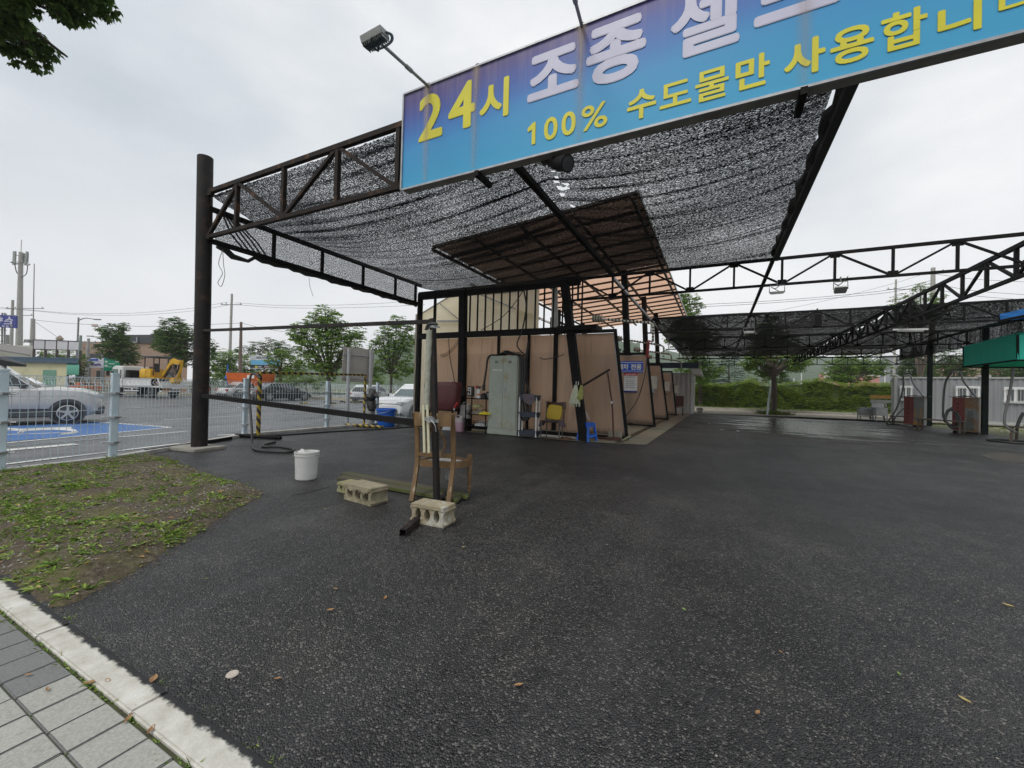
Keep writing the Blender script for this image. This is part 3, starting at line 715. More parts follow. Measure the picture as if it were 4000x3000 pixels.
# ================================================================== BARRIER BY THE CHAIR
PB = V((-2.74, 3.72, 0))
gt = T('barrier_gate', 'black steel bar barrier between the round corner post and the old chair', 'barrier', PB)
ptop = at(1690, 1245, Y=3.72); pbot = V((-2.735, 3.66, .03))
b = MB(); b.beam(pbot, ptop, .055, .055, (0, 1, 0)); b.build('upright', K['rusty'], gt)
b = MB(); p0 = V((-8.6, 4.2, at(797, 1546, Y=4.2).z)); p1 = at(1655, 1655, Y=3.78); b.beam(p0, p1, .05, .075); b.build('lower_rail', K['steel'], gt)
b = MB(); p0 = V((-8.66, 4.2, at(797, 1291, Y=4.2).z)); p1 = at(1690, 1256, Y=3.74); b.beam(p0, p1, .045, .045); b.build('upper_rail', K['rusty'], gt)
b = MB()
e0 = V((-2.40, 2.74, .03)); e1 = V((-2.84, 4.0, .03)); dd = (e1-e0).normalized(); sd = V((-dd.y, dd.x, 0)); wl = .004; hw = .028
for s_ in (-1, 1):
    b.beam(e0+sd*s_*hw, e1+sd*s_*hw, wl, 2*hw)
b.beam(e0+V((0, 0, hw)), e1+V((0, 0, hw)), 2*hw, wl); b.beam(e0-V((0, 0, hw)), e1-V((0, 0, hw)), 2*hw, wl)
b.build('foot_bar', K['rusty'], gt)
# padded white tube tied to the upright
m_pad = M('foam_sleeve', (.38, .385, .32), (.25, .255, .2), .8, scale=7, bmp=.6, bscale=25, bdist=.02, stain=(.2, .19, .14), sscale=5, slo=.6, shi=.8)
pt = T('padded_tube', 'grimy white foam covered tube tied upright beside the barrier post', 'tube', (-2.83, 3.66, .5))
b = MB(); a = at(1678, 1290, Y=3.68); c = at(1668, 1600, Y=3.68)
n = 14; b.tube([a+(c-a)*(k/n)+V((.006*noise.noise((k*.9, 0, 0)), .006*noise.noise((0, k*.8, 0)), 0)) for k in range(n+1)], [.036+.006*noise.noise((k*.7, 3, 3)) for k in range(n+1)], 12)
sl_ = b.build('sleeve', m_pad, pt, smooth=True)
b = MB(); e = at(1672, 1768, Y=3.6)
for dx in (-.02, .018):
    b.beam(c+V((dx*1.5, -.03, .05)), e+V((dx*1.6, -.02, 0)), .03, .012, (0, 1, 0))
b.build('canvas_strap', M('canvas_strap', (.5, .48, .34), (.4, .38, .26), .85, scale=40), pt)
b = MB(); k0 = at(1690, 1637, Y=3.63)
for k in range(4): b.tube([k0+V((.055*math.cos(a_)-.02, .05*math.sin(a_)-.02, .012*k-.02+.01*math.sin(a_*2+k))) for a_ in [i*6.283/12 for i in range(12)]], .005, 5, closed=True)
b.tube(curve([k0+V((.02, -.06, 0)), k0+V((.08, -.06, -.06)), k0+V((.09, -.05, -.13))], 5), .005, 5)
b.tube([k0+V((.055*math.cos(a_)-.01, .05*math.sin(a_), 1.02+.0*a_)) for a_ in [i*6.283/12 for i in range(12)]], .006, 5, closed=True)
b.build('tie_wire', K['galv'], pt)
b = MB(); q = at(1682, 1283, Y=3.68); b.tube(curve([q+V((-.06, 0, -.02)), q+V((-.03, 0, .04)), q+V((.05, 0, .05)), q+V((.08, .02, .03))], 5), .022, 8); b.build('hook', K['rubber'], pt, smooth=True)

# ================================================================== OLD CHAIR
m_old = M('worn_varnish', (.18, .105, .042), (.105, .06, .025), .55, scale=9, stretch=(1, 1, .25), stain=(.4, .34, .24), sscale=12, slo=.56, shi=.7, bmp=.3)
ch = T('broken_chair', 'old brown wooden chair with a collapsed seat standing on the mossy planks', 'chair', (-2.85, 3.9, 0))
def wp(px, py, Y): return at(px, py, Y=Y)
ZP = .06
RL, RR = V((-3.06, 3.63, 0.0)), V((-2.635, 3.74, 0.0)); FR, FL = V((-2.6, 4.10, ZP)), V((-3.08, 4.14, ZP))
bd = (RR-RL).normalized(); sdv = V((-bd.y, bd.x, 0))  # sdv: towards the seat
def railpts(base, s_):
    lean = [(0, -.06), (.18, .0), (.42, .06), (.62, .055), (.85, .02), (1.0, -.03)]
    return [base+sdv*(o+.05)+V((0, 0, h)) for h, o in lean]
for base in (RL, RR):
    b = MB(); pts = curve(railpts(base, 1), 4)
    for p, q in zip(pts[:-1], pts[1:]): b.beam(p, q+(q-p)*.02, .035, .05, tuple(bd))
    b.build('rear_leg', m_old, ch)
for base in (FL, FR):
    b = MB(); b.lathe([(.016, 0), (.02, .02), (.017, .05), (.027, .06), (.02, .075), (.024, .1), (.029, .3), (.024, .31), (.032, .33), (.026, .35), (.026, .36)], base, 12)
    b.box(base+V((0, 0, .40)), (.055, .055, .09), math.atan2(bd.y, bd.x)); b.build('front_leg', m_old, ch, smooth=True)
SH = .45
def seatring(sc_, z):
    A = [RL+sdv*.11, RR+sdv*.11, FR+V((0, 0, -ZP)), FL+V((0, 0, -ZP))]
    c = sum(A, V())/4; P = [c+(p-c)*sc_ for p in A]
    o = []
    for i in range(4):
        p, q = P[i], P[(i+1) % 4]
        n_ = V(((q-p).y, -(q-p).x, 0)).normalized()
        for k in range(6):
            tt = k/6; bow = .035*math.sin(math.pi*tt) if i in (1, 2, 3) else 0
            o.append(p+(q-p)*tt+n_*bow+V((0, 0, z)))
    return o
b = MB(); o1, o2, i1, i2 = seatring(1.05, SH), seatring(1.05, SH-.075), seatring(.9, SH), seatring(.9, SH-.075)
n = len(o1)
b.add(o1+i1+i2+o2, [(r*n+k, r*n+(k+1) % n, ((r+1) % 4)*n+(k+1) % n, ((r+1) % 4)*n+k) for r in range(4) for k in range(n)])
b.build('seat_frame', m_old, ch)
b = MB(); ring = seatring(.9, SH-.03); cc = sum(ring, V())/n
rows = [[cc+(p-cc)*f+V((0, 0, -.06*(1-f)**.7+.012*noise.noise((p.x*20*f, p.y*20, f*3)))) for p in ring] for f in (1, .8, .6, .4, .2)]
b.loft(rows, cap=False); b.poly(rows[-1])
for k in range(5):
    q = cc+V((rnd.uniform(-.12, .12), rnd.uniform(-.1, .1), -.12)); b.add([q+V((-.02, 0, .03)), q+V((.025, .01, .03)), q+V((.01, 0, -.09)), q+V((-.012, .005, -.07))], [(0, 1, 2, 3)])
b.build('torn_seat', M('torn_upholstery', (.36, .37, .37), (.2, .2, .2), .8, scale=12), ch, fix=False)
bt = [railpts(RL, 1)[-1], railpts(RR, 1)[-1]]
b = MB()
for z0, z1, n0 in ((-.16, 0, 10),):
    pts = [bt[0]+(bt[1]-bt[0])*(k/n0)-sdv*(.03*math.sin(math.pi*k/n0)) for k in range(n0+1)]
    for p, q in zip(pts[:-1], pts[1:]): b.beam(p+V((0, 0, -.07)), q+V((0, 0, -.07)), .025, .15)
b.build('top_rail', m_old, ch)
b = MB(); md = (bt[0]+bt[1])/2; b.box(md+V((.06, -.005, -.08))-sdv*.046, (.07, .004, .035), math.atan2(bd.y, bd.x)); b.build('metal_label', K['galv'], ch)
b = MB(); p, q = RL+sdv*.1+V((0, 0, .52)), RR+sdv*.1+V((0, 0, .52)); b.beam(p, q, .025, .04); b.build('lower_back_rail', m_old, ch)
b = MB()
m0 = (p+q)/2
for s_ in (-1, 1):
    pts = curve([md+bd*.06*s_-V((0, 0, .16))+sdv*.02, m0+bd*.055*s_+V((0, 0, .28)), m0+bd*.12*s_+V((0, 0, .12)), m0+bd*.07*s_+V((0, 0, .03)), m0+V((0, 0, .01))], 6)
    for a_, c_ in zip(pts[:-1], pts[1:]): b.beam(a_, c_+(c_-a_)*.08, .02, .028, tuple(bd))
    b.tube([md+bd*(.075*s_)-V((0, 0, .16))-sdv*.03, md+bd*(.075*s_)-V((0, 0, .16))+sdv*.05], .024, 12)
b.build('lyre_splat', m_old, ch)

# ================================================================== PLANKS AND BLOCKS
m_plank = M('mossy_plank', (.085, .075, .05), (.05, .045, .03), .85, scale=8, stretch=(.3, 1, 1), stain=(.09, .115, .02), sscale=4, slo=.48, shi=.7, bmp=.5, bscale=40)
def plank(pts, z, th, lab):
    b = MB(); b.slab([V((x, y, z)) for x, y in pts], (0, 0, th)); return tag(b.build('plank', m_plank, bevel=.006), lab, 'plank', 'planks under the chair')
plank([(-4.66, 4.0), (-4.72, 4.17), (-2.60, 4.13), (-2.53, 3.96)], .012, .042, 'mossy grey plank lying under the front legs of the old chair, the farther of two')
plank([(-4.52, 3.83), (-4.58, 3.985), (-2.60, 3.945), (-2.56, 3.79)], .010, .042, 'mossy grey plank under the back of the old chair, the nearer of two')
m_blk = M('cinder_block', (.33, .29, .2), (.2, .175, .115), .95, scale=9, bmp=.9, bscale=55, bdist=.012, stain=(.11, .12, .05), sscale=4, slo=.55, shi=.75)
m_blk2 = M('painted_block', (.34, .29, .19), (.23, .2, .13), .95, scale=9, bmp=.9, bscale=55, bdist=.012, stain=(.5, .49, .43), sscale=5, slo=.5, shi=.64)
m_blk3 = M('mossy_block', (.3, .28, .16), (.2, .19, .1), .95, scale=9, bmp=.9, bscale=55, bdist=.012, stain=(.13, .15, .04), sscale=4, slo=.5, shi=.7)
def block(c, ang, L_, H_, D_, mat, lab, broken=0):
    """hollow block lying with its cores towards the viewer: top and bottom flanges, three webs flared outwards"""
    b = MB(); ft = .035
    top = [];
    n = 16
    fr = []
    for k in range(n+1):
        x = -L_/2+L_*k/n; j = broken*(abs(math.sin(k*1.2))*.6+.4*rnd.random()) if 2 < k < n-1 else 0
        fr.append((x, -D_/2, ft+j))
    pts = [V((x, y, H_)) for x, y, _ in fr]+[V((L_/2, D_/2, H_)), V((-L_/2, D_/2, H_))]
    low = [V((x, y, H_-h)) for x, y, h in fr]+[V((L_/2, D_/2, H_-ft)), V((-L_/2, D_/2, H_-ft))]
    m_ = len(pts); b.add(pts+low, [tuple(range(m_)), tuple(range(m_, 2*m_))[::-1]]+[(i, (i+1) % m_, m_+(i+1) % m_, m_+i) for i in range(m_)])
    b.bx(-L_/2, L_/2, -D_/2, D_/2, 0, ft*.8)
    for i in range(4):
        x = -L_/2+.03+(L_-.06)*i/3
        rings = []
        for kz in range(7):
            z = ft*.75+(H_-ft*1.7)*kz/6; wv = .02+.030*abs(kz/3-1)**2.2
            rings.append([V((x-wv, -D_/2+.008, z)), V((x+wv, -D_/2+.008, z)), V((x+wv, D_/2-.008, z)), V((x-wv, D_/2-.008, z))])
        b.loft(rings)
    b.xf(Matrix.Translation(V(c)) @ Matrix.Rotation(ang, 4, 'Z'))
    return tag(b.build('concrete_block', mat, bevel=.003), lab, 'concrete block', 'concrete blocks by the barrier')
block((-2.41, 3.17, .0), R(3), .37, .185, .21, m_blk2, 'white stained concrete block in front of the old chair with the steel tube through it')
block((-3.50, 3.37, 0), R(-6), .46, .185, .24, m_blk, 'broken edged concrete block in front of the planks left of the chair', .05)
block((-3.92, 3.55, 0), R(-4), .30, .12, .2, m_blk3, 'small mossy concrete block half hidden behind the broken edged block')

# ================================================================== WHITE BUCKET
m_bkt = translucent('white_plastic', (.74, .74, .72), (.66, .66, .64), .25, 6, .35)
bk = T('plastic_bucket', 'cloudy white plastic bucket with torn labels standing on the asphalt by the barrier', 'bucket', (-4.98, 3.72, 0))
C = V((-4.98, 3.72, 0))
b = MB(); b.lathe([(.001, .006), (.125, .006), (.128, 0), (.135, .008), (.148, .315), (.156, .317), (.156, .334), (.149, .335), (.150, .352), (.158, .354), (.158, .37), (.150, .371), (.146, .365), (.131, .02), (.001, .018)], C, 32)
b.build('tub', m_bkt, bk, smooth=True)
b = MB()
for k in range(9):
    a0 = R(-100+rnd.uniform(-34, 26)-20); z0 = rnd.choice([.15, .2, .2, .235, .25]); wd_, h_ = rnd.uniform(.1, .35), rnd.uniform(.012, .03)
    rr = .1475
    for i in range(3):
        A = a0+wd_*i/3; B = a0+wd_*(i+1)/3
        b.add([C+V(((.135+.013*z/.31+.002)*math.cos(t_), (.135+.013*z/.31+.002)*math.sin(t_), z)) for t_, z in ((A, z0), (B, z0), (B, z0+h_*(.7+.3*(i % 2))), (A, z0+h_))], [(0, 1, 2, 3)])
b.build('label_remains', M('paper_remains', (.78, .77, .74), (.55, .53, .5), .8, scale=40), bk, fix=False)
b = MB(); cen = C+V((-.05, -.02, .37))
b.grid(lambda u, v: cen+V(((u-.5)*.14, (v-.5)*.12, .05*math.exp(-((u-.35)**2+(v-.5)**2)*12)+.02*noise.noise((u*5, v*5, 2))-.015)), 10, 8)
b.build('plastic_sheet', m_bkt, bk, smooth=True, fix=False)
b = MB(); b.tube(curve([C+V((-.157, 0, .33)), C+V((-.12, .17, .30)), C+V((0, .2, .27)), C+V((.12, .17, .30)), C+V((.157, 0, .33))], 6), .003, 5); b.build('handle', K['galv'], bk)

# ================================================================== MESH FENCE NEAR
fe = T('mesh_fence', 'pale blue grey welded mesh fence with square posts along the left edge of the yard', 'fence', (-10, 5.8, 0))
def fence_run(root, P, zb, hgt, pitch, wr, hz, post=.075, mat=None, posts=True, extra=(), fold=True):
    mesh = MB()
    for (a, c) in zip(P[:-1], P[1:]):
        a, c = V((*a, zb)), V((*c, zb)); d = (c-a); l = d.length; d.normalize(); s_ = V((-d.y, d.x, 0))
        n = max(1, int(l/pitch))
        for k in range(1, n):
            q = a+d*(l*k/n)
            mesh.beam(q+V((0, 0, .06)), q+V((0, 0, hgt-.14)), wr)
            if fold:
                mesh.beam(q+V((0, 0, hgt-.14)), q+s_*.06+V((0, 0, hgt-.08)), wr); mesh.beam(q+s_*.06+V((0, 0, hgt-.08)), q+V((0, 0, hgt-.01)), wr)
        for h in hz: mesh.beam(a+V((0, 0, h)), c+V((0, 0, h)), wr*1.35)
    pn = mesh.build('mesh_panel', mat or K['fence'], root)
    if posts:
        for q in list(P)+list(extra):
            b = MB(); b.bx(q[0]-post/2, q[0]+post/2, q[1]-post/2, q[1]+post/2, zb-.05, zb+hgt+.03)
            b.box((q[0], q[1], zb+hgt+.045), (post*1.12, post*1.12, .03))
            b.build('post', mat or K['fence'], root, bevel=.006)
FQ = FP[1:5]+[(-9.95, 9.95), (-9.9, 12.2), (-9.9, 14.5)]
fence_run(fe, FQ, .06, 1.26, .075, .0055, (.08, .3, .52, .74, .96, 1.12, 1.245), .085)
for q in FQ[:5]:
    for h in (.22, .62, 1.0):
        b = MB(); b.box((q[0], q[1], .06+h), (.16, .16, .03), R(30)); b.tube([(q[0]-.12, q[1]-.1, .06+h), (q[0]+.12, q[1]+.1, .06+h)], .01, 6); b.build('clamp', K['galv'], fe)
# dark edging strip beside the corner post
b = MB(); p, q = gr(565, 1772), gr(905, 1718); b.beam(p+V((0, 0, .03)), q+V((0, 0, .03)), .03, .08); tag(b.build('edging_strip', K['steel']), 'black metal edging strip along the asphalt edge beside the round corner post', 'edging')

# ================================================================== STRIPED HURDLE, HOSES, BLUE BUCKET, WRAPPED POST
def stripemat():
    mt, t, N, L = nt('hazard_paint'); tc = N.new('ShaderNodeTexCoord'); s = N.new('ShaderNodeSeparateXYZ'); L.new(tc.outputs['Object'], s.inputs[0])
    a = math_(t, 'ADD', math_(t, 'ADD', math_(t, 'MULTIPLY', s.outputs['Y'], 1.0), math_(t, 'MULTIPLY', s.outputs['Z'], .8)), math_(t, 'MULTIPLY', s.outputs['X'], .6))
    f = math_(t, 'GREATER_THAN', math_(t, 'FRACT', math_(t, 'MULTIPLY', a, 6.2)), .5)
    n = noise_node(t, 14, 6, .7)
    y = mixc(t, ramp(t, n.outputs[0], [(.5, 0.0), (.7, .8)]).outputs[0], (.42, .30, .03), (.16, .11, .05))
    out(t, pbsdf(t, mixc(t, f, y, (.02, .02, .02)), .55).outputs[0]); return mt
hm = stripemat()
hd_ = T('striped_hurdle', 'yellow and black striped pipe hurdle standing in front of the mesh fence', 'hurdle', (-9.6, 7.4, 0))
h0 = V((-9.4, 5.75, .04)); h1_ = V((-9.62, 9.1, .04)); HT = at(1013, 1462, Y=5.75).z
b = MB(); b.tube([h0, h0+V((0, 0, HT))], .045, 12); b.build('leg', hm, hd_, smooth=True)
b = MB(); b.tube([h1_, h1_+V((0, 0, HT+.08))], .035, 12); b.build('leg', hm, hd_, smooth=True)
b = MB(); b.beam(h0+V((0, 0, HT)), h1_+V((0, 0, HT+.08)), .055, .055); b.build('crossbar', hm, hd_)
for c_, e in ((h0, (-10.0, 5.6)), (h1_, (-10.3, 9.0))):
    b = MB(); p = V((e[0], e[1], .045)); q = c_*2-p; q.z = .045; b.tube([p, q], .042, 12); b.build('foot', hm if c_ is h1_ else K['steel'], hd_, smooth=True)
b = MB()
hp = [at(1018, 1478, Y=5.7), at(985, 1462, Y=5.66), at(950, 1475, Y=5.6), at(925, 1530, Y=5.55), at(928, 1600, Y=5.5), at(962, 1660, Y=5.4)]
h2 = [gr(986, 1716, .03), gr(978, 1748, .03), gr(1030, 1763, .025), gr(1105, 1768, .025), gr(1150, 1752, .03), gr(1120, 1742, .03), gr(1050, 1744, .03), gr(1020, 1738, .03), gr(1065, 1722, .03), gr(1085, 1710, .03)]
b.tube(curve([at(1018, 1478, Y=5.7), at(985, 1460, Y=5.66), at(973, 1510, Y=5.55), at(977, 1590, Y=5.4), at(984, 1680, Y=5.2)]+[gr(986, 1735, .03), gr(1000, 1757, .03), gr(1060, 1764, .03), gr(1130, 1766, .03), gr(1146, 1755, .03), gr(1090, 1745, .03), gr(1035, 1745, .03), gr(1030, 1738, .03), gr(1075, 1726, .03)], 8), .024, 10)
tag(b.build('hose', K['rubber'], smooth=True), 'black hose hanging from the striped hurdle and curling on the asphalt behind the white bucket', 'hose')
b = MB(); b.tube(curve([gr(1020, 1703, .02), gr(1150, 1696, .02), gr(1260, 1688, .02), gr(1400, 1680, .02), gr(1520, 1674, .02), gr(1600, 1668, .02)], 8), .02, 8)
tag(b.build('hose', K['rubber'], smooth=True), 'thin black hose lying straight along the asphalt edge at the foot of the fence', 'hose')
b = MB(); q = gr(1590, 1664, .02)
for k in range(3): b.tube([q+V((.38*math.cos(a)*(1-.1*k), .3*math.sin(a)*(1-.1*k), .025*k)) for a in [i*6.283/22 for i in range(22)]], .02, 7, closed=True)
tag(b.build('hose_coil', K['rubber'], smooth=True), 'flat coil of black hose lying right of the blue bucket', 'hose')
bl = M('blue_plastic', (.012, .13, .6), (.01, .10, .48), .4, scale=5, stain=(.05, .12, .3), slo=.6)
q = V((-9.35, 9.75, 0)); bb = T('blue_bucket', 'bright blue plastic bucket by the mesh fence left of the wash bays', 'bucket', q)
b = MB(); b.lathe([(.0, .01), (.25, .0), (.262, .02), (.27, .3), (.285, .31), (.285, .36), (.275, .37), (.29, .5), (.31, .51), (.31, .56), (.29, .57), (.285, .55), (.255, .04), (0, .03)], q, 28); b.build('tub', bl, bb, smooth=True)
b = MB(); b.tube(curve([q+V((.29, -.1, .53)), q+V((.2, -.28, .46)), q+V((-.1, -.33, .43)), q+V((-.29, -.12, .53))], 6), .008, 6); b.build('handle', K['galv'], bb)
q = V((-9.86, 9.6, 0)); wpst = T('wrapped_post', 'short grey post with a black bag over its top beside the striped hurdle', 'post', q)
b = MB(); b.tube([q, q+V((0, 0, .62))], .1, 12); b.tube([q+V((-.1, -.02, 0)), q+V((-.09, -.02, .6))], .025, 8); b.build('post', M('dull_grey', (.36, .36, .33), (.25, .25, .22), .7), wpst, smooth=True)
b = MB(); pts = [q+V((.05*math.sin(k*1.3), .03*math.cos(k*2), .5+.085*k)) for k in range(9)]
b.tube(pts, [.11, .15, .14, .16, .145, .165, .14, .12, .05], 12); b.tube([q+V((.1, 0, 1.0)), q+V((.24, 0, .95)), q+V((.3, 0, .9))], [.08, .06, .03], 8); b.build('black_bag', M('black_bag', (.012, .012, .012), (.02, .02, .02), .35, scale=14, bmp=.8, bscale=14, bdist=.05), wpst, smooth=True)

# ================================================================== WASH BAYS
m_tan = None
def tanmat(nm, a, c2):
    mt, t, N, L = nt(nm)
    n = noise_node(t, 1.1, 6, .6, stretch=(1, 1, .35)); st = noise_node(t, 4, 8, .7, stretch=(2.5, 1, .25))
    c = ramp(t, n.outputs[0], [(.3, a), (.7, c2)]).outputs[0]
    c = mixc(t, ramp(t, st.outputs[0], [(.52, 0.0), (.75, .55)]).outputs[0], c, tuple(x*.5 for x in a))
    # slightly darker tone below a wavering level line, splashes of mud along the foot
    tc = N.new('ShaderNodeTexCoord'); sz = N.new('ShaderNodeSeparateXYZ'); L.new(tc.outputs['Object'], sz.inputs[0]); wz = noise_node(t, 5, 6, .7)
    zz = math_(t, 'ADD', sz.outputs['Z'], math_(t, 'MULTIPLY', wz.outputs[0], .10))
    c = mixc(t, ramp(t, math_(t, 'SUBTRACT', zz, 1.9), [(.46, .16), (.48, 0.0)]).outputs[0], c, (.42, .34, .28))
    c = mixc(t, ramp(t, math_(t, 'ADD', sz.outputs['Z'], math_(t, 'MULTIPLY', noise_node(t, 16, 7, .75).outputs[0], .7)), [(.42, .75), (.62, 0.0)]).outputs[0], c, (.11, .09, .065))
    p = pbsdf(t, c, .3, 0, .45); tr = N.new('ShaderNodeBsdfTranslucent'); L.new(c, tr.inputs[0]); m2 = N.new('ShaderNodeMixShader'); m2.inputs[0].default_value = .7
    L.new(p.outputs[0], m2.inputs[1]); L.new(tr.outputs[0], m2.inputs[2]); out(t, m2.outputs[0]); return mt
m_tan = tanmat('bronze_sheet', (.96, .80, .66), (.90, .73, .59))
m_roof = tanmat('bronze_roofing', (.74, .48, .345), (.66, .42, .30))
m_tarp = translucent('cream_tarpaulin', (.97, .92, .79), (.93, .87, .70), .72, 1.4, .5)
bay = T('wash_bay_shed', 'black framed wash bay with bronze wall panels under a sloping bronze roof', 'wash bay', (-5, 10.4, 0))
WY = 10.42
b = MB()
for x in (-8.2, -6.9, -5.72, -4.75, -3.95): b.beam((x, WY, .1), (x, WY, 3.0), .1 if x not in (-5.72, -4.75) else .06, .1)
b.build('wall_post', K['steel'], bay)
b = MB(); b.beam((-6.9, WY-.05, 0), (-6.98, WY-.05, 4.25), .2, .2); b.build('column', K['steel'], bay)
b = MB(); b.beam((-3.02, WY-.25, 0), (-3.74, WY-.05, 4.3), .2, .2); b.build('column', K['steel'], bay)
b = MB(); b.beam((-8.6, WY-.06, 2.9), (-2.95, WY-.06, 2.9), .14, .17); b.bx(-3.8, -2.75, WY-.35, WY+.25, 2.86, 2.98); b.beam((-8.6, WY, .12), (-3.2, WY, .12), .08, .1); b.build('wall_beam', K['steel'], bay)
for k, (x0, x1) in enumerate(((-8.15, -6.97), (-6.82, -5.76), (-5.69, -4.78), (-4.72, -3.98), (-3.92, -3.2))):
    b = MB(); xr0 = x0; z0, z1 = .17, 2.8
    if k == 4: b.slab([(x0, WY+.02, z0), (-3.2, WY+.02, z0), (-3.56, WY+.02, z1), (x0, WY+.02, z1)], (0, .012, 0))
    else: b.bx(x0, x1, WY+.02, WY+.032, z0, z1)
    b.build('wall_panel', m_tan, bay)
for x in [-6.75+.27*k for k in range(14)]: b = MB(); b.beam((x, WY, 2.98), (x, WY, 4.3), .032, .05); b.build('lattice_bar', K['steel'], bay)
b = MB(); b.beam((-8.15, WY+.1, 2.9), (-8.15, WY+.1, 4.3), .07); b.build('lattice_bar', K['steel'], bay)
b = MB(); b.slab([(-4.15, WY+.12, 2.98), (-3.95, WY+.12, 2.98), (-4.0, WY+.12, 4.3), (-4.15, WY+.12, 4.3)], (0, .02, 0)); b.build('white_strip', K['white'], bay)
# sloping roof
RX0, RX1, RY0, RY1 = -8.2, -1.88, 10.35, 29.0
def rz_(x): return 6.32+(x-RX1)*(.52/6.3)
b = MB()
nn = 120
rows = []
for j in range(2):
    y = RY0 if j == 0 else RY1
    rows.append([V((RX0+(RX1-RX0)*k/nn, y, rz_(RX0+(RX1-RX0)*k/nn)+.0)) for k in range(nn+1)])
b.loft(rows, cap=False, closed=False)
for vi in range(nn+1): q = b.v[vi]; b.v[vi] = (q[0], 16.6, q[2])
b.build('roof', m_roof, bay, fix=False)
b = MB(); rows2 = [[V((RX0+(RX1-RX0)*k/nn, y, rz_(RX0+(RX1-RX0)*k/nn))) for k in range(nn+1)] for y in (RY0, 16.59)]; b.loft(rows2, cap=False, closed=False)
b.build('front_roof', translucent('net_dimmed_roofing', (.21, .14, .105), (.15, .1, .078), .4, .9, .6), bay, fix=False)  # same roof: the dimness seen through the shade net is put into this colour
b = MB()
y = RY0+.05
while y < RY1: b.beam((RX0, y, rz_(RX0)-.045), (RX1, y, rz_(RX1)-.045), .12, .06); y += 1.05
x = RX0
while x <= RX1+.01: b.beam((x, RY0, rz_(x)-.13), (x, RY1, rz_(x)-.13), .07, .09); x += 1.55
b.build('rafter', M('dark_rafter', (.035, .025, .02), (.06, .04, .03), .6), bay)
b = MB(); b.beam((RX1+.02, RY0, rz_(RX1)), (RX1+.02, RY1, rz_(RX1)), .05, .09); b.build('edge_trim', K['white'], bay)
for y in (15.9, 20.7, 25.2): b = MB(); b.beam((-3.0, y+.25, 0), (-3.35, y+.25, rz_(-3.55)-.15), .22, .22); b.build('roof_post', K['steel'], bay)
for y in (14.2, 20.7, 25.2): b = MB(); b.beam((-7.8, y+.25, 0), (-7.8, y+.25, rz_(-7.8)-.15), .16, .16); b.build('roof_post', K['steel'], bay)
# rear part of the bays: side rails seen between the panels
b = MB()
for y0, y1 in ((10.9, 15.9), (16.3, 20.4), (20.9, 25)):
    for z in (2.75, 3.35): b.beam((-4.3, y0, z), (-4.3, y1, z), .05)
    y = y0
    while y < y1: b.beam((-4.3, y, 2.75), (-4.3, y, 3.35), .035); y += .3
b.build('rear_railing', K['steel'], bay)

pad = MB(); pad.poly([(-8.6, 9.97, .012), (-3.16, 9.97, .012), (-1.53, 10.36, .012), (-1.42, 28.6, .012), (-8.6, 28.6, .012)])
def padmat():
    mt, t, N, L = nt('bay_floor'); n = noise_node(t, .9, 7, .65, stretch=(.5, 2.2, 1)); f = noise_node(t, 34, 6, .7)
    c = mixc(t, f.outputs[0], (.13, .105, .07), (.33, .27, .2))
    c = mixc(t, ramp(t, n.outputs[0], [(.5, 0.0), (.62, .75)]).outputs[0], c, (.22, .29, .22))
    c = mixc(t, ramp(t, noise_node(t, 1.7, 6, .6, stretch=(.6, 2.4, 1)).outputs[0], [(.5, 0.0), (.68, .85)]).outputs[0], c, (.07, .05, .03))
    p = pbsdf(t, c, .45); bump(t, p, f.outputs[0], .006, .6); out(t, p.outputs[0]); return mt
struct(pad, 'bay_floor', padmat(), origin=False, fix=False)
b = MB(); b.bx(-2.28, -2.12, 10.36, 26.5, .016, .022); b.bx(-8.4, -3.3, 10.25, 10.33, .016, .022)
struct(b, 'drain_channel', M('wet_channel', (.02, .017, .013), (.035, .03, .02), .35), origin=False)
# partition panels
def partition(Y, X0t, X0b, X1t, X1b, zt, lab):
    p = T('partition_panel', lab, 'partition', (X1b, Y, 0), 'slanted partition panels between the wash bays')
    b = MB(); b.slab([(X0b, Y, .09), (X1b, Y, .09), (X1t, Y, zt), (X0t, Y, zt)], (0, .015, 0)); b.build('sheet', m_tan2, p)
    b = MB(); f = .075
    b.beam((X1b+.04, Y, .0), (X1t+.035, Y, zt+.1), f, .09); b.beam((X0t-.05, Y, zt+.06), (X1t+.07, Y, zt+.06), .08, .09); b.beam((X0b, Y, .05), (X1b+.05, Y, .05), .06, .06)
    b.beam((X0b-.03, Y, 0), (X0t-.03, Y, zt+.1), f, .09); b.build('frame', K['steel'], p)
    b = MB(); b.beam((X1b-.012, Y-.012, .09), (X1t-.012, Y-.012, zt), .02, .012); b.beam((X0t, Y-.012, zt-.012), (X1t, Y-.012, zt-.012), .02, .012); b.build('bead', K['galv'], p)
    return p
m_tan2 = tanmat('smoked_sheet', (.80, .66, .55), (.73, .59, .48))
partition(11.3, -3.86, -3.5, -2.585, -2.2, 2.92, 'nearest and largest slanted bronze partition panel, behind the blue stool')
partition(16, -3.6, -3.3, -2.42, -2.1, 2.70, 'second slanted bronze partition panel, carrying the blue sign and the notice')
partition(20.6, -3.5, -3.2, -2.47, -2.1, 2.58, 'third slanted bronze partition panel with a pale control box')
partition(25, -3.4, -3.1, -2.39, -2.1, 2.45, 'farthest bronze partition panel, in front of the corrugated shed')
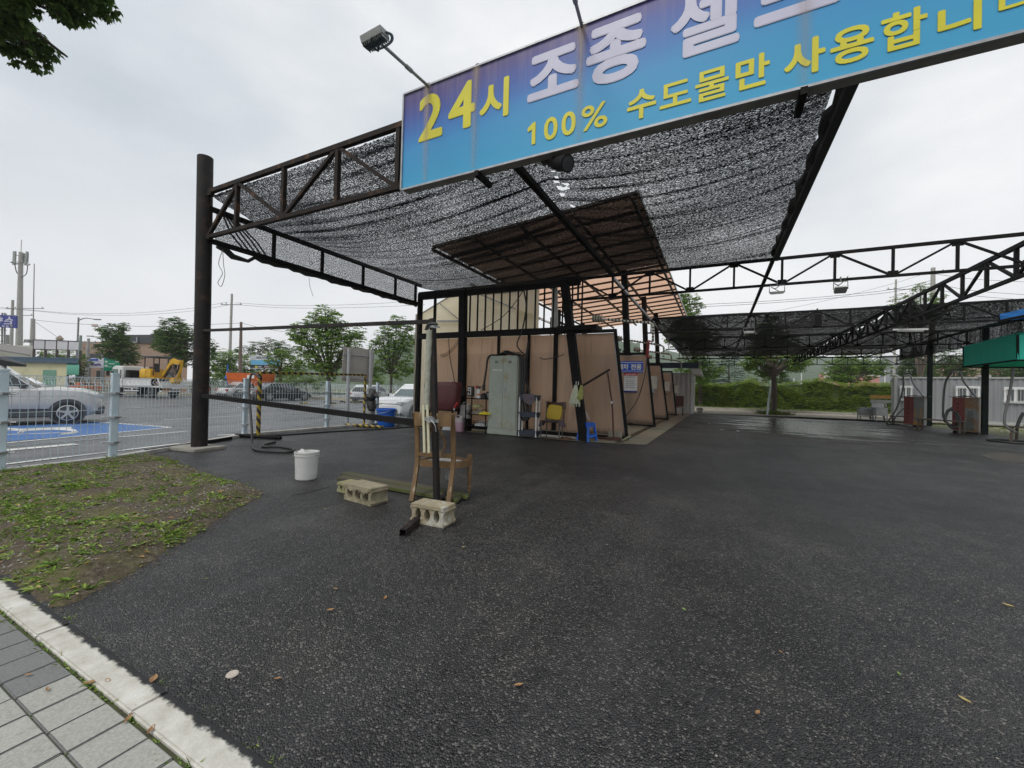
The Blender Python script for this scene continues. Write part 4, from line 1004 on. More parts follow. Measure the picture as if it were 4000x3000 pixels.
# signs on the second partition
b = MB(); S0 = at(2405, 1413, Y=15.97); S1 = at(2511, 1455, Y=15.97)
x0, x1, z1, z0 = S0.x-.28, S1.x, at(2510, 1411, Y=15.97).z, at(2508, 1455, Y=15.97).z
bs = T('bay_sign', 'blue sign with white lettering on the second partition panel above the notice', 'sign', (x0, 15.96, z0))
b.bx(x0, x1, 15.972, 15.99, z0, z1); pl = b.build('plate', M('sign_blue', (.015, .11, .6), (.015, .1, .55), .35), bs)
b = MB()
for f0, f1 in ((.86, .90), (.10, .14)): b.bx(x0, x1, 15.966, 15.970, z0+(z1-z0)*f0, z0+(z1-z0)*f1)
hh = z1-z0; wch = (x1-x0)
for ch_, a_, c_ in (('손', .015, .20), ('세', .27, .43), ('차', .435, .595), ('전', .655, .80), ('용', .81, .965)):
    glyph(b, ch_, (x0+wch*a_, 15.972, z0+hh*.24), (wch*(c_-a_), 0, 0), (0, 0, hh*.52), (0, -1, 0), .035, .004)
b.build('lettering', m_white2 if 'm_white2' in globals() else M('sign_white', (.8, .8, .8), (.76, .76, .76), .4), pl, fix=False)
def sheet_notice(name, px0, py0, px1, py1, Y, lab):
    a, c = at(px0, py0, Y=Y), at(px1, py1, Y=Y); X0, X1, Z1, Z0 = a.x, c.x, a.z, c.z; H_ = Z1-Z0; W2 = X1-X0
    r = T(name, lab, 'notice', (X0, Y, Z0))
    b = MB(); b.bx(X0, X1, Y, Y+.012, Z0, Z1); o = b.build('paper', M('notice_paper', (.72, .73, .75), (.68, .69, .7), .5), r)
    b = MB(); b.bx(X0, X1, Y-.004, Y-.001, Z1-H_*.135, Z1); o2 = b.build('red_band', M('notice_red', (.55, .02, .03), (.5, .02, .03), .4), o)
    b = MB(); glyph(b, '셀프세차사용설명', (X0+W2*.1, Y-.004, Z1-H_*.1), (W2*.8, 0, 0), (0, 0, H_*.065), (0, -1, 0), .02, .002); b.build('title', M('notice_white', (.8, .8, .8), (.8, .8, .8), .5), o2, fix=False)
    b = MB(); b.bx(X0, X1, Y-.004, Y-.001, Z0, Z0+H_*.09); b.build('blue_band', M('notice_blue', (.02, .03, .2), (.02, .03, .2), .4), o)
    b = MB()
    for k in range(2): b.bx(X0+W2*.06, X0+W2*(.92-.12*k), Y-.003, Y-.001, Z1-H_*(.2+.045*k), Z1-H_*(.185+.045*k))
    for k in range(5):
        z = Z1-H_*(.36+.095*k); b.bx(X0+W2*.18, X0+W2*.34, Y-.003, Y-.001, z-H_*.012, z+H_*.018); b.bx(X0+W2*.38, X0+W2*(.9-.1*(k % 2)), Y-.003, Y-.001, z, z+H_*.012); b.bx(X0+W2*.38, X0+W2*(.7+.1*(k % 3)), Y-.003, Y-.001, z-H_*.025, z-H_*.013)
        b.bx(X0+W2*.07, X0+W2*.1, Y-.003, Y-.001, z, z+H_*.02)
    b.build('print', M('notice_ink', (.12, .12, .14), (.16, .16, .18), .6), o)
sheet_notice('notice', 2438, 1457, 2488, 1534, 15.97, 'white instruction notice with a red heading under the blue sign')
# control boxes
def ctrl(px0, py0, px1, py1, Y, lab):
    a, c = at(px0, py0, Y=Y), at(px1, py1, Y=Y); r = T('control_box', lab, 'control box', (a.x, Y, c.z), 'control boxes on the partitions')
    b = MB(); b.bx(a.x, c.x, Y+.02, Y+.22, c.z, a.z); o = b.build('housing', M('beige_metal', (.5, .49, .43), (.42, .41, .36), .5, scale=5), r, bevel=.01)
    b = MB(); b.bx(a.x+.02, c.x-.03, Y+.0, Y+.018, c.z+.02, a.z-.02); d_ = b.build('door', M('beige_door', (.56, .55, .49), (.47, .46, .4), .5, scale=5), r, bevel=.006)
    b = MB(); b.bx(c.x-.07, c.x-.05, Y-.015, Y-.001, (a.z+c.z)/2-.05, (a.z+c.z)/2+.05); b.build('latch', K['galv'], d_)
    b = MB(); b.beam((a.x-.03, Y+.12, a.z+.05), (a.x-.03, Y+.12, c.z-.25), .05, .08); b.beam((a.x-.05, Y+.1, c.z-.08), (a.x+.18, Y-.05, c.z-.22), .03); b.build('bracket', K['steel'], r)
ctrl(2540, 1468, 2567, 1520, 20.3, 'pale beige control box on the third partition panel')
ctrl(2596, 1490, 2618, 1529, 24.7, 'grey control box on the fourth partition, half behind the third')
ctrl(2633, 1506, 2651, 1537, 27.3, 'faint grey control box before the corrugated shed wall')
b = MB(); a, c = at(2542, 1520, Y=20.3), at(2556, 1540, Y=20.3); b.bx(a.x, c.x, 20.31, 20.32, c.z, a.z); tag(b.build('small_notice', M('paper2', (.6, .6, .62), (.2, .2, .35), .6, scale=3)), 'small paper notice under the pale beige control box', 'notice')
# spray booms
def boom(p, q, lab, drop=.55, coil=False):
    p, q = V(p), V(q); d = (q-p).normalized(); r = T('spray_boom', lab, 'spray boom', p, 'wrapped spray booms over the bays')
    b = MB(); b.tube(curve([p, p+(q-p)*.5, p+(q-p)*.88, q+V((0, 0, -.04)), q+V((.03, 0, -.16)), q+V((.03, 0, -drop))], 8), .035, 10); b.build('pipe', M('white_pipe', (.62, .6, .52), (.48, .46, .38), .6, scale=9), r, smooth=True)
    b = MB(); l = (q-p).length; n = int(l/.11)
    for k in range(2, n): c = p+(q-p)*(k/n); b.tube([c-d*.03+V((0, 0, .03)), c+d*.02+V((0, 0, -.02))], .0395, 8)
    for k in range(5): b.tube([q+V((.03, 0, -.12-.1*k)), q+V((.03, 0, -.16-.1*k))], .0395, 8)
    b.build('tape_wrap', K['rubber'], r)
    b = MB(); b.tube([p+d*-.32+V((0, .02, .02)), p+d*-.12, p+d*.02], [.10, .12, .08], 10)
    b.build('wrapped_joint', M('rag_wrap', (.5, .48, .4), (.33, .31, .25), .85, scale=10, bmp=.6, bscale=18, bdist=.03), r, smooth=True)
    b = MB()
    for k in range(4): b.tube([p+d*(-.28+.09*k)+V((0, .13*math.cos(a), .13*math.sin(a)+.01)) for a in [i*.628 for i in range(10)]], .01, 5, closed=True)
    b.build('strap', K['steel'], r)
    if coil:
        e = at(2533, 1330, Y=p.y); e2 = at(2528, 1398, Y=p.y)
        b = MB(); n = 110; st = q+V((.03, 0, -drop))
        b.tube([st, e], .02, 8)
        b.tube([e+(e2-e)*(k/n)+V((.045*math.cos(k*.85), .045*math.sin(k*.85), 0)) for k in range(n+1)], .012, 5); b.build('coil_hose', M('red_hose', (.42, .03, .02), (.3, .02, .015), .45), r, smooth=True)
        b = MB(); b.tube(curve([e2, at(2518, 1470, Y=p.y), at(2490, 1560, Y=p.y), at(2444, 1628, Y=p.y)], 8), .016, 6); b.build('hose', K['rubber'], r, smooth=True)
boom(at(2352, 1247, Y=13.4), at(2548, 1262, Y=13.4), 'white spray boom wrapped in black tape with a red coiled hose, nearest of the booms', .6, True)
boom(at(2428, 1325, Y=17.8), at(2590, 1350, Y=17.8), 'white taped spray boom over the second bay behind the red coil', .35)
boom(at(2500, 1368, Y=22.2), at(2620, 1384, Y=22.2), 'white taped spray boom over the third bay', .3)
boom(at(2545, 1396, Y=26), at(2660, 1412, Y=26), 'farthest white taped spray boom by the blue shed roof', .4)

# cream tent behind the first bay
tn = T('cream_tent', 'cream tarpaulin tent with a gabled roof rising behind the black lattice', 'tent', (-8, 11.5, 0))
TY0, TY1 = 11.6, 17.5
A_ = [at(1632, 1228, Y=TY0), at(1813, 1119, Y=TY0)]
b = MB()
ex, ez, ax, az = A_[0].x, A_[0].z, A_[1].x, A_[1].z
fx = ax+(ax-ex)
def wav(p, k): return p+V((0, 0, .03*noise.noise((p.x*2, p.y*2, k))))
b.grid(lambda u, v: wav(V((ex+(ax-ex)*u, TY0+(TY1-TY0)*v, ez+(az-ez)*u)), 1), 16, 20)
b.grid(lambda u, v: wav(V((ax+(fx-ax)*u, TY0+(TY1-TY0)*v, az+(ez-az)*u)), 1), 16, 20)
b.build('roof_sheet', m_tarp, tn, smooth=True, fix=False)
b = MB(); b.grid(lambda u, v: V((ex+(fx-ex)*u, TY0+.05+.02*noise.noise((u*9, v*9, 0)), max(0, (ez-.02)*v)+(az-ez)*max(0, 1-abs(2*u-1))*v)), 30, 14)
b.build('front_sheet', m_tarp, tn, smooth=True, fix=False)
b = MB(); b.grid(lambda u, v: V((ex+.03*noise.noise((u*14, v*3, 3)), TY0-.12+(TY1-TY0+.1)*u, ez*v)), 40, 8)
b.build('side_sheet', M('white_side_sheet', (.8, .78, .73), (.5, .48, .44), .6, scale=3, stretch=(1, 1, .15)), tn, smooth=True, fix=False)
b = MB()
for y in (TY0, TY0+2, TY0+4): b.beam((ex, y, ez-.05), (ax, y, az-.05), .04); b.beam((ax, y, az-.05), (fx, y, ez-.05), .04); b.beam((ex, y, 0), (ex, y, ez), .05)
b.beam((ex+.9, TY0-.02, ez-.3), (ex+2.0, TY0-.02, ez-.35), .06); b.beam((ex+.95, TY0-.02, ez+.35), (ex+1.9, TY0-.02, ez-.35), .03)
b.build('frame', K['greymetal'], tn)
tn2 = T('tarpaulin_canopy', 'second paler tarpaulin roof with a metal rail behind the lattice bars', 'tarpaulin', (-6.2, 13, 3))
b = MB(); q0, q1, q2, q3 = at(1860, 1150, Y=13), at(1970, 1120, Y=13.2), at(2108, 1105, Y=13.4), at(2108, 1290, Y=13.4)
b.grid(lambda u, v: V((q0.x+(q2.x-q0.x)*u, 13+.4*u+.03*noise.noise((u*14+v*8, v*2, 0)), (2.6)*(1-v)+v*((q0.z+(q1.z-q0.z)*u/.42) if u < .42 else (q1.z+(q2.z-q1.z)*(u-.42)/.58)))), 34, 14); b.build('sheet', m_tarp, tn2, smooth=True, fix=False)
b = MB(); b.beam(at(1865, 1150, Y=12.9), at(2050, 1135, Y=13.2), .07); b.beam(at(1840, 1110, Y=12.9), at(1890, 1140, Y=12.9), .1); b.build('rail', K['greymetal'], tn2)
# ================================================================== THINGS ALONG THE FIRST BAY WALL
# locker
m_lock = M('locker_paint', (.40, .45, .38), (.34, .38, .32), .45, scale=4, stain=(.30, .22, .07), sscale=2.6, slo=.55, shi=.72)
LX0, LX1, LY0, LY1, LH = -5.78, -4.86, 10.2, 10.34, 1.86
zt = at(1935, 1392, Y=10.2).z; LH = zt
lk = T('locker', 'tall grey green steel locker with two doors and rust stains against the bronze wall', 'locker', (-5.3, 10.2, 0))
LY1 = 10.2+.18
b = MB(); b.bx(LX0, LX1, 10.0, 10.36, .02, LH); b.build('body', m_lock, lk, bevel=.008)
b = MB(); b.bx(LX0-.0, LX1+.0, 9.985, 9.999, .02, .17); b.build('plinth', m_lock, lk)
for s_ in (0, 1):
    x0 = LX0+.03+s_*(LX1-LX0-.06)/2; x1 = x0+(LX1-LX0-.06)/2-.006
    b = MB(); b.bx(x0, x1, 9.98, 9.998, .19, LH-.04); d_ = b.build('door', m_lock, lk, bevel=.003)
    b = MB(); xc = x1-.08 if s_ == 0 else x0+.08; b.bx(xc-.03, xc+.03, 9.974, 9.979, 1.0*LH/1.95, 1.17*LH/1.95); b.bx(xc-.012, xc+.012, 9.962, 9.973, 1.03*LH/1.95, 1.14*LH/1.95); b.build('handle', K['galv'], d_)
    b = MB(); xc = (x0+x1)/2
    for k in range(3): b.bx(xc-.05, xc+.05, 9.974, 9.979, LH-.16-.025*k, LH-.15-.025*k)
    b.build('vent', K['steel'], d_)
b = MB(); b.bx(LX0+.12, LX0+.42, 9.975, 9.979, LH-.42, LH-.39); b.add([(LX0+.36, 9.974, LH-.40), (LX0+.43, 9.974, LH-.38), (LX0+.42, 9.974, LH-.46)], [(0, 1, 2)]); b.build('sticker_remains', K['white'], lk, fix=False)
b = MB(); tp = V((LX0+.1, 10.15, LH+.005))
b.grid(lambda u, v: V((LX0+.0+(LX1-LX0+.12)*u, 9.96+.42*v, LH+.01+.05*abs(noise.noise((u*4, v*3, 1)))+.13*math.exp(-((u-.45)**2*22+(v-.5)**2*5)))), 22, 8)
b.grid(lambda u, v: V((LX0+.28+.6*u, 10.1+.2*v, LH+.17-.08*u+.03*noise.noise((u*6, v*4, 7)))), 10, 4)
tag(b.build('black_sheet', K['rubber'], smooth=True, fix=False), 'crumpled black sheet lying on top of the locker', 'sheet')
b = MB(); b.tube(curve([(LX0+.1, 10.1, LH+.03), (LX0-.03, 9.98, LH-.05), (LX0-.08, 9.97, LH-.4), (LX0-.13, 9.97, LH-.75), (LX0-.14, 9.97, LH-.92)], 6), .03, 8); b.tube([(LX0-.14, 9.97, LH-.82), (LX0-.145, 9.97, LH-.99)], .045, 8)
tag(b.build('hose', K['rubber'], smooth=True), 'short black hose hanging down the left edge of the locker', 'hose')
b = MB(); e = LX1
for k in range(3):
    b.tube(curve([(e-.25, 10.1, LH+.03+.02*k), (e+.02+.05*k, 10.0, LH-.03), (e+.09+.06*k, 9.97, LH-.3), (e+.1+.05*k, 9.97, LH-.9), (e+.11+.1*k, 9.97, .75), (e+.16+.1*k, 9.96, .5), (e+.3, 9.95, .48+.03*k), (e+.4, 9.97, .7), (e+.36, 10.0, 1.1), (e+.2, 10.1, 1.6), (e+.14, 10.2, 2.2), (e+.14, 10.3, 2.6)], 7), .032, 8)
tag(b.build('hose_bundle', K['rubber'], smooth=True), 'thick black hoses hanging in loops on the right side of the locker', 'hose')
# wire rack
rk = T('wire_rack', 'black three shelf wire rack with bottles and cloths left of the locker', 'rack', (-6.3, 10.1, 0))
X0, X1, Yf, Yb = -6.52, -5.84, 9.98, 10.3; zr = [.2, .53, .98]
for x in (X0, X1):
    for y in (Yf, Yb): b = MB(); b.beam((x, y, 0.03), (x, y, 1.12), .028); b.build('leg', K['steel'], rk)
for z in zr:
    b = MB(); 
    for y in (Yf, Yb): b.beam((X0, y, z), (X1, y, z), .02)
    for x in (X0, X1): b.beam((x, Yf, z), (x, Yb, z), .02)
    for k in range(1, 14): b.beam((X0+(X1-X0)*k/14, Yf, z), (X0+(X1-X0)*k/14, Yb, z), .006)
    if z < .9:
        for y in (Yf-.02, Yb+.02): b.beam((X0+.05, y, z+.12), (X1-.05, y, z+.12), .01)
        for k in range(1, 20): b.beam((X0+(X1-X0)*k/20, Yf-.02, z+.12), (X0+(X1-X0)*k/20, Yf+.01, z), .006)
    else: b.bx(X0, X1, Yf+.01, Yb-.01, z+.012, z+.02)
    b.build('shelf', K['steel'], rk)
for x in (X0, X1): b = MB(); b.tube(curve([(x, Yf, 1.1), (x, Yf+.03, 1.17), (x, Yb-.03, 1.17), (x, Yb, 1.1)], 5), .014, 6); b.build('handle', K['steel'], rk)
for x in (X0, X1):
    for y in (Yf, Yb):
        b = MB(); b.lathe([(.0, 0), (.03, 0), (.03, .03), (0, .03)], (x, y, 0), 10); b.build('caster', K['rubber'], rk)
clear = translucent('clear_plastic', (.7, .7, .68), (.55, .55, .54), .4, 8, .25)
m_red = M('red_plastic', (.5, .02, .03), (.42, .02, .02), .4)
def bottle(name, c, h, r, lab, cap=K['white'], spray=False, body=clear):
    o = T(name, lab, 'bottle', c); C_ = V(c)
    b = MB(); b.lathe([(0, 0), (r, 0), (r, h*.6), (r*.95, h*.66), (r*.4, h*.78), (r*.36, h*.84)], C_, 14); b.build('body', body, o, smooth=True)
    b = MB()
    if spray:
        b.lathe([(r*.42, h*.83), (r*.42, h*.9), (r*.3, h*.92)], C_, 10); b.box(C_+V((.01, 0, h*.97)), (.05, .03, h*.12)); b.box(C_+V((.06, 0, h)), (.08, .02, .022)); b.beam(C_+V((.04, 0, h*.95)), C_+V((.075, 0, h*.82)), .012)
    else: b.lathe([(r*.62, h*.8), (r*.62, h), (0, h)], C_, 12)
    b.build('cap', cap, o)
bottle('spray_bottle', (-6.22, 10.08, 1.0), .36, .055, 'white spray bottle standing on the top of the wire rack, behind its neighbour', m_red, False)
bottle('spray_bottle', (-6.10, 10.0, 1.0), .33, .06, 'spray bottle with an orange label at the front of the rack top', K['blackp'], True, K['white'])
b = MB(); b.lathe([(.0615, .08), (.0615, .13)], (-6.10, 10.0, 1.0), 14); tag(b.build('paper_band', M('orange_band', (.6, .16, .03), (.6, .2, .05), .5)), 'orange paper band round the front spray bottle', 'band')
def heap(name, c, sx, sy, sz, mat, lab, cat, seed=0):
    b = MB(); C_ = V(c); nA, nB = 18, 8
    rings = []
    for i in range(nB+1):
        ph = math.pi/2*i/nB; rings.append([C_+V((sx*math.cos(ph)*math.cos(a)*(1+.3*noise.noise((math.cos(a)*2, math.sin(a)*2, seed+i*.2))), sy*math.cos(ph)*math.sin(a), sz*math.sin(ph)*(1+.5*noise.noise((math.cos(a)*1.7, math.sin(a)*1.7, seed))))) for a in [j*6.283/nA for j in range(nA)]])
    b.loft(rings); return tag(b.build(name, mat, smooth=True), lab, cat)
heap('cloth', (-5.98, 10.08, 1.0), .11, .1, .13, K['rubber'], 'black cloth bundle on the rack top beside the spray bottle', 'cloth', 1)
heap('plastic_bag', (-5.93, 10.2, 1.0), .1, .08, .17, clear, 'crumpled clear plastic bag at the back of the rack top', 'bag', 2)
heap('cloth', (-5.87, 9.96, .55), .2, .1, .07, M('yellow_cloth', (.72, .58, .03), (.6, .47, .03), .8), 'bright yellow cloth on the middle shelf of the rack', 'cloth', 3)
heap('glove', (-6.15, 10.1, .55), .24, .12, .1, M('white_glove', (.5, .48, .4), (.35, .33, .27), .85, scale=14), 'grubby pale work gloves on the middle shelf of the rack', 'gloves', 4)
heap('cloth', (-6.2, 10.1, .73), .2, .1, .09, M('lime_cloth', (.42, .42, .18), (.2, .2, .1), .85, scale=14), 'pale yellow patterned rag under the rack top', 'cloth', 8)
heap('rags', (-6.0, 10.05, .21), .22, .13, .13, M('stripe_rag', (.55, .55, .55), (.1, .1, .1), .85, scale=18), 'black and white rags in the lowest basket of the rack', 'rags', 5)
# jerry cans, tank, boxes
def jerry(c, w_, d_, h, lab, mat):
    r = T('jerry_can', lab, 'jerry can', c, None); C_ = V(c)
    b = MB(); rings = []
    for z, f in ((0, .92), (.02, 1), (h*.72, 1), (h*.84, .93), (h*.88, .7)):
        rings.append([C_+V((w_/2*f*(abs(math.cos(a))**.5)*math.copysign(1, math.cos(a)), d_/2*f*(abs(math.sin(a))**.5)*math.copysign(1, math.sin(a)), z)) for a in [k*6.283/20+.001 for k in range(20)]])
    b.loft(rings); b.build('body', mat, r, smooth=True)
    b = MB(); b.tube(curve([C_+V((-w_*.3, 0, h*.86)), C_+V((-w_*.22, 0, h)), C_+V((w_*.1, 0, h)), C_+V((w_*.15, 0, h*.86))], 5), .018, 8); b.build('handle', mat, r, smooth=True)
    b = MB(); b.cyl(C_+V((w_*.3, 0, h*.86)), C_+V((w_*.3, 0, h*.97)), .035); b.build('cap', K['white'], r)
def pinkmat():
    mt, t, N, L = nt('pink_liquid_can'); tc = N.new('ShaderNodeTexCoord'); s = N.new('ShaderNodeSeparateXYZ'); L.new(tc.outputs['Object'], s.inputs[0])
    c = mixc(t, math_(t, 'GREATER_THAN', s.outputs['Z'], .27), (.62, .40, .5), (.62, .56, .57)); p = pbsdf(t, c, .35); tr = N.new('ShaderNodeBsdfTranslucent'); L.new(c, tr.inputs[0]); m2 = N.new('ShaderNodeMixShader'); m2.inputs[0].default_value = .3
    L.new(p.outputs[0], m2.inputs[1]); L.new(tr.outputs[0], m2.inputs[2]); out(t, m2.outputs[0]); return mt
jerry((-6.78, 10.02, 0), .33, .22, .46, 'jerry can of pink liquid standing left of the wire rack', pinkmat())
jerry((-6.72, 10.27, .38), .34, .2, .46, 'grey white jerry can standing on a box behind the pink one', clear)
b = MB(); b.bx(-6.9, -6.55, 10.17, 10.36, 0, .375); tag(b.build('box', K['steel'], bevel=.01), 'dark box under the grey white jerry can', 'box')
b = MB(); b.box((-7.18, 10.1, .175), (.36, .25, .34), R(4)); tag(b.build('foam_box', M('foam_box', (.66, .67, .68), (.56, .57, .58), .7), bevel=.012), 'white foam box on the ground under the brown tank', 'box')
b = MB(); q = V((-6.98, 9.93, 0)); b.tube([q+V((.0, 0, .2)), q+V((.1, 0, .72))], .022, 8); w_ = b.build('washer_brush', K['white'], smooth=True); tag(w_, 'white handled brush with a red grip leaning between the foam box and jerry can', 'brush')
b = MB(); b.tube([q+V((.095, 0, .70)), q+V((.22, 0, .86))], .035, 8); tag(b.build('grip', m_red, w_, smooth=True))
m_tank = M('brown_tank', (.13, .035, .035), (.10, .028, .03), .4, scale=4, stain=(.2, .1, .09), sscale=8, slo=.62)
tk = T('plastic_tank', 'dark red brown rounded plastic tank on a stand behind the padded tube', 'tank', (-7.45, 10.1, 0))
b = MB(); rings = []; c = V((-7.42, 10.08, 0))
z0, z1 = .62, 1.45
for z, f in ((z0, .82), (z0+.04, .9), (z0+.3, .94), (z1-.12, 1), (z1-.03, .97), (z1, .88)):
    rings.append([c+V((.62*f*(abs(math.cos(a))**.45)*math.copysign(1, math.cos(a)), .26*f*(abs(math.sin(a))**.5)*math.copysign(1, math.sin(a)), z)) for a in [k*6.283/28+.001 for k in range(28)]])
b.loft(rings); b.build('body', m_tank, tk, smooth=True)
b = MB(); b.cyl(c+V((.3, -.05, z1-.01)), c+V((.3, -.05, z1+.07)), .02); b.lathe([(0, .1), (.03, .09), (.03, .06), (0, .06)], c+V((.3, -.05, z1)), 10); b.build('valve', K['chrome'], tk)
b = MB()
for x in (-.5, .5):
    for y in (-.18, .18): b.beam(c+V((x, y, 0)), c+V((x, y, z0)), .05)
b.bx(c.x-.58, c.x+.58, c.y-.24, c.y+.24, z0-.03, z0-.001); b.build('stand', K['steel'], tk)
for (x, lab) in ((-6.86, 'weathered electric socket box on the left black column'), (-6.52, 'smaller socket box right of the left black column')):
    z = 1.18; s_ = T('socket_box', lab, 'socket', (x, 10.2, z-.1), 'socket boxes')
    b = MB(); b.bx(x-.1, x+.1, 10.19, 10.27, z-.14, z+.16); b.build('housing', K['blackp'], s_, bevel=.01)
    b = MB(); b.bx(x-.07, x+.04, 10.175, 10.187, z-.1, z+.12); p_ = b.build('plate', K['white'], s_, bevel=.004)
    b = MB()
    for dz in (-.04, .06): b.lathe([(.03, 0), (.03, .006), (0, .006)], (x-.015, 10.17, z+dz), 12, 'y')
    b.build('outlet', K['blackp'], p_)
# cables on the wall
def cable(name, pts, r, lab, mat=None, cat='cable'):
    b = MB(); b.tube(curve(pts, 8), r, 6); return tag(b.build(name, mat or K['rubber'], smooth=True), lab, cat)
cable('cable', [at(1752, 1320, Y=10.37), at(1758, 1400, Y=10.37), at(1768, 1450, Y=10.37), at(1779, 1508, Y=10.37)], .012, 'brown cable hanging down the leftmost bronze wall panel')
b = MB(); p, q = at(1722, 1390, Y=10.38), at(1793, 1328, Y=10.38); n = 130
b.tube([p+(q-p)*(k/n)+V((.045*math.cos(k*.62), 0, .05*math.sin(k*.62)-.12*math.sin(math.pi*k/n))) for k in range(n+1)], .007, 5); tag(b.build('coiled_cable', M('brown_cable', (.25, .15, .1), (.2, .12, .08), .6), smooth=True), 'thin coiled brown cable strung across the leftmost wall panel', 'cable')
cable('cable', [at(1880, 1290, Y=10.3), at(1960, 1240, Y=10.3), at(2010, 1185, Y=10.3), at(2050, 1125, Y=10.3)], .011, 'thin cable hanging diagonally across the lattice bars')
cable('cable', [at(2046, 1130, Y=10.25), at(2055, 1200, Y=10.25), at(2040, 1290, Y=10.25), at(2020, 1350, Y=10.25), at(2060, 1395, Y=10.25)], .02, 'thick black cable hanging down the lattice beside the locker')
cable('cable', [at(2108, 1396, Y=10.2), at(2125, 1403, Y=10.2), at(2160, 1398, Y=10.2), at(2203, 1385, Y=10.2)], .012, 'black cable sagging between the locker hoses and the slanted column')
# trolley
m_navy = M('navy_plastic', (.045, .055, .08), (.035, .042, .06), .45)
ty = T('trolley', 'three tier dark blue plastic trolley with white posts right of the locker', 'trolley', (-4.5, 9.95, 0))
tx0, tx1, ty0, ty1 = -4.75, -4.2, 9.82, 10.06
for z in (.06, .55, 1.0):
    b = MB(); rr = []
    def rect(f, zz): return [V(((tx0+tx1)/2+(tx1-tx0)/2*f*a, (ty0+ty1)/2+(ty1-ty0)/2*f*c, zz)) for a, c in ((-1, -1), (1, -1), (1, 1), (-1, 1))]
    b.loft([rect(.95, z), rect(1.02, z+.14), rect(.98, z+.14), rect(.92, z+.015)]); b.build('tray', m_navy, ty, bevel=.006)
for x in (tx0+.03, tx1-.03):
    for y in (ty0+.02, ty1-.02):
        b = MB(); b.cyl((x, y, .04), (x, y, 1.08), .022, n=10); b.build('post', K['white'], ty, smooth=True)
b = MB(); b.grid(lambda u, v: V((-4.62+.34*u+.04*v, 9.79-.02*abs(v-.5)+.06*max(0, .4-v), 1.17-.30*v*(1-.7*abs(u-.5))-.02*noise.noise((u*6, v*5, 0)))), 14, 12)
tag(b.build('cloth', M('mauve_cloth', (.14, .115, .13), (.09, .075, .09), .9, scale=14), smooth=True, fix=False), 'dark mauve cloth draped over the top tray of the trolley', 'cloth')
# chair with yellow cushion
yc = T('dining_chair', 'metal legged chair with a dark back beside the slanted column', 'chair', (-3.9, 10.15, 0)); c = V((-3.9, 10.15, 0)); sw = .25
m_ch = M('chair_metal', (.16, .15, .13), (.09, .08, .07), .4, .4)
for x, y in ((-sw, -.14), (sw, -.14), (-sw+.03, .2), (sw-.03, .2)):
    b = MB(); b.tube([c+V((x*1.05, y, 0)), c+V((x, y*.9, .45))], .018, 8); b.build('leg', m_ch, yc, smooth=True)
b = MB(); b.box(c+V((0, .02, .46)), (.54, .40, .04)); b.build('seat', M('chair_seat', (.06, .03, .02), (.05, .025, .02), .5), yc, bevel=.01)
b = MB(); b.beam(c+V((-sw, -.12, .22)), c+V((sw, -.12, .22)), .02); b.build('stretcher', m_ch, yc)
b = MB()
for s_ in (-1, 1): b.tube([c+V((s_*sw, .2, .45)), c+V((s_*sw*1.02, .23, .95))], .018, 8)
b.build('back_post', m_ch, yc)
b = MB(); b.grid(lambda u, v: c+V(((u-.5)*.56, .24-.05*math.sin(math.pi*u), .78+.2*v-.02*math.sin(math.pi*u)*v)), 10, 2); b.grid(lambda u, v: c+V(((u-.5)*.56, .26-.05*math.sin(math.pi*u), .78+.2*v-.02*math.sin(math.pi*u)*v)), 10, 2); b.build('backrest', M('dark_veneer', (.07, .022, .016), (.05, .018, .014), .4), yc, smooth=True, fix=False)
b = MB(); b.grid(lambda u, v: c+V(((u-.5)*.62+.02, -.2+.4*min(1, v*1.5)-.02, .485+.012*noise.noise((u*8, v*8, 0))-(.24*(abs(u-.5)*2-.78)/.22*(.6+.5*noise.noise((v*3, u, 5))) if abs(u-.5) > .39 else 0))), 30, 10)
tag(b.build('cloth', M('purple_cloth', (.16, .125, .16), (.11, .09, .115), .9, scale=20), smooth=True, fix=False), 'purple grey cloth hanging over the seat of the chair under the yellow cushion', 'cloth')
b = MB(); rings = []
cc = c+V((.03, -.02, .5)); tilt = Matrix.Rotation(R(-14), 3, 'X') @ Matrix.Rotation(R(6), 3, 'Y')
for yy, f in ((-.03, .9), (-.022, .97), (.0, 1), (.022, .97), (.03, .9)):
    rings.append([cc+tilt @ V((.21*f*(abs(math.cos(a))**.4)*math.copysign(1, math.cos(a)), yy, .21+.2*f*(abs(math.sin(a))**.4)*math.copysign(1, math.sin(a)))) for a in [k*6.283/28+.001 for k in range(28)]])
b.loft(rings); tag(b.build('cushion', M('yellow_cushion', (.5, .36, .03), (.42, .29, .025), .7, scale=50), smooth=True), 'mustard yellow square cushion leaning on the chair by the column', 'cushion')
heap('dry_litter', (-3.5, 10.2, .01), .2, .12, .06, M('dry_litter', (.14, .08, .04), (.08, .045, .025), .9, scale=20), 'heap of dry leaves at the foot of the slanted column', 'litter', 6)
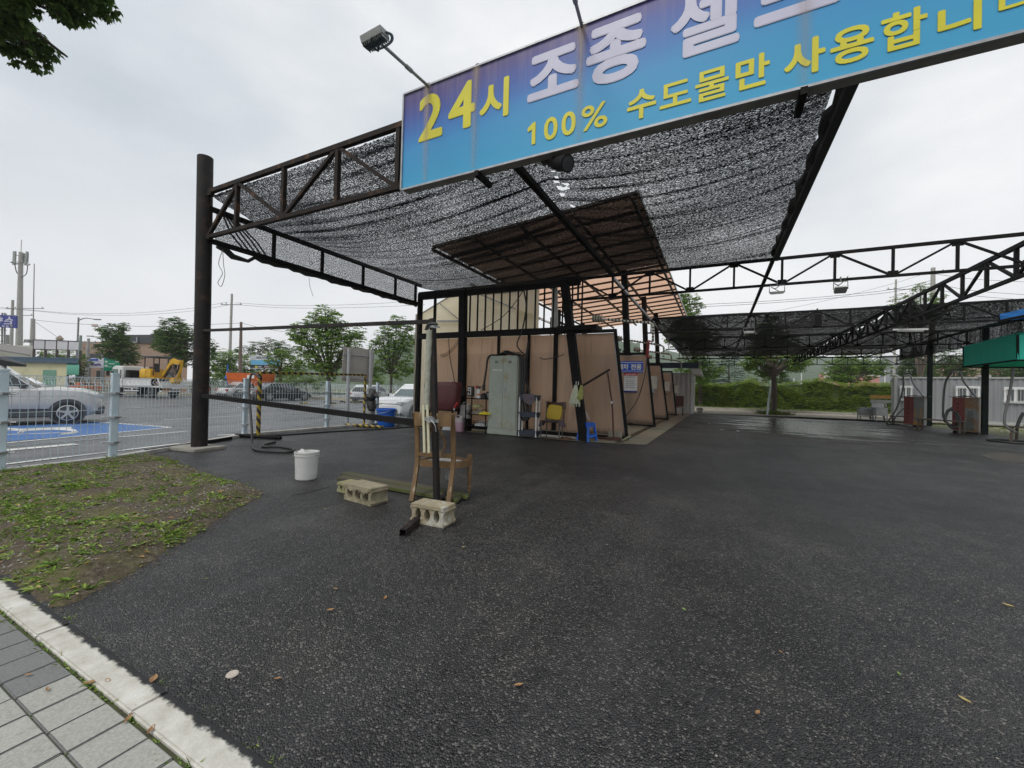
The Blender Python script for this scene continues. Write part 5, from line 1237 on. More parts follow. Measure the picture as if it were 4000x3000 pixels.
# blue stool
st = T('plastic_stool', 'bright blue plastic stool in front of the nearest partition panel', 'stool', (-2.98, 10.3, 0)); c = V((-2.98, 10.28, 0)); rot = Matrix.Rotation(R(-22), 3, 'Z'); SHt = .47
b = MB(); b.box(c+V((0, 0, SHt)), (.31, .31, .025), rot); b.box(c+V((0, 0, SHt-.03)), (.29, .29, .05), rot); b.build('seat', bl, st, bevel=.012)
for i, j in ((-1, -1), (1, -1), (1, 1), (-1, 1)):
    b = MB(); t0 = c+rot @ V((i*.125, j*.125, SHt-.04)); t1 = c+rot @ V((i*.175, j*.175, 0)); b.beam(t0, t1, .05, .05, tuple(rot @ V((1, 0, 0)))); b.build('leg', bl, st, bevel=.006)
b = MB()
for k in range(4):
    cs = [(-1, -1), (1, -1), (1, 1), (-1, 1)]; a, d_ = cs[k], cs[(k+1) % 4]; z = .14
    f = .125+.05*(1-z/(SHt-.04)); b.beam(c+rot @ V((a[0]*f, a[1]*f, z)), c+rot @ V((d_[0]*f, d_[1]*f, z)), .02, .07)
    f = .128; b.beam(c+rot @ V((a[0]*f, a[1]*f, SHt-.075)), c+rot @ V((d_[0]*f, d_[1]*f, SHt-.075)), .02, .06)
b.build('apron', bl, st)
# mop leaning with gloves
b = MB(); b.tube([at(2302, 1640, Y=10.6), at(2264, 1560, Y=10.15), at(2255, 1540, Y=10.1)], .016, 8); mp_ = b.build('broom', K['white'], smooth=True); tag(mp_, 'white handled broom leaning from the blue stool to the slanted column', 'broom')
q = at(2256, 1512, Y=10.0)
m_gl = M('pale_glove', (.55, .58, .45), (.42, .45, .33), .85, scale=16)
for dx, mat, lab in ((-.06, m_gl, 'pale cloth gloves pegged on the slanted column above the blue stool'), (.1, M('lime_glove', (.35, .36, .1), (.25, .27, .08), .85, scale=16), 'yellow green glove hanging behind the pale gloves on the column')):
    b = MB()
    for k in range(3 if dx < 0 else 2):
        b.tube(curve([q+V((dx+.02*k, -.02*k, .05)), q+V((dx-.04+.05*k, -.03, -.2)), q+V((dx-.09+.08*k, -.03, -.42 if dx < 0 else -.3))], 5), [.025+.035*min(1, i/7) for i in range(11)], 8)
    for k in range(4 if dx < 0 else 2): b.tube([q+V((dx-.09+.07*k, -.03, -.38 if dx < 0 else -.26)), q+V((dx-.11+.08*k, -.03, -.5 if dx < 0 else -.37))], [.03, .016], 7)
    tag(b.build('glove', mat, smooth=True), lab, 'gloves')
b = MB()
for k in range(2): b.box(q+V((-.03+.06*k, -.03, .1)), (.012, .02, .09))
tag(b.build('clothes_peg', K['white']), 'white pegs holding the gloves on the column', 'peg')
# rusty pipe stand
m_rp = M('rust_pipe', (.09, .035, .022), (.05, .022, .016), .7, scale=8)
ps = T('pipe_stand', 'rusty pipe stand with a slanting arm before the nearest partition panel', 'pipe stand', (-2.4, 10.85, 0))
b0 = V((-2.42, 10.85, .02)); tz = at(2374, 1455, Y=10.85)
b = MB(); b.tube(curve([b0, at(2391, 1580, Y=10.85), at(2384, 1530, Y=10.85), tz], 5), .022, 8); b.build('upright', m_rp, ps, smooth=True)
b = MB(); b.tube([at(2262, 1515, Y=10.2), at(2381, 1444, Y=10.85)], .03, 8); b.build('arm', K['rusty'], ps, smooth=True)
b = MB(); b.box(b0+V((0, 0, .03)), (.34, .28, .06), R(15)); b.beam(b0+V((-1.0, .1, .04)), b0, .06); b.build('foot', m_rp, ps)
b = MB(); q2 = at(2391, 1572, Y=10.82); b.box(q2, (.05, .06, .06)); b.tube([q2, q2+V((.08, -.03, .01))], .018, 6); b.build('tap', K['chrome'], ps)
b = MB(); b.box((-2.42, 11.02, .12), (.36, .03, .22), R(12)); tag(b.build('board_scrap', M('grey_board', (.3, .28, .22), (.22, .2, .16), .85, scale=8)), 'grey board scrap propped behind the rusty pipe stand', 'board')
b = MB(); b.box((-2.15, 10.95, .05), (.34, .16, .05), Matrix.Rotation(R(-35), 3, 'Y') @ Matrix.Rotation(R(20), 3, 'Z')); tag(b.build('board_scrap', M('mossy_board', (.27, .27, .17), (.18, .18, .11), .85, scale=8)), 'mossy plank offcut leaning at the foot of the partition frame', 'board')
# dark chair far back
dc = T('chair', 'dark red chair far back before the corrugated shed', 'chair', (-2.05, 25.5, 0)); c = V((-1.95, 25.4, 0))
for x, y in ((-.2, -.2), (.2, -.2), (-.2, .2), (.2, .2)):
    b = MB(); b.beam(c+V((x, y, 0)), c+V((x, y, .45)), .035); b.build('leg', K['steel'], dc)
b = MB(); b.box(c+V((0, 0, .47)), (.46, .46, .06)); b.build('seat', M('pale_seat', (.35, .28, .22), (.28, .22, .18), .7), dc, bevel=.015)
b = MB(); b.box(c+V((0, .22, .82)), (.46, .05, .62)); b.build('backrest', M('wine_vinyl', (.10, .03, .025), (.08, .025, .02), .45), dc, bevel=.02)
# corrugated shed with the blue roof
sh = T('corrugated_shed', 'pale corrugated metal shed with a dark blue roof at the end of the wash bays', 'shed', (-3, 28.2, 0))
def corr(mb, p, q, z0, z1, pitch=.2, dep=.035):
    p, q = V((p[0], p[1], 0)), V((q[0], q[1], 0)); d = q-p; l = d.length; d.normalize(); nrm = V((d.y, -d.x, 0)); n = int(l/pitch*4); lo, hi = [], []
    for k in range(n+1):
        s_ = [0, 1, 1, 0][k % 4]; c_ = p+d*(l*k/n)+nrm*(dep*s_); lo.append(c_+V((0, 0, z0))); hi.append(c_+V((0, 0, z1)))
    mb.loft([lo, hi], cap=False, closed=False)
m_corr = M('shed_sheet', (.42, .41, .39), (.32, .31, .29), .55, scale=2.5, stretch=(1, 1, .2), stain=(.12, .09, .07), sscale=3, slo=.6, shi=.8)
b = MB(); corr(b, (-6.5, 28.2), (-1.52, 28.2), 0, 2.6, .3, .05); b.build('wall', m_corr, sh, fix=False)
b = MB(); b.bx(-1.5, -1.38, 28.2, 31, 0, 2.65); b.bx(-6.4, -1.5, 28.3, 31, 0, 2.55); b.build('side_wall', K['white'], sh)
b = MB(); b.bx(-1.376, -1.36, 28.5, 29.3, .05, 2.1); d_ = b.build('door', K['white'], sh)
b = MB(); b.box((-1.33, 28.6, 1.0), (.04, .12, .04)); b.build('handle', K['galv'], d_)
b = MB(); b.slab([(-6.6, 27.4, 3.15), (-1.05, 27.4, 3.1), (-1.05, 31.2, 3.3), (-6.6, 31.2, 3.35)], (0, 0, .06)); b.bx(-6.6, -1.05, 27.36, 27.4, 2.85, 3.2); b.build('roof', M('navy_roof', (.010, .028, .06), (.008, .02, .045), .4), sh)
b = MB(); b.slab([(-1.6, 27.5, 2.85), (-.95, 27.5, 2.85), (-.85, 27.5, 2.45), (-1.35, 27.5, 2.5)], (0, 3, 0)); b.build('gutter', K['white'], sh)

# ================================================================== FAR CANOPY OVER THE YARD
cv = T('yard_canopy', 'long black trussed canopy frame with sagging shade nets over the back of the yard', 'canopy', (9.3, 20, 0))
for Y in (17.2, 24.0, 30.8, 37.6):
    b = MB(); xtruss(b, Y, -2.6 if Y < 35 else -3.2, 9.6 if Y < 35 else 16, 3.7, 4.26, [.29+.91*k for k in range(-3, 11 if Y < 35 else 17)], .06, .042); b.build('cross_truss', K['steel'], cv)
b = MB(); zl, zh = 3.7, 4.3; X = 5.12
b.beam((X, 10.4, zh), (X, 37.6, zh), .08); b.beam((X, 10.4, zl), (X, 37.6, zl), .07)
y = 10.4; k = 0
while y < 37.5:
    y2 = min(37.6, y+.97); b.beam((X, y, zl), (X, y, zh), .06); a, c = (zh, zl) if k % 2 == 0 else (zl, zh); b.beam((X, y, a), (X, y2, c), .05); y = y2; k += 1
b.box((X, 10.4, 4.0), (.24, .24, .95)); b.build('long_truss', K['steel'], cv)
for x, z in ((-2.45, 4.22), (1.03, 4.25), (9.3, 4.2)):
    b = MB(); b.beam((x, 10.45, z), (x, 37.6, z), .07); b.build('long_beam', K['steel'] if x > 0 else M('worn_beam', (.3, .3, .3), (.16, .15, .14), .55), cv)
m_gbp = M('green_black_post', (.004, .010, .009), (.008, .018, .015), .65, spec=.2)
for (x, y) in ((9.25, 26.9), (9.33, 22.5), (9.3, 17.2)):
    b = MB(); b.beam((x-.03, y, 0), (x-.03, y, 4.2), .11, .13); b.beam((x+.06, y+.02, 0), (x+.06, y+.02, 4.2), .06, .11)
    b.build('post', m_gbp, cv)
m_net2 = netmat('shade_net_far', .545, .70, fine=34, stretch=(.6, 1.2, 1))
for (x0, x1) in ((-2.4, 5.1), (5.15, 9.4)):
    for (y0, y1) in ((17.25, 24.0), (24.0, 30.8), (30.8, 34.5)):
        b = MB()
        def nz2(u, v, x0=x0, x1=x1, y0=y0, y1=y1):
            x = x0+(x1-x0)*u; y = y0+(y1-y0)*v
            return V((x, y, 4.32-.28*(4*v*(1-v))**.8*(.6+.4*math.sin(3.14*u))-.05*v+.035*noise.noise((x*.5, y*2.2, x0))+.03*noise.noise((x*.3, y*4, 2))))
        b.grid(nz2, 60, 50); b.build('shade_net', m_net2, cv, smooth=True)
b = MB(); b.grid(lambda u, v: V((9.42+.02*math.sin(u*40), 17.3+14*u, 4.3-.75*v)), 60, 4); b.build('side_net', m_net2, cv, smooth=True)
# lamps hung from the trusses
def flood(px, py, Y, lab, tilt, w_=.25):
    q = at(px, py, Y=Y); r = T('floodlight', lab, 'floodlight', q, 'floodlights under the trusses')
    rot = Matrix.Rotation(tilt, 3, 'X'); m_w = M('lamp_body', (.55, .55, .53), (.42, .42, .4), .5)
    b = MB(); b.box(q, (w_, .15, .05), rot); o = b.build('housing', m_w, r, bevel=.008)
    b = MB(); b.poly([q+rot @ V((i*w_*.45, j*.085, -.032)) for i, j in ((-1, -1), (1, -1), (1, 1), (-1, 1))]); b.build('lens', glassy('flood_glass', (.3, .3, .3), .1), o)
    b = MB(); b.tube([q+V((-w_*.55, 0, 0)), q+V((-w_*.55, .02, .16)), q+V((w_*.55, .02, .16)), q+V((w_*.55, 0, 0))], .01, 6); b.tube([q+V((0, .02, .16)), q+V((.0, .02, .26))], .014, 6); b.build('bracket', K['greymetal'], r)
    b = MB(); b.tube(curve([q+V((.05, .05, .03)), q+V((-.1, .05, .14)), q+V((-.02, .04, .1)), q+V((.08, .03, .2)), q+V((.12, .02, .26))], 6), .008, 5); b.build('cable', K['rubber'], r)
flood(3035, 1143, 10.3, 'flat grey floodlight hanging under the rear truss near the net edge', R(10))
flood(3284, 1130, 10.3, 'tilted grey floodlight hanging under the rear truss right of the flat one', R(-35), .21)
flood(2926, 1298, 17.1, 'pale floodlight under the second truss above the leaning beam', R(15), .32)
def striplight(p0, p1, Y, lab):
    a, c = at(*p0, Y=Y), at(*p1, Y=Y); r = T('strip_light', lab, 'strip light', a, 'strip lights under the trusses')
    b = MB(); b.beam(a, c, .06, .05); b.build('housing', K['white'], r)
    b = MB(); b.tube([a+V((.1, 0, -.05)), c+V((-.1, 0, -.05))], .02, 8); b.build('tube', M('lamp_tube', (.7, .7, .68), (.65, .65, .63), .3), r)
    b = MB(); b.beam(a+V((.3, 0, 0)), a+V((.3, 0, .2)), .02); b.beam(c+V((-.3, 0, 0)), c+V((-.3, 0, .2)), .02); b.build('hanger', K['steel'], r)
striplight((3488, 1288), (3625, 1286), 17.1, 'long white strip light under the second truss near the long truss')
striplight((3668, 1366), (3708, 1366), 24, 'short white strip light under the third truss above the far post')
q = at(3193, 1250, Y=17.1); s_ = T('loudspeaker', 'black box loudspeaker mounted on the second truss', 'loudspeaker', q)
b = MB(); b.box(q, (.24, .2, .42)); b.build('cabinet', K['blackp'], s_, bevel=.02); b = MB(); b.box(q+V((0, -.106, 0)), (.2, .008, .38)); b.build('grille', K['steel'], s_); b = MB(); b.beam(q+V((0, 0, .2)), q+V((0, .05, .4)), .04); b.build('bracket', K['steel'], s_)

# ================================================================== VACUUM ISLANDS ON THE RIGHT
def vac(c, lab, sym, stainer, hscale=1):
    r = T('vacuum_station', lab, 'vacuum station', c, 'vacuum stations'); C_ = V(c); W_2, D_2, H_2 = .5, .5, 1.42
    rotz = Matrix.Rotation(R(-28), 4, 'Z')
    def pl(mb): return mb.xf(Matrix.Translation(C_) @ rotz)
    b = MB(); b.bx(-.02, .34, -.3, .3, .06, H_2); pl(b).build('cabinet', stainer, r, bevel=.01)
    b = MB(); b.bx(-.36, -.022, -.302, .302, .1, H_2+.0); pl(b).build('door', M('faded_red', (.26, .05, .045), (.18, .035, .035), .55, scale=4, stain=(.14, .05, .03), sscale=5, slo=.52, shi=.7), r, bevel=.008)
    b = MB(); 
    for k, z in enumerate((.62, .85, 1.0, 1.16)): b.lathe([(.028, -.004), (.028, .004), (.012, .004), (.012, -.004)], (-.2, -.306, z), 10, 'y')
    pl(b).build('faded_marks', K['rusty'], r)
    b = MB(); b.grid(lambda u, v: V((-.5+1.0*u, -.42+.84*v, H_2+.05+.05*noise.noise((u*3, v*3, C_.x))-.06*abs(u-.5))), 8, 6); b.grid(lambda u, v: V((-.5+1.0*u, -.42+.84*v, H_2+.012-.0*u)), 2, 2); pl(b).build('cover', K['rubber'], r, fix=False)
    b = MB(); b.bx(-.34, .32, -.28, .28, 0, .06); pl(b).build('plinth', K['steel'], r)
    b = MB()
    if sym == 'yellow':
        for x in (-.0, .16, .2): pass
        for k in range(12): z = .3+.05*k; b.bx(.0, .1-.002*k, -.308, -.303, z, z+.02); b.bx(.16+.004*k, .28, -.308, -.303, z+.01, z+.03)
        b.bx(-.02, .3, -.309, -.303, .08, .22)
    else:
        for k in range(16): z = .1+.05*k; b.bx(.02+.003*k, .24-.002*k, -.308, -.303, z, z+.025)
    pl(b).build('painted_mark', M('mark_'+sym, (.55, .3, .01) if sym == 'yellow' else (.05, .09, .08), (.4, .2, .01) if sym == 'yellow' else (.04, .07, .06), .5), r)
    b = MB(); t_ = C_+V((.32, .1, H_2)); tp = C_+V((-.5, -.1, 2.42*hscale))
    b.tube(curve([t_, t_+(tp-t_)*.55+V((.05, 0, .06)), tp+V((.28, .04, -.02)), tp+V((.12, 0, .06)), tp], 7), .03, 10); pl(MB()); b.build('boom_pipe', K['galv'], r, smooth=True)
    return C_, tp, r
m_gb = M('grey_cabinet', (.25, .25, .25), (.19, .19, .19), .5, scale=4, stain=(.2, .08, .03), sscale=3, slo=.6, shi=.75)
m_gb2 = M('rusted_cabinet', (.25, .26, .25), (.18, .19, .18), .5, scale=4, stain=(.26, .12, .04), sscale=2.4, slo=.45, shi=.6)
C1, T1, v1 = vac((8.55, 26.3, 0), 'red and grey vacuum station with a yellow painted mark, the farther of two', 'yellow', m_gb)
C2, T2, v2 = vac((8.98, 22.9, 0), 'red and rusty grey vacuum station with a dark painted mark, the nearer of two', 'dark', m_gb2)
def vhose(T_, pts, lab):
    b = MB(); b.tube(curve([T_]+pts, 8), .035, 9); tag(b.build('vacuum_hose', M('vac_hose', (.06, .06, .06), (.1, .1, .1), .5, scale=20), smooth=True), lab, 'hose', 'vacuum hoses')
Z1, Z2 = C1.y, C2.y
vhose(T1, [at(3527, 1520, Y=Z1-.2), at(3500, 1600, Y=Z1-.3), at(3466, 1650, Y=Z1-.4), gr(3472, 1657, .04), gr(3490, 1658, .04), gr(3520, 1660, .04)], 'dark hose slanting down from the boom of the farther vacuum station')
b = MB(); b.tube(curve([at(3555, 1588, Y=Z1), at(3525, 1600, Y=Z1-.1), at(3495, 1635, Y=Z1-.3), gr(3494, 1655, .04), gr(3530, 1662, .04), gr(3565, 1664, .04)], 8), .035, 9); tag(b.build('vacuum_hose', M('vac_hose2', (.2, .2, .2), (.14, .14, .14), .5, scale=20), smooth=True), 'grey hose curving from the cabinet of the farther vacuum station over the low chair', 'hose', 'vacuum hoses')
vhose(T2, [at(3692, 1500, Y=Z2-.2), at(3684, 1600, Y=Z2-.3), at(3688, 1635, Y=Z2-.4), at(3705, 1655, Y=Z2-.5), at(3720, 1660, Y=Z2-.5)], 'dark hose hanging from the boom of the nearer vacuum station on to the bench')
b = MB(); q = at(3716, 1635, Y=Z2-.4)
for k in range(3): b.tube([q+V(((.16+.03*k)*math.cos(a), .1*math.sin(a)-.05*k, (.38-.03*k)*math.sin(a))) for a in [i*6.283/26 for i in range(26)]], .03, 8, closed=True)
b.tube(curve([at(3748, 1592, Y=Z2), at(3720, 1592, Y=Z2-.1), at(3700, 1615, Y=Z2-.2), at(3690, 1650, Y=Z2-.3)], 8), .035, 8)
tag(b.build('hose_coil', M('vac_hose3', (.1, .1, .1), (.06, .06, .06), .5, scale=20), smooth=True), 'upright loop of grey hose beside the nearer vacuum station', 'hose')
m_bw = M('bench_wood', (.17, .14, .11), (.1, .07, .05), .75, scale=6, stretch=(.2, 1, 1))
def bench(c, l, ang, h, lab, back=False, nleg=2):
    r = T('wooden_bench', lab, 'bench', c, 'wooden benches by the vacuum stations'); C_ = V(c); mt_ = Matrix.Translation(C_) @ Matrix.Rotation(ang, 4, 'Z')
    b = MB(); b.box((0, 0, h), (l, .36, .05)); b.xf(mt_); b.build('seat', m_bw, r, bevel=.008)
    for x in ((-l/2+.1, l/2-.1) if nleg == 2 else (-l/2+.08, -.05, l/2-.3)):
        for y in (-.13, .13):
            b = MB(); b.beam((x, y*1.15, 0), (x*.97, y, h-.025), .055); b.xf(mt_); b.build('leg', m_bw, r)
    if back:
        b = MB(); b.box((l*.3, 0, h+.3), (.22, .06, .55), Matrix.Rotation(R(8), 3, 'Y')); b.xf(mt_); b.build('backrest', m_bw, r, bevel=.01)
bench((8.15, 22.75, 0), 1.5, R(-45), .47, 'wooden bench left of the nearer vacuum station under a hose loop', nleg=2)
bench((8.35, 26.9, 0), 1.1, R(-20), .42, 'low wooden bench with a back beside the farther vacuum station', True)
bench((9.2, 18.9, 0), 1.6, R(-48), .48, 'wooden bench at the right edge under the green awning', nleg=2)
cable('vacuum_hose', [at(3960, 1438, Y=18.9), at(3945, 1530, Y=18.7), at(3925, 1625, Y=18.5), at(3930, 1665, Y=18.4), at(3970, 1690, Y=18.3)], .035, 'grey hose hanging from the green awning on to the right edge bench', M('vac_hose4', (.07, .07, .07), (.11, .11, .11), .5), 'hose')
b = MB(); q = gr(3960, 1725, .03); b.tube([q+V((.55*math.cos(a), .55*math.sin(a), 0)) for a in [i*6.283/26 for i in range(26)]], .035, 8, closed=True); tag(b.build('hose_coil', K['rubber'], smooth=True), 'black hose ring on the ground below the right edge bench', 'hose')
cable('vacuum_hose', [at(3998, 1612, Y=18.6), at(3985, 1635, Y=18.6), at(3972, 1668, Y=18.6)], .04, 'short thick hose end standing behind the right edge bench', None, 'hose')
# awnings
def awning(P, zt_, drop, mat, lab, pitch):
    r = T('awning', lab, 'awning', (P[0][0], P[0][1], zt_-drop))
    b = MB(); n = len(P); ring = [V((x, y, zt_)) for x, y in P]; low = [V((x, y, zt_-drop+.015*noise.noise((x*3, y*3, 0)))) for x, y in P]
    c = sum(ring, V())/n; c.z = zt_+pitch
    for i in range(n):
        a, d_ = ring[i], ring[(i+1) % n]; la, ld = low[i], low[(i+1) % n]
        m_ = 12
        b.grid(lambda u, v, a=a, d_=d_, la=la, ld=ld: (a+(d_-a)*u)*(1-v)+(la+(ld-la)*u)*v+V((.012*noise.noise((u*11, v*3, a.x)), .012*noise.noise((u*11, v*3, a.y+4)), .02*math.sin(u*math.pi*5)*v)), m_, 4)
        b.add([a, d_, c], [(0, 1, 2)])
    b.build('cover', mat, r, smooth=False, fix=False)
    b = MB()
    for i in range(n): b.beam(low[i]+V((0, 0, .03)), low[(i+1) % n]+V((0, 0, .03)), .05)
    for p in P: b.beam((p[0]*.985+c.x*.015, p[1]*.985+c.y*.015, 0 if p[0] > 9 and p[1] < 0 else zt_-drop), (p[0], p[1], zt_), .05)
    b.build('frame', K['steel'], r)
gz = 3.42
g0, g1 = at(3763, 1367, Y=22.3), at(3975, 1320, Y=18.7)
awning([(g0.x, g0.y), (g1.x, g1.y), (g1.x+3.2, g1.y+.6), (g0.x+3.4, g0.y+.8)], (g0.z+g1.z)/2+.12, .84, M('green_canvas', (.03, .78, .58), (.03, .68, .5), .6, scale=3), 'bright green canvas awning over the vacuum stations at the right edge', .6)
bz = at(3903, 1228, Y=14.2)
awning([(bz.x, 14.2), (bz.x+.2, 12.6), (bz.x+4, 12.8), (bz.x+4, 14.4)], bz.z, .2, M('blue_canvas', (.03, .26, .75), (.03, .22, .66), .5, scale=3), 'blue awning edge above the green awning at the right edge', .35)
# container
ct = T('office_container', 'long grey corrugated office container with barred white windows', 'container', (9.7, 33, 0))
m_ct = M('container_grey', (.27, .28, .29), (.22, .23, .24), .5, scale=1.2, stretch=(1, 1, .3), stain=(.2, .18, .15), sscale=2.5, slo=.62, shi=.85)
a, c = V((9.75, 32.9, 0)), V((19.5, 30.6, 0)); d_ = (c-a).normalized(); nb = V((-d_.y, d_.x, 0))
HC = 2.62
b = MB(); corr(b, a, c, .12, HC-.06, .28, .035); corr(b, a+nb*3, a, .12, HC-.06, .28, .035); b.slab([a+V((0, 0, HC-.06))-nb*.04, c+V((0, 0, HC-.06))-nb*.04, c+nb*3+V((0, 0, HC-.06)), a+nb*3+V((0, 0, HC-.06))], (0, 0, .05)); b.build('wall', m_ct, ct, fix=False)
b = MB(); b.beam(a+V((0, 0, .1))-nb*.03, c+V((0, 0, .1))-nb*.03, .12, .16); b.beam(a+V((0, 0, HC-.03))-nb*.03, c+V((0, 0, HC-.03))-nb*.03, .1, .09); b.beam(a+V((0, 0, HC-.03))+d_*-.03, a+nb*3+V((0, 0, HC-.03)), .1, .09); b.beam(a-nb*.05, a+V((0, 0, HC))-nb*.05, .14, .12); b.box(a+d_*3.6+V((0, 0, HC+.07))-nb*.03, (.5, .14, .12)); b.build('frame', M('container_edge', (.4, .41, .4), (.33, .34, .33), .5), ct)
def on_wall(px, py):
    o = CP; dr = (at(px, py, D=1)-CP); tt = (a-o).dot(nb)/dr.dot(nb); return o+dr*tt
m_wn = M('window_white', (.75, .75, .75), (.68, .68, .68), .4)
for (x0_, y0_, x1_, y1_) in ((3514, 1507, 3563, 1566), (3732, 1508, 3826, 1570), (3920, 1512, 4010, 1577)):
    p, q = on_wall(x0_, y0_), on_wall(x1_, y1_); u0_, u1_ = (p-a).dot(d_), (q-a).dot(d_); z1_, z0_ = p.z, q.z
    def wbx(mb, u0, u1, z0, z1, n0, n1): mb.slab([a+d_*u0-nb*n0+V((0, 0, z0)), a+d_*u1-nb*n0+V((0, 0, z0)), a+d_*u1-nb*n0+V((0, 0, z1)), a+d_*u0-nb*n0+V((0, 0, z1))], -nb*(n1-n0))
    b = MB(); f = .09
    for A in ((u0_, u1_, z0_, z0_+f), (u0_, u1_, z1_-f, z1_), (u0_, u0_+f, z0_+f, z1_-f), (u1_-f, u1_, z0_+f, z1_-f), ((u0_+u1_)/2-f/2, (u0_+u1_)/2+f/2, z0_+f, z1_-f)): wbx(b, *A, .045, .12)
    wn = b.build('window', m_wn, ct)
    b = MB(); wbx(b, u0_+f, u1_-f, z0_+f, z1_-f, .046, .06); b.build('pane', glassy('window_glass', (.03, .045, .045), .05, .9), wn)
    b = MB()
    for k in range(1, 7):
        uu = u0_+(u1_-u0_)*k/7; wbx(b, uu-.006, uu+.006, z0_, z1_, .15, .16)
    for zz in (z0_+.12, z1_-.12): wbx(b, u0_-.05, u1_+.05, zz-.012, zz+.012, .17, .19)
    b.build('bars', m_wn, wn)
# steel sinks
def sink(px0, px1, py0, pyl, Y, lab, splash=False):
    p, q = at(px0, py0, Y=Y), at(px1, py0+6, Y=Y); r = T('steel_sink', lab, 'sink', (p.x, Y, 0), 'steel sinks by the container'); W2 = q.x-p.x; zt2 = (p.z+q.z)/2
    b = MB(); b.bx(p.x, q.x, Y, Y+.7, zt2-.03, zt2); b.bx(p.x+.05, q.x-.05, Y+.02, Y+.68, zt2-.45, zt2-.031)
    if splash: b.bx(p.x, q.x, Y+.68, Y+.72, zt2+.002, zt2+.25)
    b.build('basin', M('stainless', (.45, .46, .47), (.36, .37, .38), .35, .7, scale=6), r, bevel=.01)
    for x in (p.x+.04, q.x-.04):
        for y in (Y+.04, Y+.64):
            b = MB(); b.beam((x, y, 0), (x, y, zt2-.03), .045); b.build('leg', K['galv'], r)
    b = MB(); b.bx(p.x, q.x, Y+.05, Y+.6, .18, .21); b.build('lower_shelf', K['galv'], r)
    b = MB(); xm = p.x+W2*.8; b.tube([(xm, Y+.3, zt2-.45), (xm, Y+.3, .3), (xm+.05, Y+.3, .05)], .04, 8); b.build('drain_pipe', K['rubber'], r)
sink(3360, 3416, 1591, 1640, 31.0, 'stainless steel sink on legs at the end of the row, left of the other')
sink(3420, 3471, 1590, 1640, 30.2, 'stainless steel sink with a splashback under the orange plank', True)
p, q = at(3437, 1578, Y=31.2), at(3462, 1578, Y=31.2)
hr = T('plank_rack', 'rack with an orange plank and a grey plank above the steel sinks', 'rack', (p.x, 31.2, 0))
b = MB(); A_, B_ = at(3399, 1550, Y=31.1), at(3480, 1551, Y=31.1); b.beam(A_, B_, .04, .2); b.build('orange_plank', M('orange_wood', (.52, .28, .06), (.42, .22, .05), .6, scale=6), hr)
b = MB(); A_, B_ = at(3399, 1567, Y=31.1), at(3480, 1569, Y=31.1); b.beam(A_, B_, .04, .18); b.build('grey_plank', M('grey_plank', (.4, .42, .38), (.33, .35, .31), .7), hr)
b = MB(); b.beam(at(3438, 1560, Y=31.2), at(3425, 1588, Y=31.2), .05); b.beam(at(3457, 1568, Y=31.2), at(3463, 1590, Y=31.2), .05); b.beam((at(3425, 1588, Y=31.2)), V((at(3420, 1588, Y=31.2).x, 31.2, 0)), .05); b.build('support', K['galv'], hr)
# ================================================================== FAR SIDE: STREET, HEDGE
m_road = M('pale_concrete_road', (.42, .36, .28), (.33, .29, .23), .8, scale=1.2, stretch=(.2, 1, 1), stain=(.5, .42, .3), sscale=.8)
rd = MB(); rd.poly([(-9.8, 31, -.004), (-9.8, 38, -.004), (60, 38, -.004), (60, 31, -.004)]); rd.poly([(-1.25, 28.6, .008), (-1.35, 31.05, .008), (60, 31.05, .008), (60, 31.6, .008), (8, 31.2, .008), (4, 30.7, .008)])
struct(rd, 'street', m_road, origin=False, fix=False)
fk2 = MB(); x = -9
while x < 60: fk2.bx(x+.01, x+.99, 38.0, 38.3, -.2, .17); x += 1
struct(fk2, 'far_kerb', M('far_kerb_concrete', (.4, .38, .34), (.3, .28, .25), .85, scale=2), origin=False)
b = MB(); b.poly([(-60, 38.28, .12), (90, 38.28, .12), (90, 60, .12), (-60, 60, .12)]); struct(b, 'verge', M('grassy_verge', (.10, .15, .03), (.13, .10, .06), .95, scale=1.6), origin=False, fix=False)
gs = MB(); P_ = [gr(3455, 1655, .006), gr(3640, 1672, .006), gr(3850, 1706, .006), gr(4000, 1762, .006)]
gs.poly([(7.6, 30.2, .006), (8.9, 26.2, .006), (9.5, 22.3, .006), (9.7, 18.6, .006), (9.8, 10, .006), (28, 10, .006), (28, 30.4, .006)])
struct(gs, 'gravel_strip', M('gravelly_grass', (.17, .19, .06), (.16, .145, .12), .95, scale=3.5, lo=.42, hi=.55, bmp=.6), origin=False, fix=False)
wd2 = MB()
for k in range(900):
    x, y = rnd.uniform(9.9, 22), rnd.uniform(19, 30.3)
    if noise.noise((x*.5, y*.5, 2)) > -.1: tuft(wd2, x, y, .006, 4, rnd.uniform(.08, .22), rnd.random() < .4)
for k in range(260):
    a = rnd.uniform(0, 6.28); r_ = rnd.uniform(0, .9); tuft(wd2, 3.5+r_*math.cos(a)*1.3, 33.2+r_*math.sin(a), .0, 5, rnd.uniform(.15, .35), False)
for k in range(700): tuft(wd2, rnd.uniform(-3, 20), rnd.uniform(38.5, 43), .12, 4, rnd.uniform(.08, .3), rnd.random() < .3)
tag(wd2.build('grass', leafmat('grass_blade', [(.08, .14, .02), (.15, .22, .04), (.24, .28, .06)], .3), origin=False, fix=False), kind='stuff', label='grass on the gravel strip by the container and along the far street')

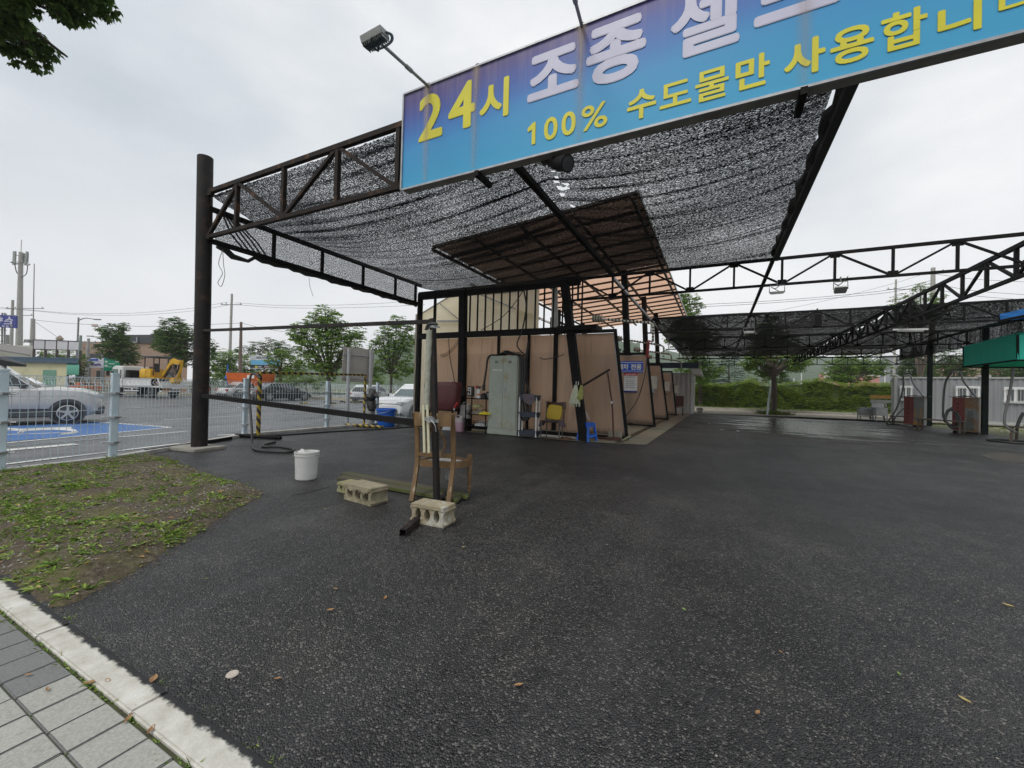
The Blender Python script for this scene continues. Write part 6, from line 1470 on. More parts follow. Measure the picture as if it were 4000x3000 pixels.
# ------------------------------------------------------------------ leaves
LM = {'dark': leafmat('leaf_dark', [(.04, .09, .02), (.075, .145, .033), (.115, .195, .045), (.18, .26, .065)], .3),
      'mid': leafmat('leaf_mid', [(.08, .16, .03), (.145, .25, .045), (.21, .33, .065), (.31, .42, .095)], .35),
      'pale': leafmat('leaf_pale', [(.11, .19, .035), (.18, .28, .055), (.26, .36, .085)], .35),
      'blue': leafmat('leaf_conifer', [(.04, .085, .05), (.06, .12, .07), (.09, .15, .085)], .2)}
m_bark = M('bark', (.11, .085, .065), (.06, .045, .035), .9, scale=7, stretch=(1, 1, .2), bmp=.8, bscale=20, bdist=.03, stain=(.2, .18, .15))
def spray(mb, c, size, n=5, droop=.35, out_=None, wf=.36):
    a0 = rnd.uniform(0, 6.28)
    base = V(out_).normalized() if out_ is not None and V(out_).length > 1e-3 else V((0, 0, 1))
    for k in range(n):
        a = a0+6.283*k/n+rnd.uniform(-.3, .3); d = V((math.cos(a), math.sin(a), 0))+base*.5; d.z -= droop*rnd.uniform(.4, 1.4); d.normalize()
        s = d.cross(V((rnd.uniform(-.3, .3), rnd.uniform(-.3, .3), 1))); s.normalize(); l = size*rnd.uniform(.7, 1.2); wdt = l*wf
        m1 = c+d*l*.55+V((0, 0, .06*l)); e = c+d*l-V((0, 0, droop*.3*l))
        mb.add([c, m1+s*wdt*.5, e, m1-s*wdt*.5], [(0, 1, 2, 3)])
def crown(mb, blobs, leaf, dens, flat=1., droop=.35, n=5, wf=.36):
    """leaf clumps spread through the blobs, thicker near their surface, with gaps between clumps"""
    for (c, r) in blobs:
        k = int(dens*14*r*r/(leaf*leaf))+6
        sd = rnd.uniform(0, 50)
        for _ in range(k):
            v = V((rnd.gauss(0, 1), rnd.gauss(0, 1), rnd.gauss(0, 1))).normalized()
            rr = r*(rnd.random()**.3)*(1+.38*noise.noise((v.x*2+sd, v.y*2, v.z*2)))
            p = c+V((v.x*rr, v.y*rr, v.z*rr*flat))
            if noise.noise((p.x*1.3/max(.4, r*.6), p.y*1.3/max(.4, r*.6), p.z*1.3/max(.4, r*.6)+sd)) < -.16: continue
            spray(mb, p, leaf, n, droop, v, wf)
def tree(name, base, blobs, D, leaf, kind, lab, group, dens=1.3, trunk=.16, flat=.9, droop=.35, limbs=True, depthk=1., cat='tree', hidden_trunk=False, n=5):
    """blobs: surveyed (px, py, r px) at distance D"""
    base = V(base); t_ = T(name, lab, cat, base, group); B = []
    vdir = V((fw.x, fw.y, 0)).normalized()
    for (px, py, r) in blobs:
        c = at(px, py, D=D); B.append((c+vdir*rnd.uniform(-.5, .5)*r*D/FPX*depthk*1.6, r*1.13*D/FPX))
    zs = sorted(c.z for c, _ in B); zlow = min(c.z-r*.6 for c, r in B)
    cx = sum((c*(r*r) for c, r in B), V())/sum(r*r for _, r in B)
    mb = MB(); zt_ = max(base.z+.8, min(zlow+.3, base.z+3.2)); fork = base+V(((cx.x-base.x)*.25, (cx.y-base.y)*.25, zt_-base.z))
    mb.tube(curve([base+V((0, 0, -.15)), base+V((.03, .02, (zt_-base.z)*.3)), base+(fork-base)*.7+V((.05, -.04, 0)), fork], 4), [trunk*(1.25 if i == 0 else 1-.25*i/12) for i in range(13)], 9)
    if limbs:
        for c, r in B:
            md = fork+(c-fork)*.5+V((rnd.uniform(-.1, .1), rnd.uniform(-.1, .1), .1))
            mb.tube(curve([fork-V((0, 0, .1)), md, c+V((0, 0, r*.3))], 4), [trunk*(.62-.055*i) for i in range(9)], 6)
            for _ in range(4):
                v = V((rnd.gauss(0, 1), rnd.gauss(0, 1), rnd.gauss(0, .7))).normalized(); mb.tube([c, c+v*r*.9], [trunk*.16, trunk*.04], 4)
    mb.build('trunk', m_bark, t_, smooth=True)
    mb = MB(); crown(mb, B, leaf, dens, flat, droop, n); mb.build('crown', LM[kind], t_, fix=False)
    return t_
G1 = 'street trees beyond the far end of the yard'
b0_ = gr(2735, 1590); tree('street_tree', b0_, [(2690, 1190, 42), (2672, 1160, 26), (2655, 1250, 50), (2710, 1260, 45), (2690, 1320, 55), (2640, 1310, 40), (2745, 1330, 50), (2740, 1410, 46), (2690, 1430, 46), (2775, 1440, 34), (2725, 1470, 40)], 36, .26, 'mid', 'tall leafy street tree rising right of the corrugated shed and bronze roof', G1, 1.25, .2)
b1_ = gr(3020, 1617); tree('street_tree', b1_, [(3020, 1330, 60), (2965, 1390, 52), (3080, 1395, 55), (3005, 1425, 48), (3060, 1455, 36), (2930, 1415, 34), (3120, 1418, 32), (2990, 1470, 20), (3020, 1262, 36), (3070, 1320, 40), (2975, 1300, 34)], 31, .24, 'mid', 'street tree at the yard edge with a pale strut against its trunk', G1, 1.2, .21)
b2_ = gr(3325, 1601); tree('street_tree', b2_, [(3290, 1440, 52), (3340, 1418, 52), (3400, 1428, 46), (3250, 1462, 30), (3365, 1462, 38), (3430, 1440, 28), (3280, 1475, 26), (3320, 1460, 36)], 44, .27, 'mid', 'broad spreading street tree in front of the hedge and pink building', G1, 1.2, .24)
b = MB(); b.tube([gr(2997, 1622), at(3003, 1560, D=29.6), at(3010, 1508, D=30)], .06, 8); tag(b.build('tree_strut', M('pale_strut', (.5, .56, .58), (.4, .46, .48), .6), smooth=True), 'pale blue grey strut leaning against the street tree trunk', 'strut')
G2 = 'trees behind the container'
for (px, py, blobs, D, kd, lab) in ((3590, 1480, [(3560, 1425, 46), (3600, 1400, 40), (3630, 1450, 40), (3540, 1460, 34)], 46, 'dark', 'dark tree behind the left end of the container'),
                                     (3730, 1480, [(3700, 1430, 46), (3760, 1445, 42), (3800, 1420, 46), (3730, 1400, 40)], 48, 'dark', 'dark tree behind the middle of the container between the two posts'),
                                     (3930, 1480, [(3900, 1450, 40), (3955, 1440, 46), (4010, 1430, 60), (3980, 1470, 40)], 48, 'dark', 'dark tree behind the right end of the container'),
                                     (3600, 1480, [(3560, 1180, 42), (3610, 1200, 44), (3655, 1212, 34), (3590, 1250, 50), (3590, 1130, 22), (3660, 1160, 20)], 44, 'pale', 'tall thin tree rising behind the long truss and far net')):
    q = at(px, py, D=D); tree('tree', (q.x, q.y, 0), blobs, D, .3, kd, lab, G2, 1.1, .2)
q = at(2845, 1560, D=66); cf = T('conifer', 'bluish layered conifer beyond the hedge left of the street tree', 'tree', (q.x, q.y, 0))
b = MB(); b.tube([V((q.x, q.y, 0)), V((q.x, q.y, 8.6))], [.2, .03], 8); b.build('trunk', m_bark, cf)
b = MB()
for k in range(20):
    z = 1.6+7*k/19; rr = 3.6*(1-k/21)**.8+.2
    for j in range(int(70*(rr/3.6)+8)):
        a = rnd.uniform(0, 6.28); f = rr*math.sqrt(rnd.random())*(1+.3*noise.noise((a*2, k*.9, 0))); spray(b, V((q.x+f*math.cos(a), q.y+f*math.sin(a), z-.25*f/rr+rnd.uniform(-.1, .1))), .34, 4, .5)
b.build('crown', LM['blue'], cf, fix=False)
for (px, py, blobs, D, kd, lab, lf) in ((2937, 1540, [(2930, 1480, 16), (2945, 1492, 18), (2935, 1505, 20)], 95, 'pale', 'small bright yellow green tree far beyond the hedge', .5),
                                  (2780, 1540, [(2760, 1470, 24), (2785, 1455, 22), (2775, 1495, 26)], 72, 'blue', 'dark blue green tree left of the conifer beyond the hedge', .4),
                                  (3090, 1540, [(3085, 1500, 20), (3070, 1490, 20)], 100, 'blue', 'dark rounded tree on the far slope right of the lamp post', .5)):
    q = at(px, py, D=D); tree('tree', (q.x, q.y, 0), blobs, D, lf, kd, lab, 'trees beyond the hedge', .9, .15, limbs=False)
# hedge
hg = T('hedge', 'long clipped green hedge along the far side of the street', 'hedge', (8, 45, .12))
LMh = leafmat('hedge_leaf', [(.08, .16, .02), (.16, .27, .035), (.25, .37, .05), (.34, .44, .065), (.42, .44, .08)], .3)
b = MB()
def hh_(x):
    q = 2.1+.16*noise.noise((x*.45, 0, 7))+.1*noise.noise((x*1.3, 5, 7))
    q += .35*math.exp(-((x-2.6)/1.3)**2)+.6*math.exp(-((x-7.8)/1.6)**2)+.3*math.exp(-((x-12)/2)**2); return q
for k in range(15000):
    x = rnd.uniform(-3.2, 15.5); H_ = hh_(x); r_ = rnd.random()
    if r_ < .7: p = V((x, 43.6+.25*rnd.random()+.35*noise.noise((x*1.2, r_*9, 3)), .12+H_*rnd.random()**.9)); o_ = (0, -1, .3)
    else: p = V((x, rnd.uniform(43.6, 45), .12+H_+rnd.uniform(-.25, .12))); o_ = (0, -.3, 1)
    if noise.noise((p.x*1.6, p.y*1.6, p.z*1.6)) < -.28: continue
    spray(b, p, rnd.uniform(.1, .17), 3, .3, o_)
b.build('foliage', LMh, hg, fix=False)
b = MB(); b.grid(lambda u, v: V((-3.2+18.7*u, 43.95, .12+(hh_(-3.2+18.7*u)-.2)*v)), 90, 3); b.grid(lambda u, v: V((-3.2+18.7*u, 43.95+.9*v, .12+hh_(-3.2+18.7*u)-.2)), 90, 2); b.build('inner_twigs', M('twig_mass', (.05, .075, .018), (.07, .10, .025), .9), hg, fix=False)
# lamp post
q = gr(3047, 1601); lp_ = T('lamp_post', 'dark green street lamp post in front of the hedge with a small white number plate', 'lamp post', (q.x, q.y, .12))
b = MB(); b.tube([q+V((0, 0, .1)), q+V((0, 0, 5.6))], [.13, .09], 10); b.tube(curve([q+V((0, 0, 5.5)), q+V((.3, 0, 5.9)), q+V((1.0, 0, 6.0))], 5), .05, 8); b.build('pole', M('lamp_paint', (.02, .03, .035), (.03, .04, .045), .5), lp_, smooth=True)
b = MB(); b.box(q+V((0, 0, .25)), (.55, .4, .35)); b.build('footing', K['conc'], lp_, bevel=.05)
b = MB(); b.box(q+V((0, -.14, 2.35)), (.3, .01, .22)); pl_ = b.build('number_plate', K['white'], lp_)
b = MB(); glyph(b, '7', (q.x+.02, q.y-.15, 2.28), (.09, 0, 0), (0, 0, .15), (0, -1, 0), .03); b.build('number', K['blackp'], pl_, fix=False)
b = MB(); b.box(q+V((1.15, 0, 6.0)), (.5, .18, .08)); b.build('lamp_head', K['greymetal'], lp_)
b = MB(); q = gr(2733, 1611); b.box(q+V((0, 0, .18)), (.42, .3, .1)); b.box(q+V((0, 0, .05)), (.3, .2, .1)); b.box(q+V((0, 0, .28)), (.36, .26, .1)); tag(b.build('cinder_pile', K['conc']), 'small stack of blocks on the ground beside the shed door', 'blocks')
# open sheds and pink building
def openshed(px0, px1, pyt, pyb, D, lab):
    p, q = at(px0, pyt, D=D), at(px1, pyt, D=D); r = T('open_shed', lab, 'shed', (p.x, p.y, 0), 'open roofed sheds beyond the hedge'); d = (q-p); d.z = 0; n_ = V((-d.y, d.x, 0)).normalized()
    dz = at(px1, pyb, D=D).z
    b = MB(); b.slab([p, q, q+n_*8+V((0, 0, -.2)), p+n_*8+V((0, 0, -.2))], (0, 0, .25)); b.build('roof', M('dark_shed_roof', (.10, .085, .08), (.07, .06, .055), .7), r)
    b = MB()
    for k in range(5):
        a_ = p+(q-p)*(k/4); b.beam(V((a_.x, a_.y, 0)), a_, .18); b.beam(V((a_.x, a_.y, 0))+n_*7, a_+n_*7, .18)
    b.build('post', K['greymetal'], r)
    b = MB(); c_ = V((p.x, p.y, 0))+n_*7.5; b.slab([c_, c_+d, c_+d+V((0, 0, q.z-.4)), c_+V((0, 0, p.z-.4))], n_*.1); b.build('back_wall', M('dark_shed_wall', (.09, .075, .07), (.06, .05, .045), .8), r)  # back wall in an even dark brown
openshed(2752, 2852, 1488, 1520, 75, 'dark open shed roof behind the hedge left of the conifer')
p_ = at(2885, 1502, D=70); openshed(2890, 3003, 1497, 1520, 70, 'low dark shed with a sloping pale edged roof behind the hedge')
def ebox(name, px0, px1, pyt, D0, D1, depth, mat, lab, cat, zb=0, group=None, roofmat=None):
    p, q = at(px0, pyt, D=D0), at(px1, pyt, D=D1); zt_ = max(p.z, q.z); r = T(name, lab, cat, (p.x, p.y, zb), group)
    d = V((q.x-p.x, q.y-p.y, 0)); n_ = V((-d.y, d.x, 0)).normalized()
    if n_.dot(fw) < 0: n_ = -n_
    if px1 < 800: n_ = V((q.x, q.y, 0)).normalized()
    A = V((p.x, p.y, zb)); B_ = V((q.x, q.y, zb))
    b = MB(); b.slab([A, B_, B_+n_*depth, A+n_*depth], (0, 0, zt_-zb)); b.build('wall', mat, r)
    return r, A, B_, n_, zt_
m_pink = M('pink_wall', (.52, .25, .22), (.47, .22, .19), .85, scale=1.5)
m_band = M('cream_band', (.6, .55, .48), (.52, .48, .42), .8)
pk, A, B_, n_, zt_ = ebox('pink_building', 3262, 3436, 1468, 92, 88, 14, m_pink, 'pink building with pale bands and a row of windows behind the spreading street tree', 'building')
d_ = (B_-A)
b = MB(); b.slab([A-n_*.1+V((0, 0, zt_-.2)), B_-n_*.1+V((0, 0, zt_-.2)), B_-n_*.1+V((0, 0, zt_+.15)), A-n_*.1+V((0, 0, zt_+.15))], n_*.09); b.build('parapet', m_band, pk)
q0, q1 = at(3200, 1462, D=96), at(3265, 1462, D=93); c0, c1 = V((q0.x, q0.y, 0)), V((q1.x, q1.y, 0)); nn_ = V((-(c1-c0).y, (c1-c0).x, 0)).normalized()
b = MB(); b.slab([c0, c1, c1+nn_*10, c0+nn_*10], (0, 0, q0.z)); b.build('wing', m_pink, pk)
b = MB(); b.slab([c0+V((0, 0, q0.z-2.1))-nn_*.12+(c1-c0)*.3, c1+V((0, 0, q0.z-2.1))-nn_*.12, c1+V((0, 0, q0.z))-nn_*.12, c0+V((0, 0, q0.z+.4))-nn_*.12+(c1-c0)*.3], nn_*.1); b.build('gable_panel', m_band, pk)
b = MB(); b.slab([c0-nn_*.15+V((0, 0, q0.z-2.6)), B_-n_*.15+V((0, 0, q0.z-2.6)), B_-n_*.15+V((0, 0, q0.z-2.35)), c0-nn_*.15+V((0, 0, q0.z-2.35))], n_*.04); b.build('band', m_band, pk)
for k in range(7):
    b = MB(); a0_ = A+d_*(.06+.13*k)-n_*.06; b.slab([a0_+V((0, 0, 1.2)), a0_+d_*.07+V((0, 0, 1.2)), a0_+d_*.07+V((0, 0, 2.7)), a0_+V((0, 0, 2.7))], n_*.055); b.build('window', m_band if k % 3 == 0 else M('dull_window', (.22, .2, .2), (.16, .15, .16), .3), pk)
gb_, A, B_, n_, zt_ = ebox('grey_building', 3437, 3560, 1390, 100, 96, 12, M('grey_render', (.30, .32, .34), (.25, .27, .29), .85, scale=.5), 'tall grey building beside the pink one behind the container end', 'building')
d_ = B_-A
b = MB(); b.slab([A+d_*.16-n_*.1+V((0, 0, 2)), A+d_*.2-n_*.1+V((0, 0, 2)), A+d_*.2-n_*.1+V((0, 0, zt_-3)), A+d_*.16-n_*.1+V((0, 0, zt_-3))], n_*.09); b.build('stair_strip', K['white'], gb_)
for k in range(3):
    b = MB(); a0_ = A+d_*.35-n_*.08+V((0, 0, 2+2.6*k)); b.slab([a0_, a0_+d_*.3, a0_+d_*.3+V((0, 0, 1.1)), a0_+V((0, 0, 1.1))], n_*.075); b.build('window', K['glass'], gb_)
rb_, A, B_, n_, zt_ = ebox('brick_house', 3845, 3925, 1462, 66, 66, 8, M('pinkish_brick', (.42, .24, .2), (.35, .2, .17), .85), 'pinkish gable wall glimpsed above the container at the right', 'building')
b = MB(); c_ = (A+B_)/2; b.slab([A+V((0, 0, zt_)), B_+V((0, 0, zt_)), c_+V((0, 0, zt_+2.2))], n_*8); b.build('gable', M('house_roof', (.38, .24, .2), (.3, .19, .16), .85), rb_)

# hills
def hills(pts, D, name, col):
    b = MB(); n = 150; rows = []
    def top(px):
        for (a, ya), (c, yc) in zip(pts[:-1], pts[1:]):
            if a <= px <= c: t_ = (px-a)/(c-a); t_ = t_*t_*(3-2*t_); return ya+(yc-ya)*t_
        return pts[-1][1]
    for j in range(9):
        row = []
        for i in range(n+1):
            px = pts[0][0]+(pts[-1][0]-pts[0][0])*i/n; q = at(px, top(px), D=D); base = at(px, 1537, D=D*.55); f = j/8
            p = V((base.x, base.y, -1)); e = V((q.x, q.y, q.z)); pt_ = p+(e-p)*f; pt_.z = -1+(q.z+1)*(f**.8)
            pt_ += V((0, 0, D*.006*noise.noise((i*.31, j*.9, 0))+D*.0035*noise.noise((i*1.1, j*2.1, 4)))) if j else V()
            row.append(pt_)
        rows.append(row)
    b.loft(rows, cap=False, closed=False); return struct(b, name, M('wooded_hill_'+name, (.035, .065, .025), (.07, .11, .04), .95, scale=.09, bmp=1, bscale=.12, bdist=4), smooth=True, origin=False, fix=False)
hills([(900, 1475), (1150, 1440), (1400, 1400), (1560, 1330), (1640, 1305), (1760, 1290), (2100, 1310), (2500, 1340)], 420, 'hills', 0)
hills([(2250, 1390), (2550, 1372), (2800, 1382), (3000, 1372), (3200, 1392), (3450, 1410), (4200, 1430)], 560, 'far_hills', 0)
b = MB(); b.tube([at(3100, 1530, D=300), at(3102, 1478, D=300)], .4, 6); b.tube([at(3130, 1530, D=330), at(3131, 1458, D=330)], .4, 6); tag(b.build('distant_pole', K['white']), 'two thin white poles standing far off before the wooded hill', 'poles')

# ------------------------------------------------------------------ poles and wires
m_cp = M('concrete_pole', (.42, .41, .38), (.33, .32, .3), .85, scale=2)
def pole(px, pyt, pyb, D, r0_, lab, arms=(), mat=None, name='utility_pole', group='utility poles'):
    t_ = at(px[0], pyt, D=D); q = at(px[1], pyb, D=D); zb = min(q.z, .0) if pyb > 1440 else -.2
    d = t_-q; base = q-d*((q.z-zb)/max(.1, d.z)); r = T(name, lab, 'utility pole', base, group)
    b = MB(); b.tube([base, t_], [r0_, r0_*.62], 12); b.build('pole', mat or m_cp, r, smooth=True)
    for k, (py, l, off) in enumerate(arms):
        c = at(px[0], py, D=D); b = MB(); b.beam(c+cr*(off-l/2), c+cr*(off+l/2), .1)
        for i in (-.45, -.25, .45): b.cyl(c+cr*(off+l*i), c+cr*(off+l*i)+V((0, 0, .28)), .05, .07)
        b.build('crossarm', K['greymetal'], r)
    return t_
pole((906, 895), 1148, 1478, 62, .24, 'tall tapered utility pole with one crossarm left of the leafy tree', [(1190, 3.2, -.1)])
pole((942, 938), 1258, 1470, 44, .2, 'brown wooden pole in front of the orange hopper', (), M('wood_pole', (.2, .15, .12), (.14, .1, .08), .85))
pole((50, 40), 1172, 1480, 74, .3, 'utility pole with two crossarms behind the blue sign', [(1205, 7, 2.2), (1232, 6.5, .5)])
pole((129, 124), 1245, 1480, 66, .42, 'thick grey pole left of the empty white billboard', ())
pole((134, 130), 1030, 1260, 66, .09, 'thin mast rising above the thick grey pole', (), K['greymetal'], 'mast')
pole((346, 338), 1322, 1480, 54, .24, 'concrete pole in front of the brick building left of the banners', [(1340, 2, 0), (1366, 2, .3)])
pole((316, 304), 1310, 1480, 50, .2, 'green grey pole at the right end of the empty billboard', (), M('green_pole', (.28, .33, .31), (.2, .24, .22), .6))
pole((3645, 3640), 1046, 1480, 50, .34, 'thick concrete pole with wires behind the long truss', [(1062, 1.6, .5)])
pole((3500, 3492), 1092, 1480, 70, .22, 'thin pinkish pole with crossarms left of the thick concrete pole', [(1130, 5.2, 1.0)])
# antenna mast
qt = at(82, 985, D=72); qb = at(72, 1480, D=72); am = T('antenna_mast', 'tall grey telecom mast with a ring of panel antennas at the upper left', 'antenna mast', (qb.x, qb.y, 0))
b = MB(); b.tube([V((qb.x, qb.y, -.2)), qt], [.54, .28], 14); b.tube([qt, qt+V((0, 0, 2.2))], .05, 6); b.build('pole', m_cp, am, smooth=True)
for k, (dx, h) in enumerate(((-1.45, 1.7), (-.55, 2.4), (.75, 1.7), (1.45, 2.3), (.1, 1.6))):
    b = MB(); c_ = qt+cr*dx-cu*(.9 if h < 2 else 1.2)-fw*(.5 if k in (1, 3) else -.3); b.beam(c_+V((0, 0, h/2))+cr*(-.15 if dx < 0 else .2)*(abs(dx) > 1), c_-V((0, 0, h/2)), .5 if k == 1 else .36, .2, tuple(fw)); b.build('antenna_panel', M('antenna_grey', (.3, .32, .31), (.25, .27, .26), .6), am, bevel=.03)
b = MB(); c_ = qt-V((0, 0, 2.0)); b.tube([c_+cr*1.2*math.cos(a)+fw*1.0*math.sin(a) for a in [i*.5236 for i in range(12)]], .07, 6, closed=True); c_ = qt-V((0, 0, .6)); b.beam(c_-cr*1.4, c_+cr*1.4, .08); b.beam(qt-V((0, 0, 2))-cr*1.2, qt-V((0, 0, 2))+cr*1.2, .08); b.build('antenna_ring', K['greymetal'], am)
b = MB(); b.tube(curve([qt-V((0, 0, 2.2))-cr*1.0, qt-V((0, 0, 3.6))-cr*.6, qt-V((0, 0, 4.4))+cr*.2], 5), .07, 6); b.tube(curve([qt-V((0, 0, 2.2))+cr*1.3, qt-V((0, 0, 3.8))+cr*1.1, qt-V((0, 0, 4.5))+cr*.3], 5), .06, 6); b.build('feeder_cable', K['rubber'], am)
def wire(pts, D, lab, r=.022, grp='overhead wires'):
    b = MB()
    P_ = [at(px, py, D=D[i] if isinstance(D, (list, tuple)) else D) for i, (px, py) in enumerate(pts)]; b.tube(curve(P_, 8), r, 5); tag(b.build('overhead_wire', K['rubber']), lab, 'wire', grp)
wire([(-40, 1196), (130, 1212), (300, 1224), (520, 1223), (740, 1205), (890, 1180)], 64, 'upper overhead wire across the sky at left, from the mast to the tall utility pole')
wire([(-40, 1203), (130, 1214), (300, 1229), (520, 1231), (740, 1216), (890, 1192)], 64, 'lower overhead wire across the sky at left, just under its neighbour')
wire([(920, 1183), (1100, 1193), (1300, 1192), (1500, 1184), (1640, 1172)], 62, 'upper overhead wire from the tall utility pole towards the wash bay')
wire([(920, 1190), (1100, 1202), (1300, 1203), (1500, 1198), (1660, 1190)], 62, 'lower overhead wire from the tall utility pole towards the wash bay')
wire([(134, 1250), (300, 1265), (600, 1275), (940, 1262)], 55, 'thin overhead wire between the thick grey pole and the wooden pole')
wire([(134, 1255), (200, 1300), (235, 1325)], 58, 'slack wire dropping from the thick grey pole to the roof lantern', .025)
wire([(945, 1262), (1040, 1285), (1180, 1305)], 50, 'thin wire running right from the wooden pole')
wire([(2735, 1190), (3000, 1176), (3300, 1152), (3500, 1128), (3640, 1095)], 60, 'upper overhead wire above the far net towards the concrete pole', .03)
wire([(2735, 1199), (3000, 1184), (3300, 1160), (3500, 1138), (3640, 1105)], 60, 'lower overhead wire above the far net towards the concrete pole', .03)
wire([(3650, 1070), (3800, 1090), (4010, 1102)], 48, 'upper wire running right from the thick concrete pole'); wire([(3650, 1108), (3800, 1135), (4010, 1152)], 48, 'middle wire running right from the thick concrete pole'); wire([(3650, 1130), (3800, 1155), (4010, 1172)], 48, 'lowest wire running right from the thick concrete pole')
wire([(2900, 1240), (3200, 1180), (3480, 1110), (3640, 1060)], 58, 'faint steep wire climbing to the top of the concrete pole', .018)

# ================================================================== PARKING LOT
def mark(name, pts, mat, z=-.195):
    b = MB(); b.poly([gr(px, py, z) for px, py in pts]); return struct(b, name, mat, origin=False, fix=False)
m_line = M('road_paint', (.62, .62, .6), (.45, .45, .44), .7, scale=3, stain=(.2, .2, .2), slo=.55, shi=.75); m_blue = M('blue_bay_paint', (.03, .105, .31), (.06, .15, .33), .7, scale=2, stain=(.1, .13, .2), slo=.55, shi=.75)
mark('disabled_bay_paint', [(-60, 1735), (0, 1726), (140, 1715), (310, 1702), (663, 1668), (380, 1650), (60, 1663), (-60, 1672)], m_blue)
def gline(p0, p1, w0=.12, nm='bay_line'):
    a, c = gr(*p0, -.19), gr(*p1, -.19); d = (c-a).normalized(); s_ = V((-d.y, d.x, 0))*w0/2
    b = MB(); b.poly([a-s_, c-s_, c+s_, a+s_]); struct(b, nm, m_line, origin=False, fix=False)
for l in (((-60, 1738), (668, 1669), .14), ((330, 1644), (668, 1669), .14), ((-60, 1765), (300, 1734), .3), ((-60, 1822), (700, 1732), .13), ((280, 1722), (730, 1685), .13), ((850, 1700), (1100, 1690), .14), ((1075, 1580), (1400, 1562), .14), ((1180, 1590), (1420, 1575), .14), ((640, 1640), (980, 1622), .12), ((-60, 1700), (240, 1690), .12)): gline(*l)
wc = MB()
for (px, py, rx, ry) in ((190, 1688, .55, .35),):
    c = gr(px, py, -.188)
    wc.tube([c+V((rx*math.cos(a)*1.6, ry*math.sin(a)*1.3, 0)) for a in [i*.3 for i in range(16)]], .05, 4); wc.tube([c+V((-1.5, -.5, 0)), c+V((-.8, -.2, 0)), c+V((-.6, .6, 0))], .06, 4); wc.lathe([(.001, 0), (.2, .002), (.2, .003)], c+V((-1.8, -.7, 0)), 10)
struct(wc, 'wheelchair_mark', m_line, origin=False)

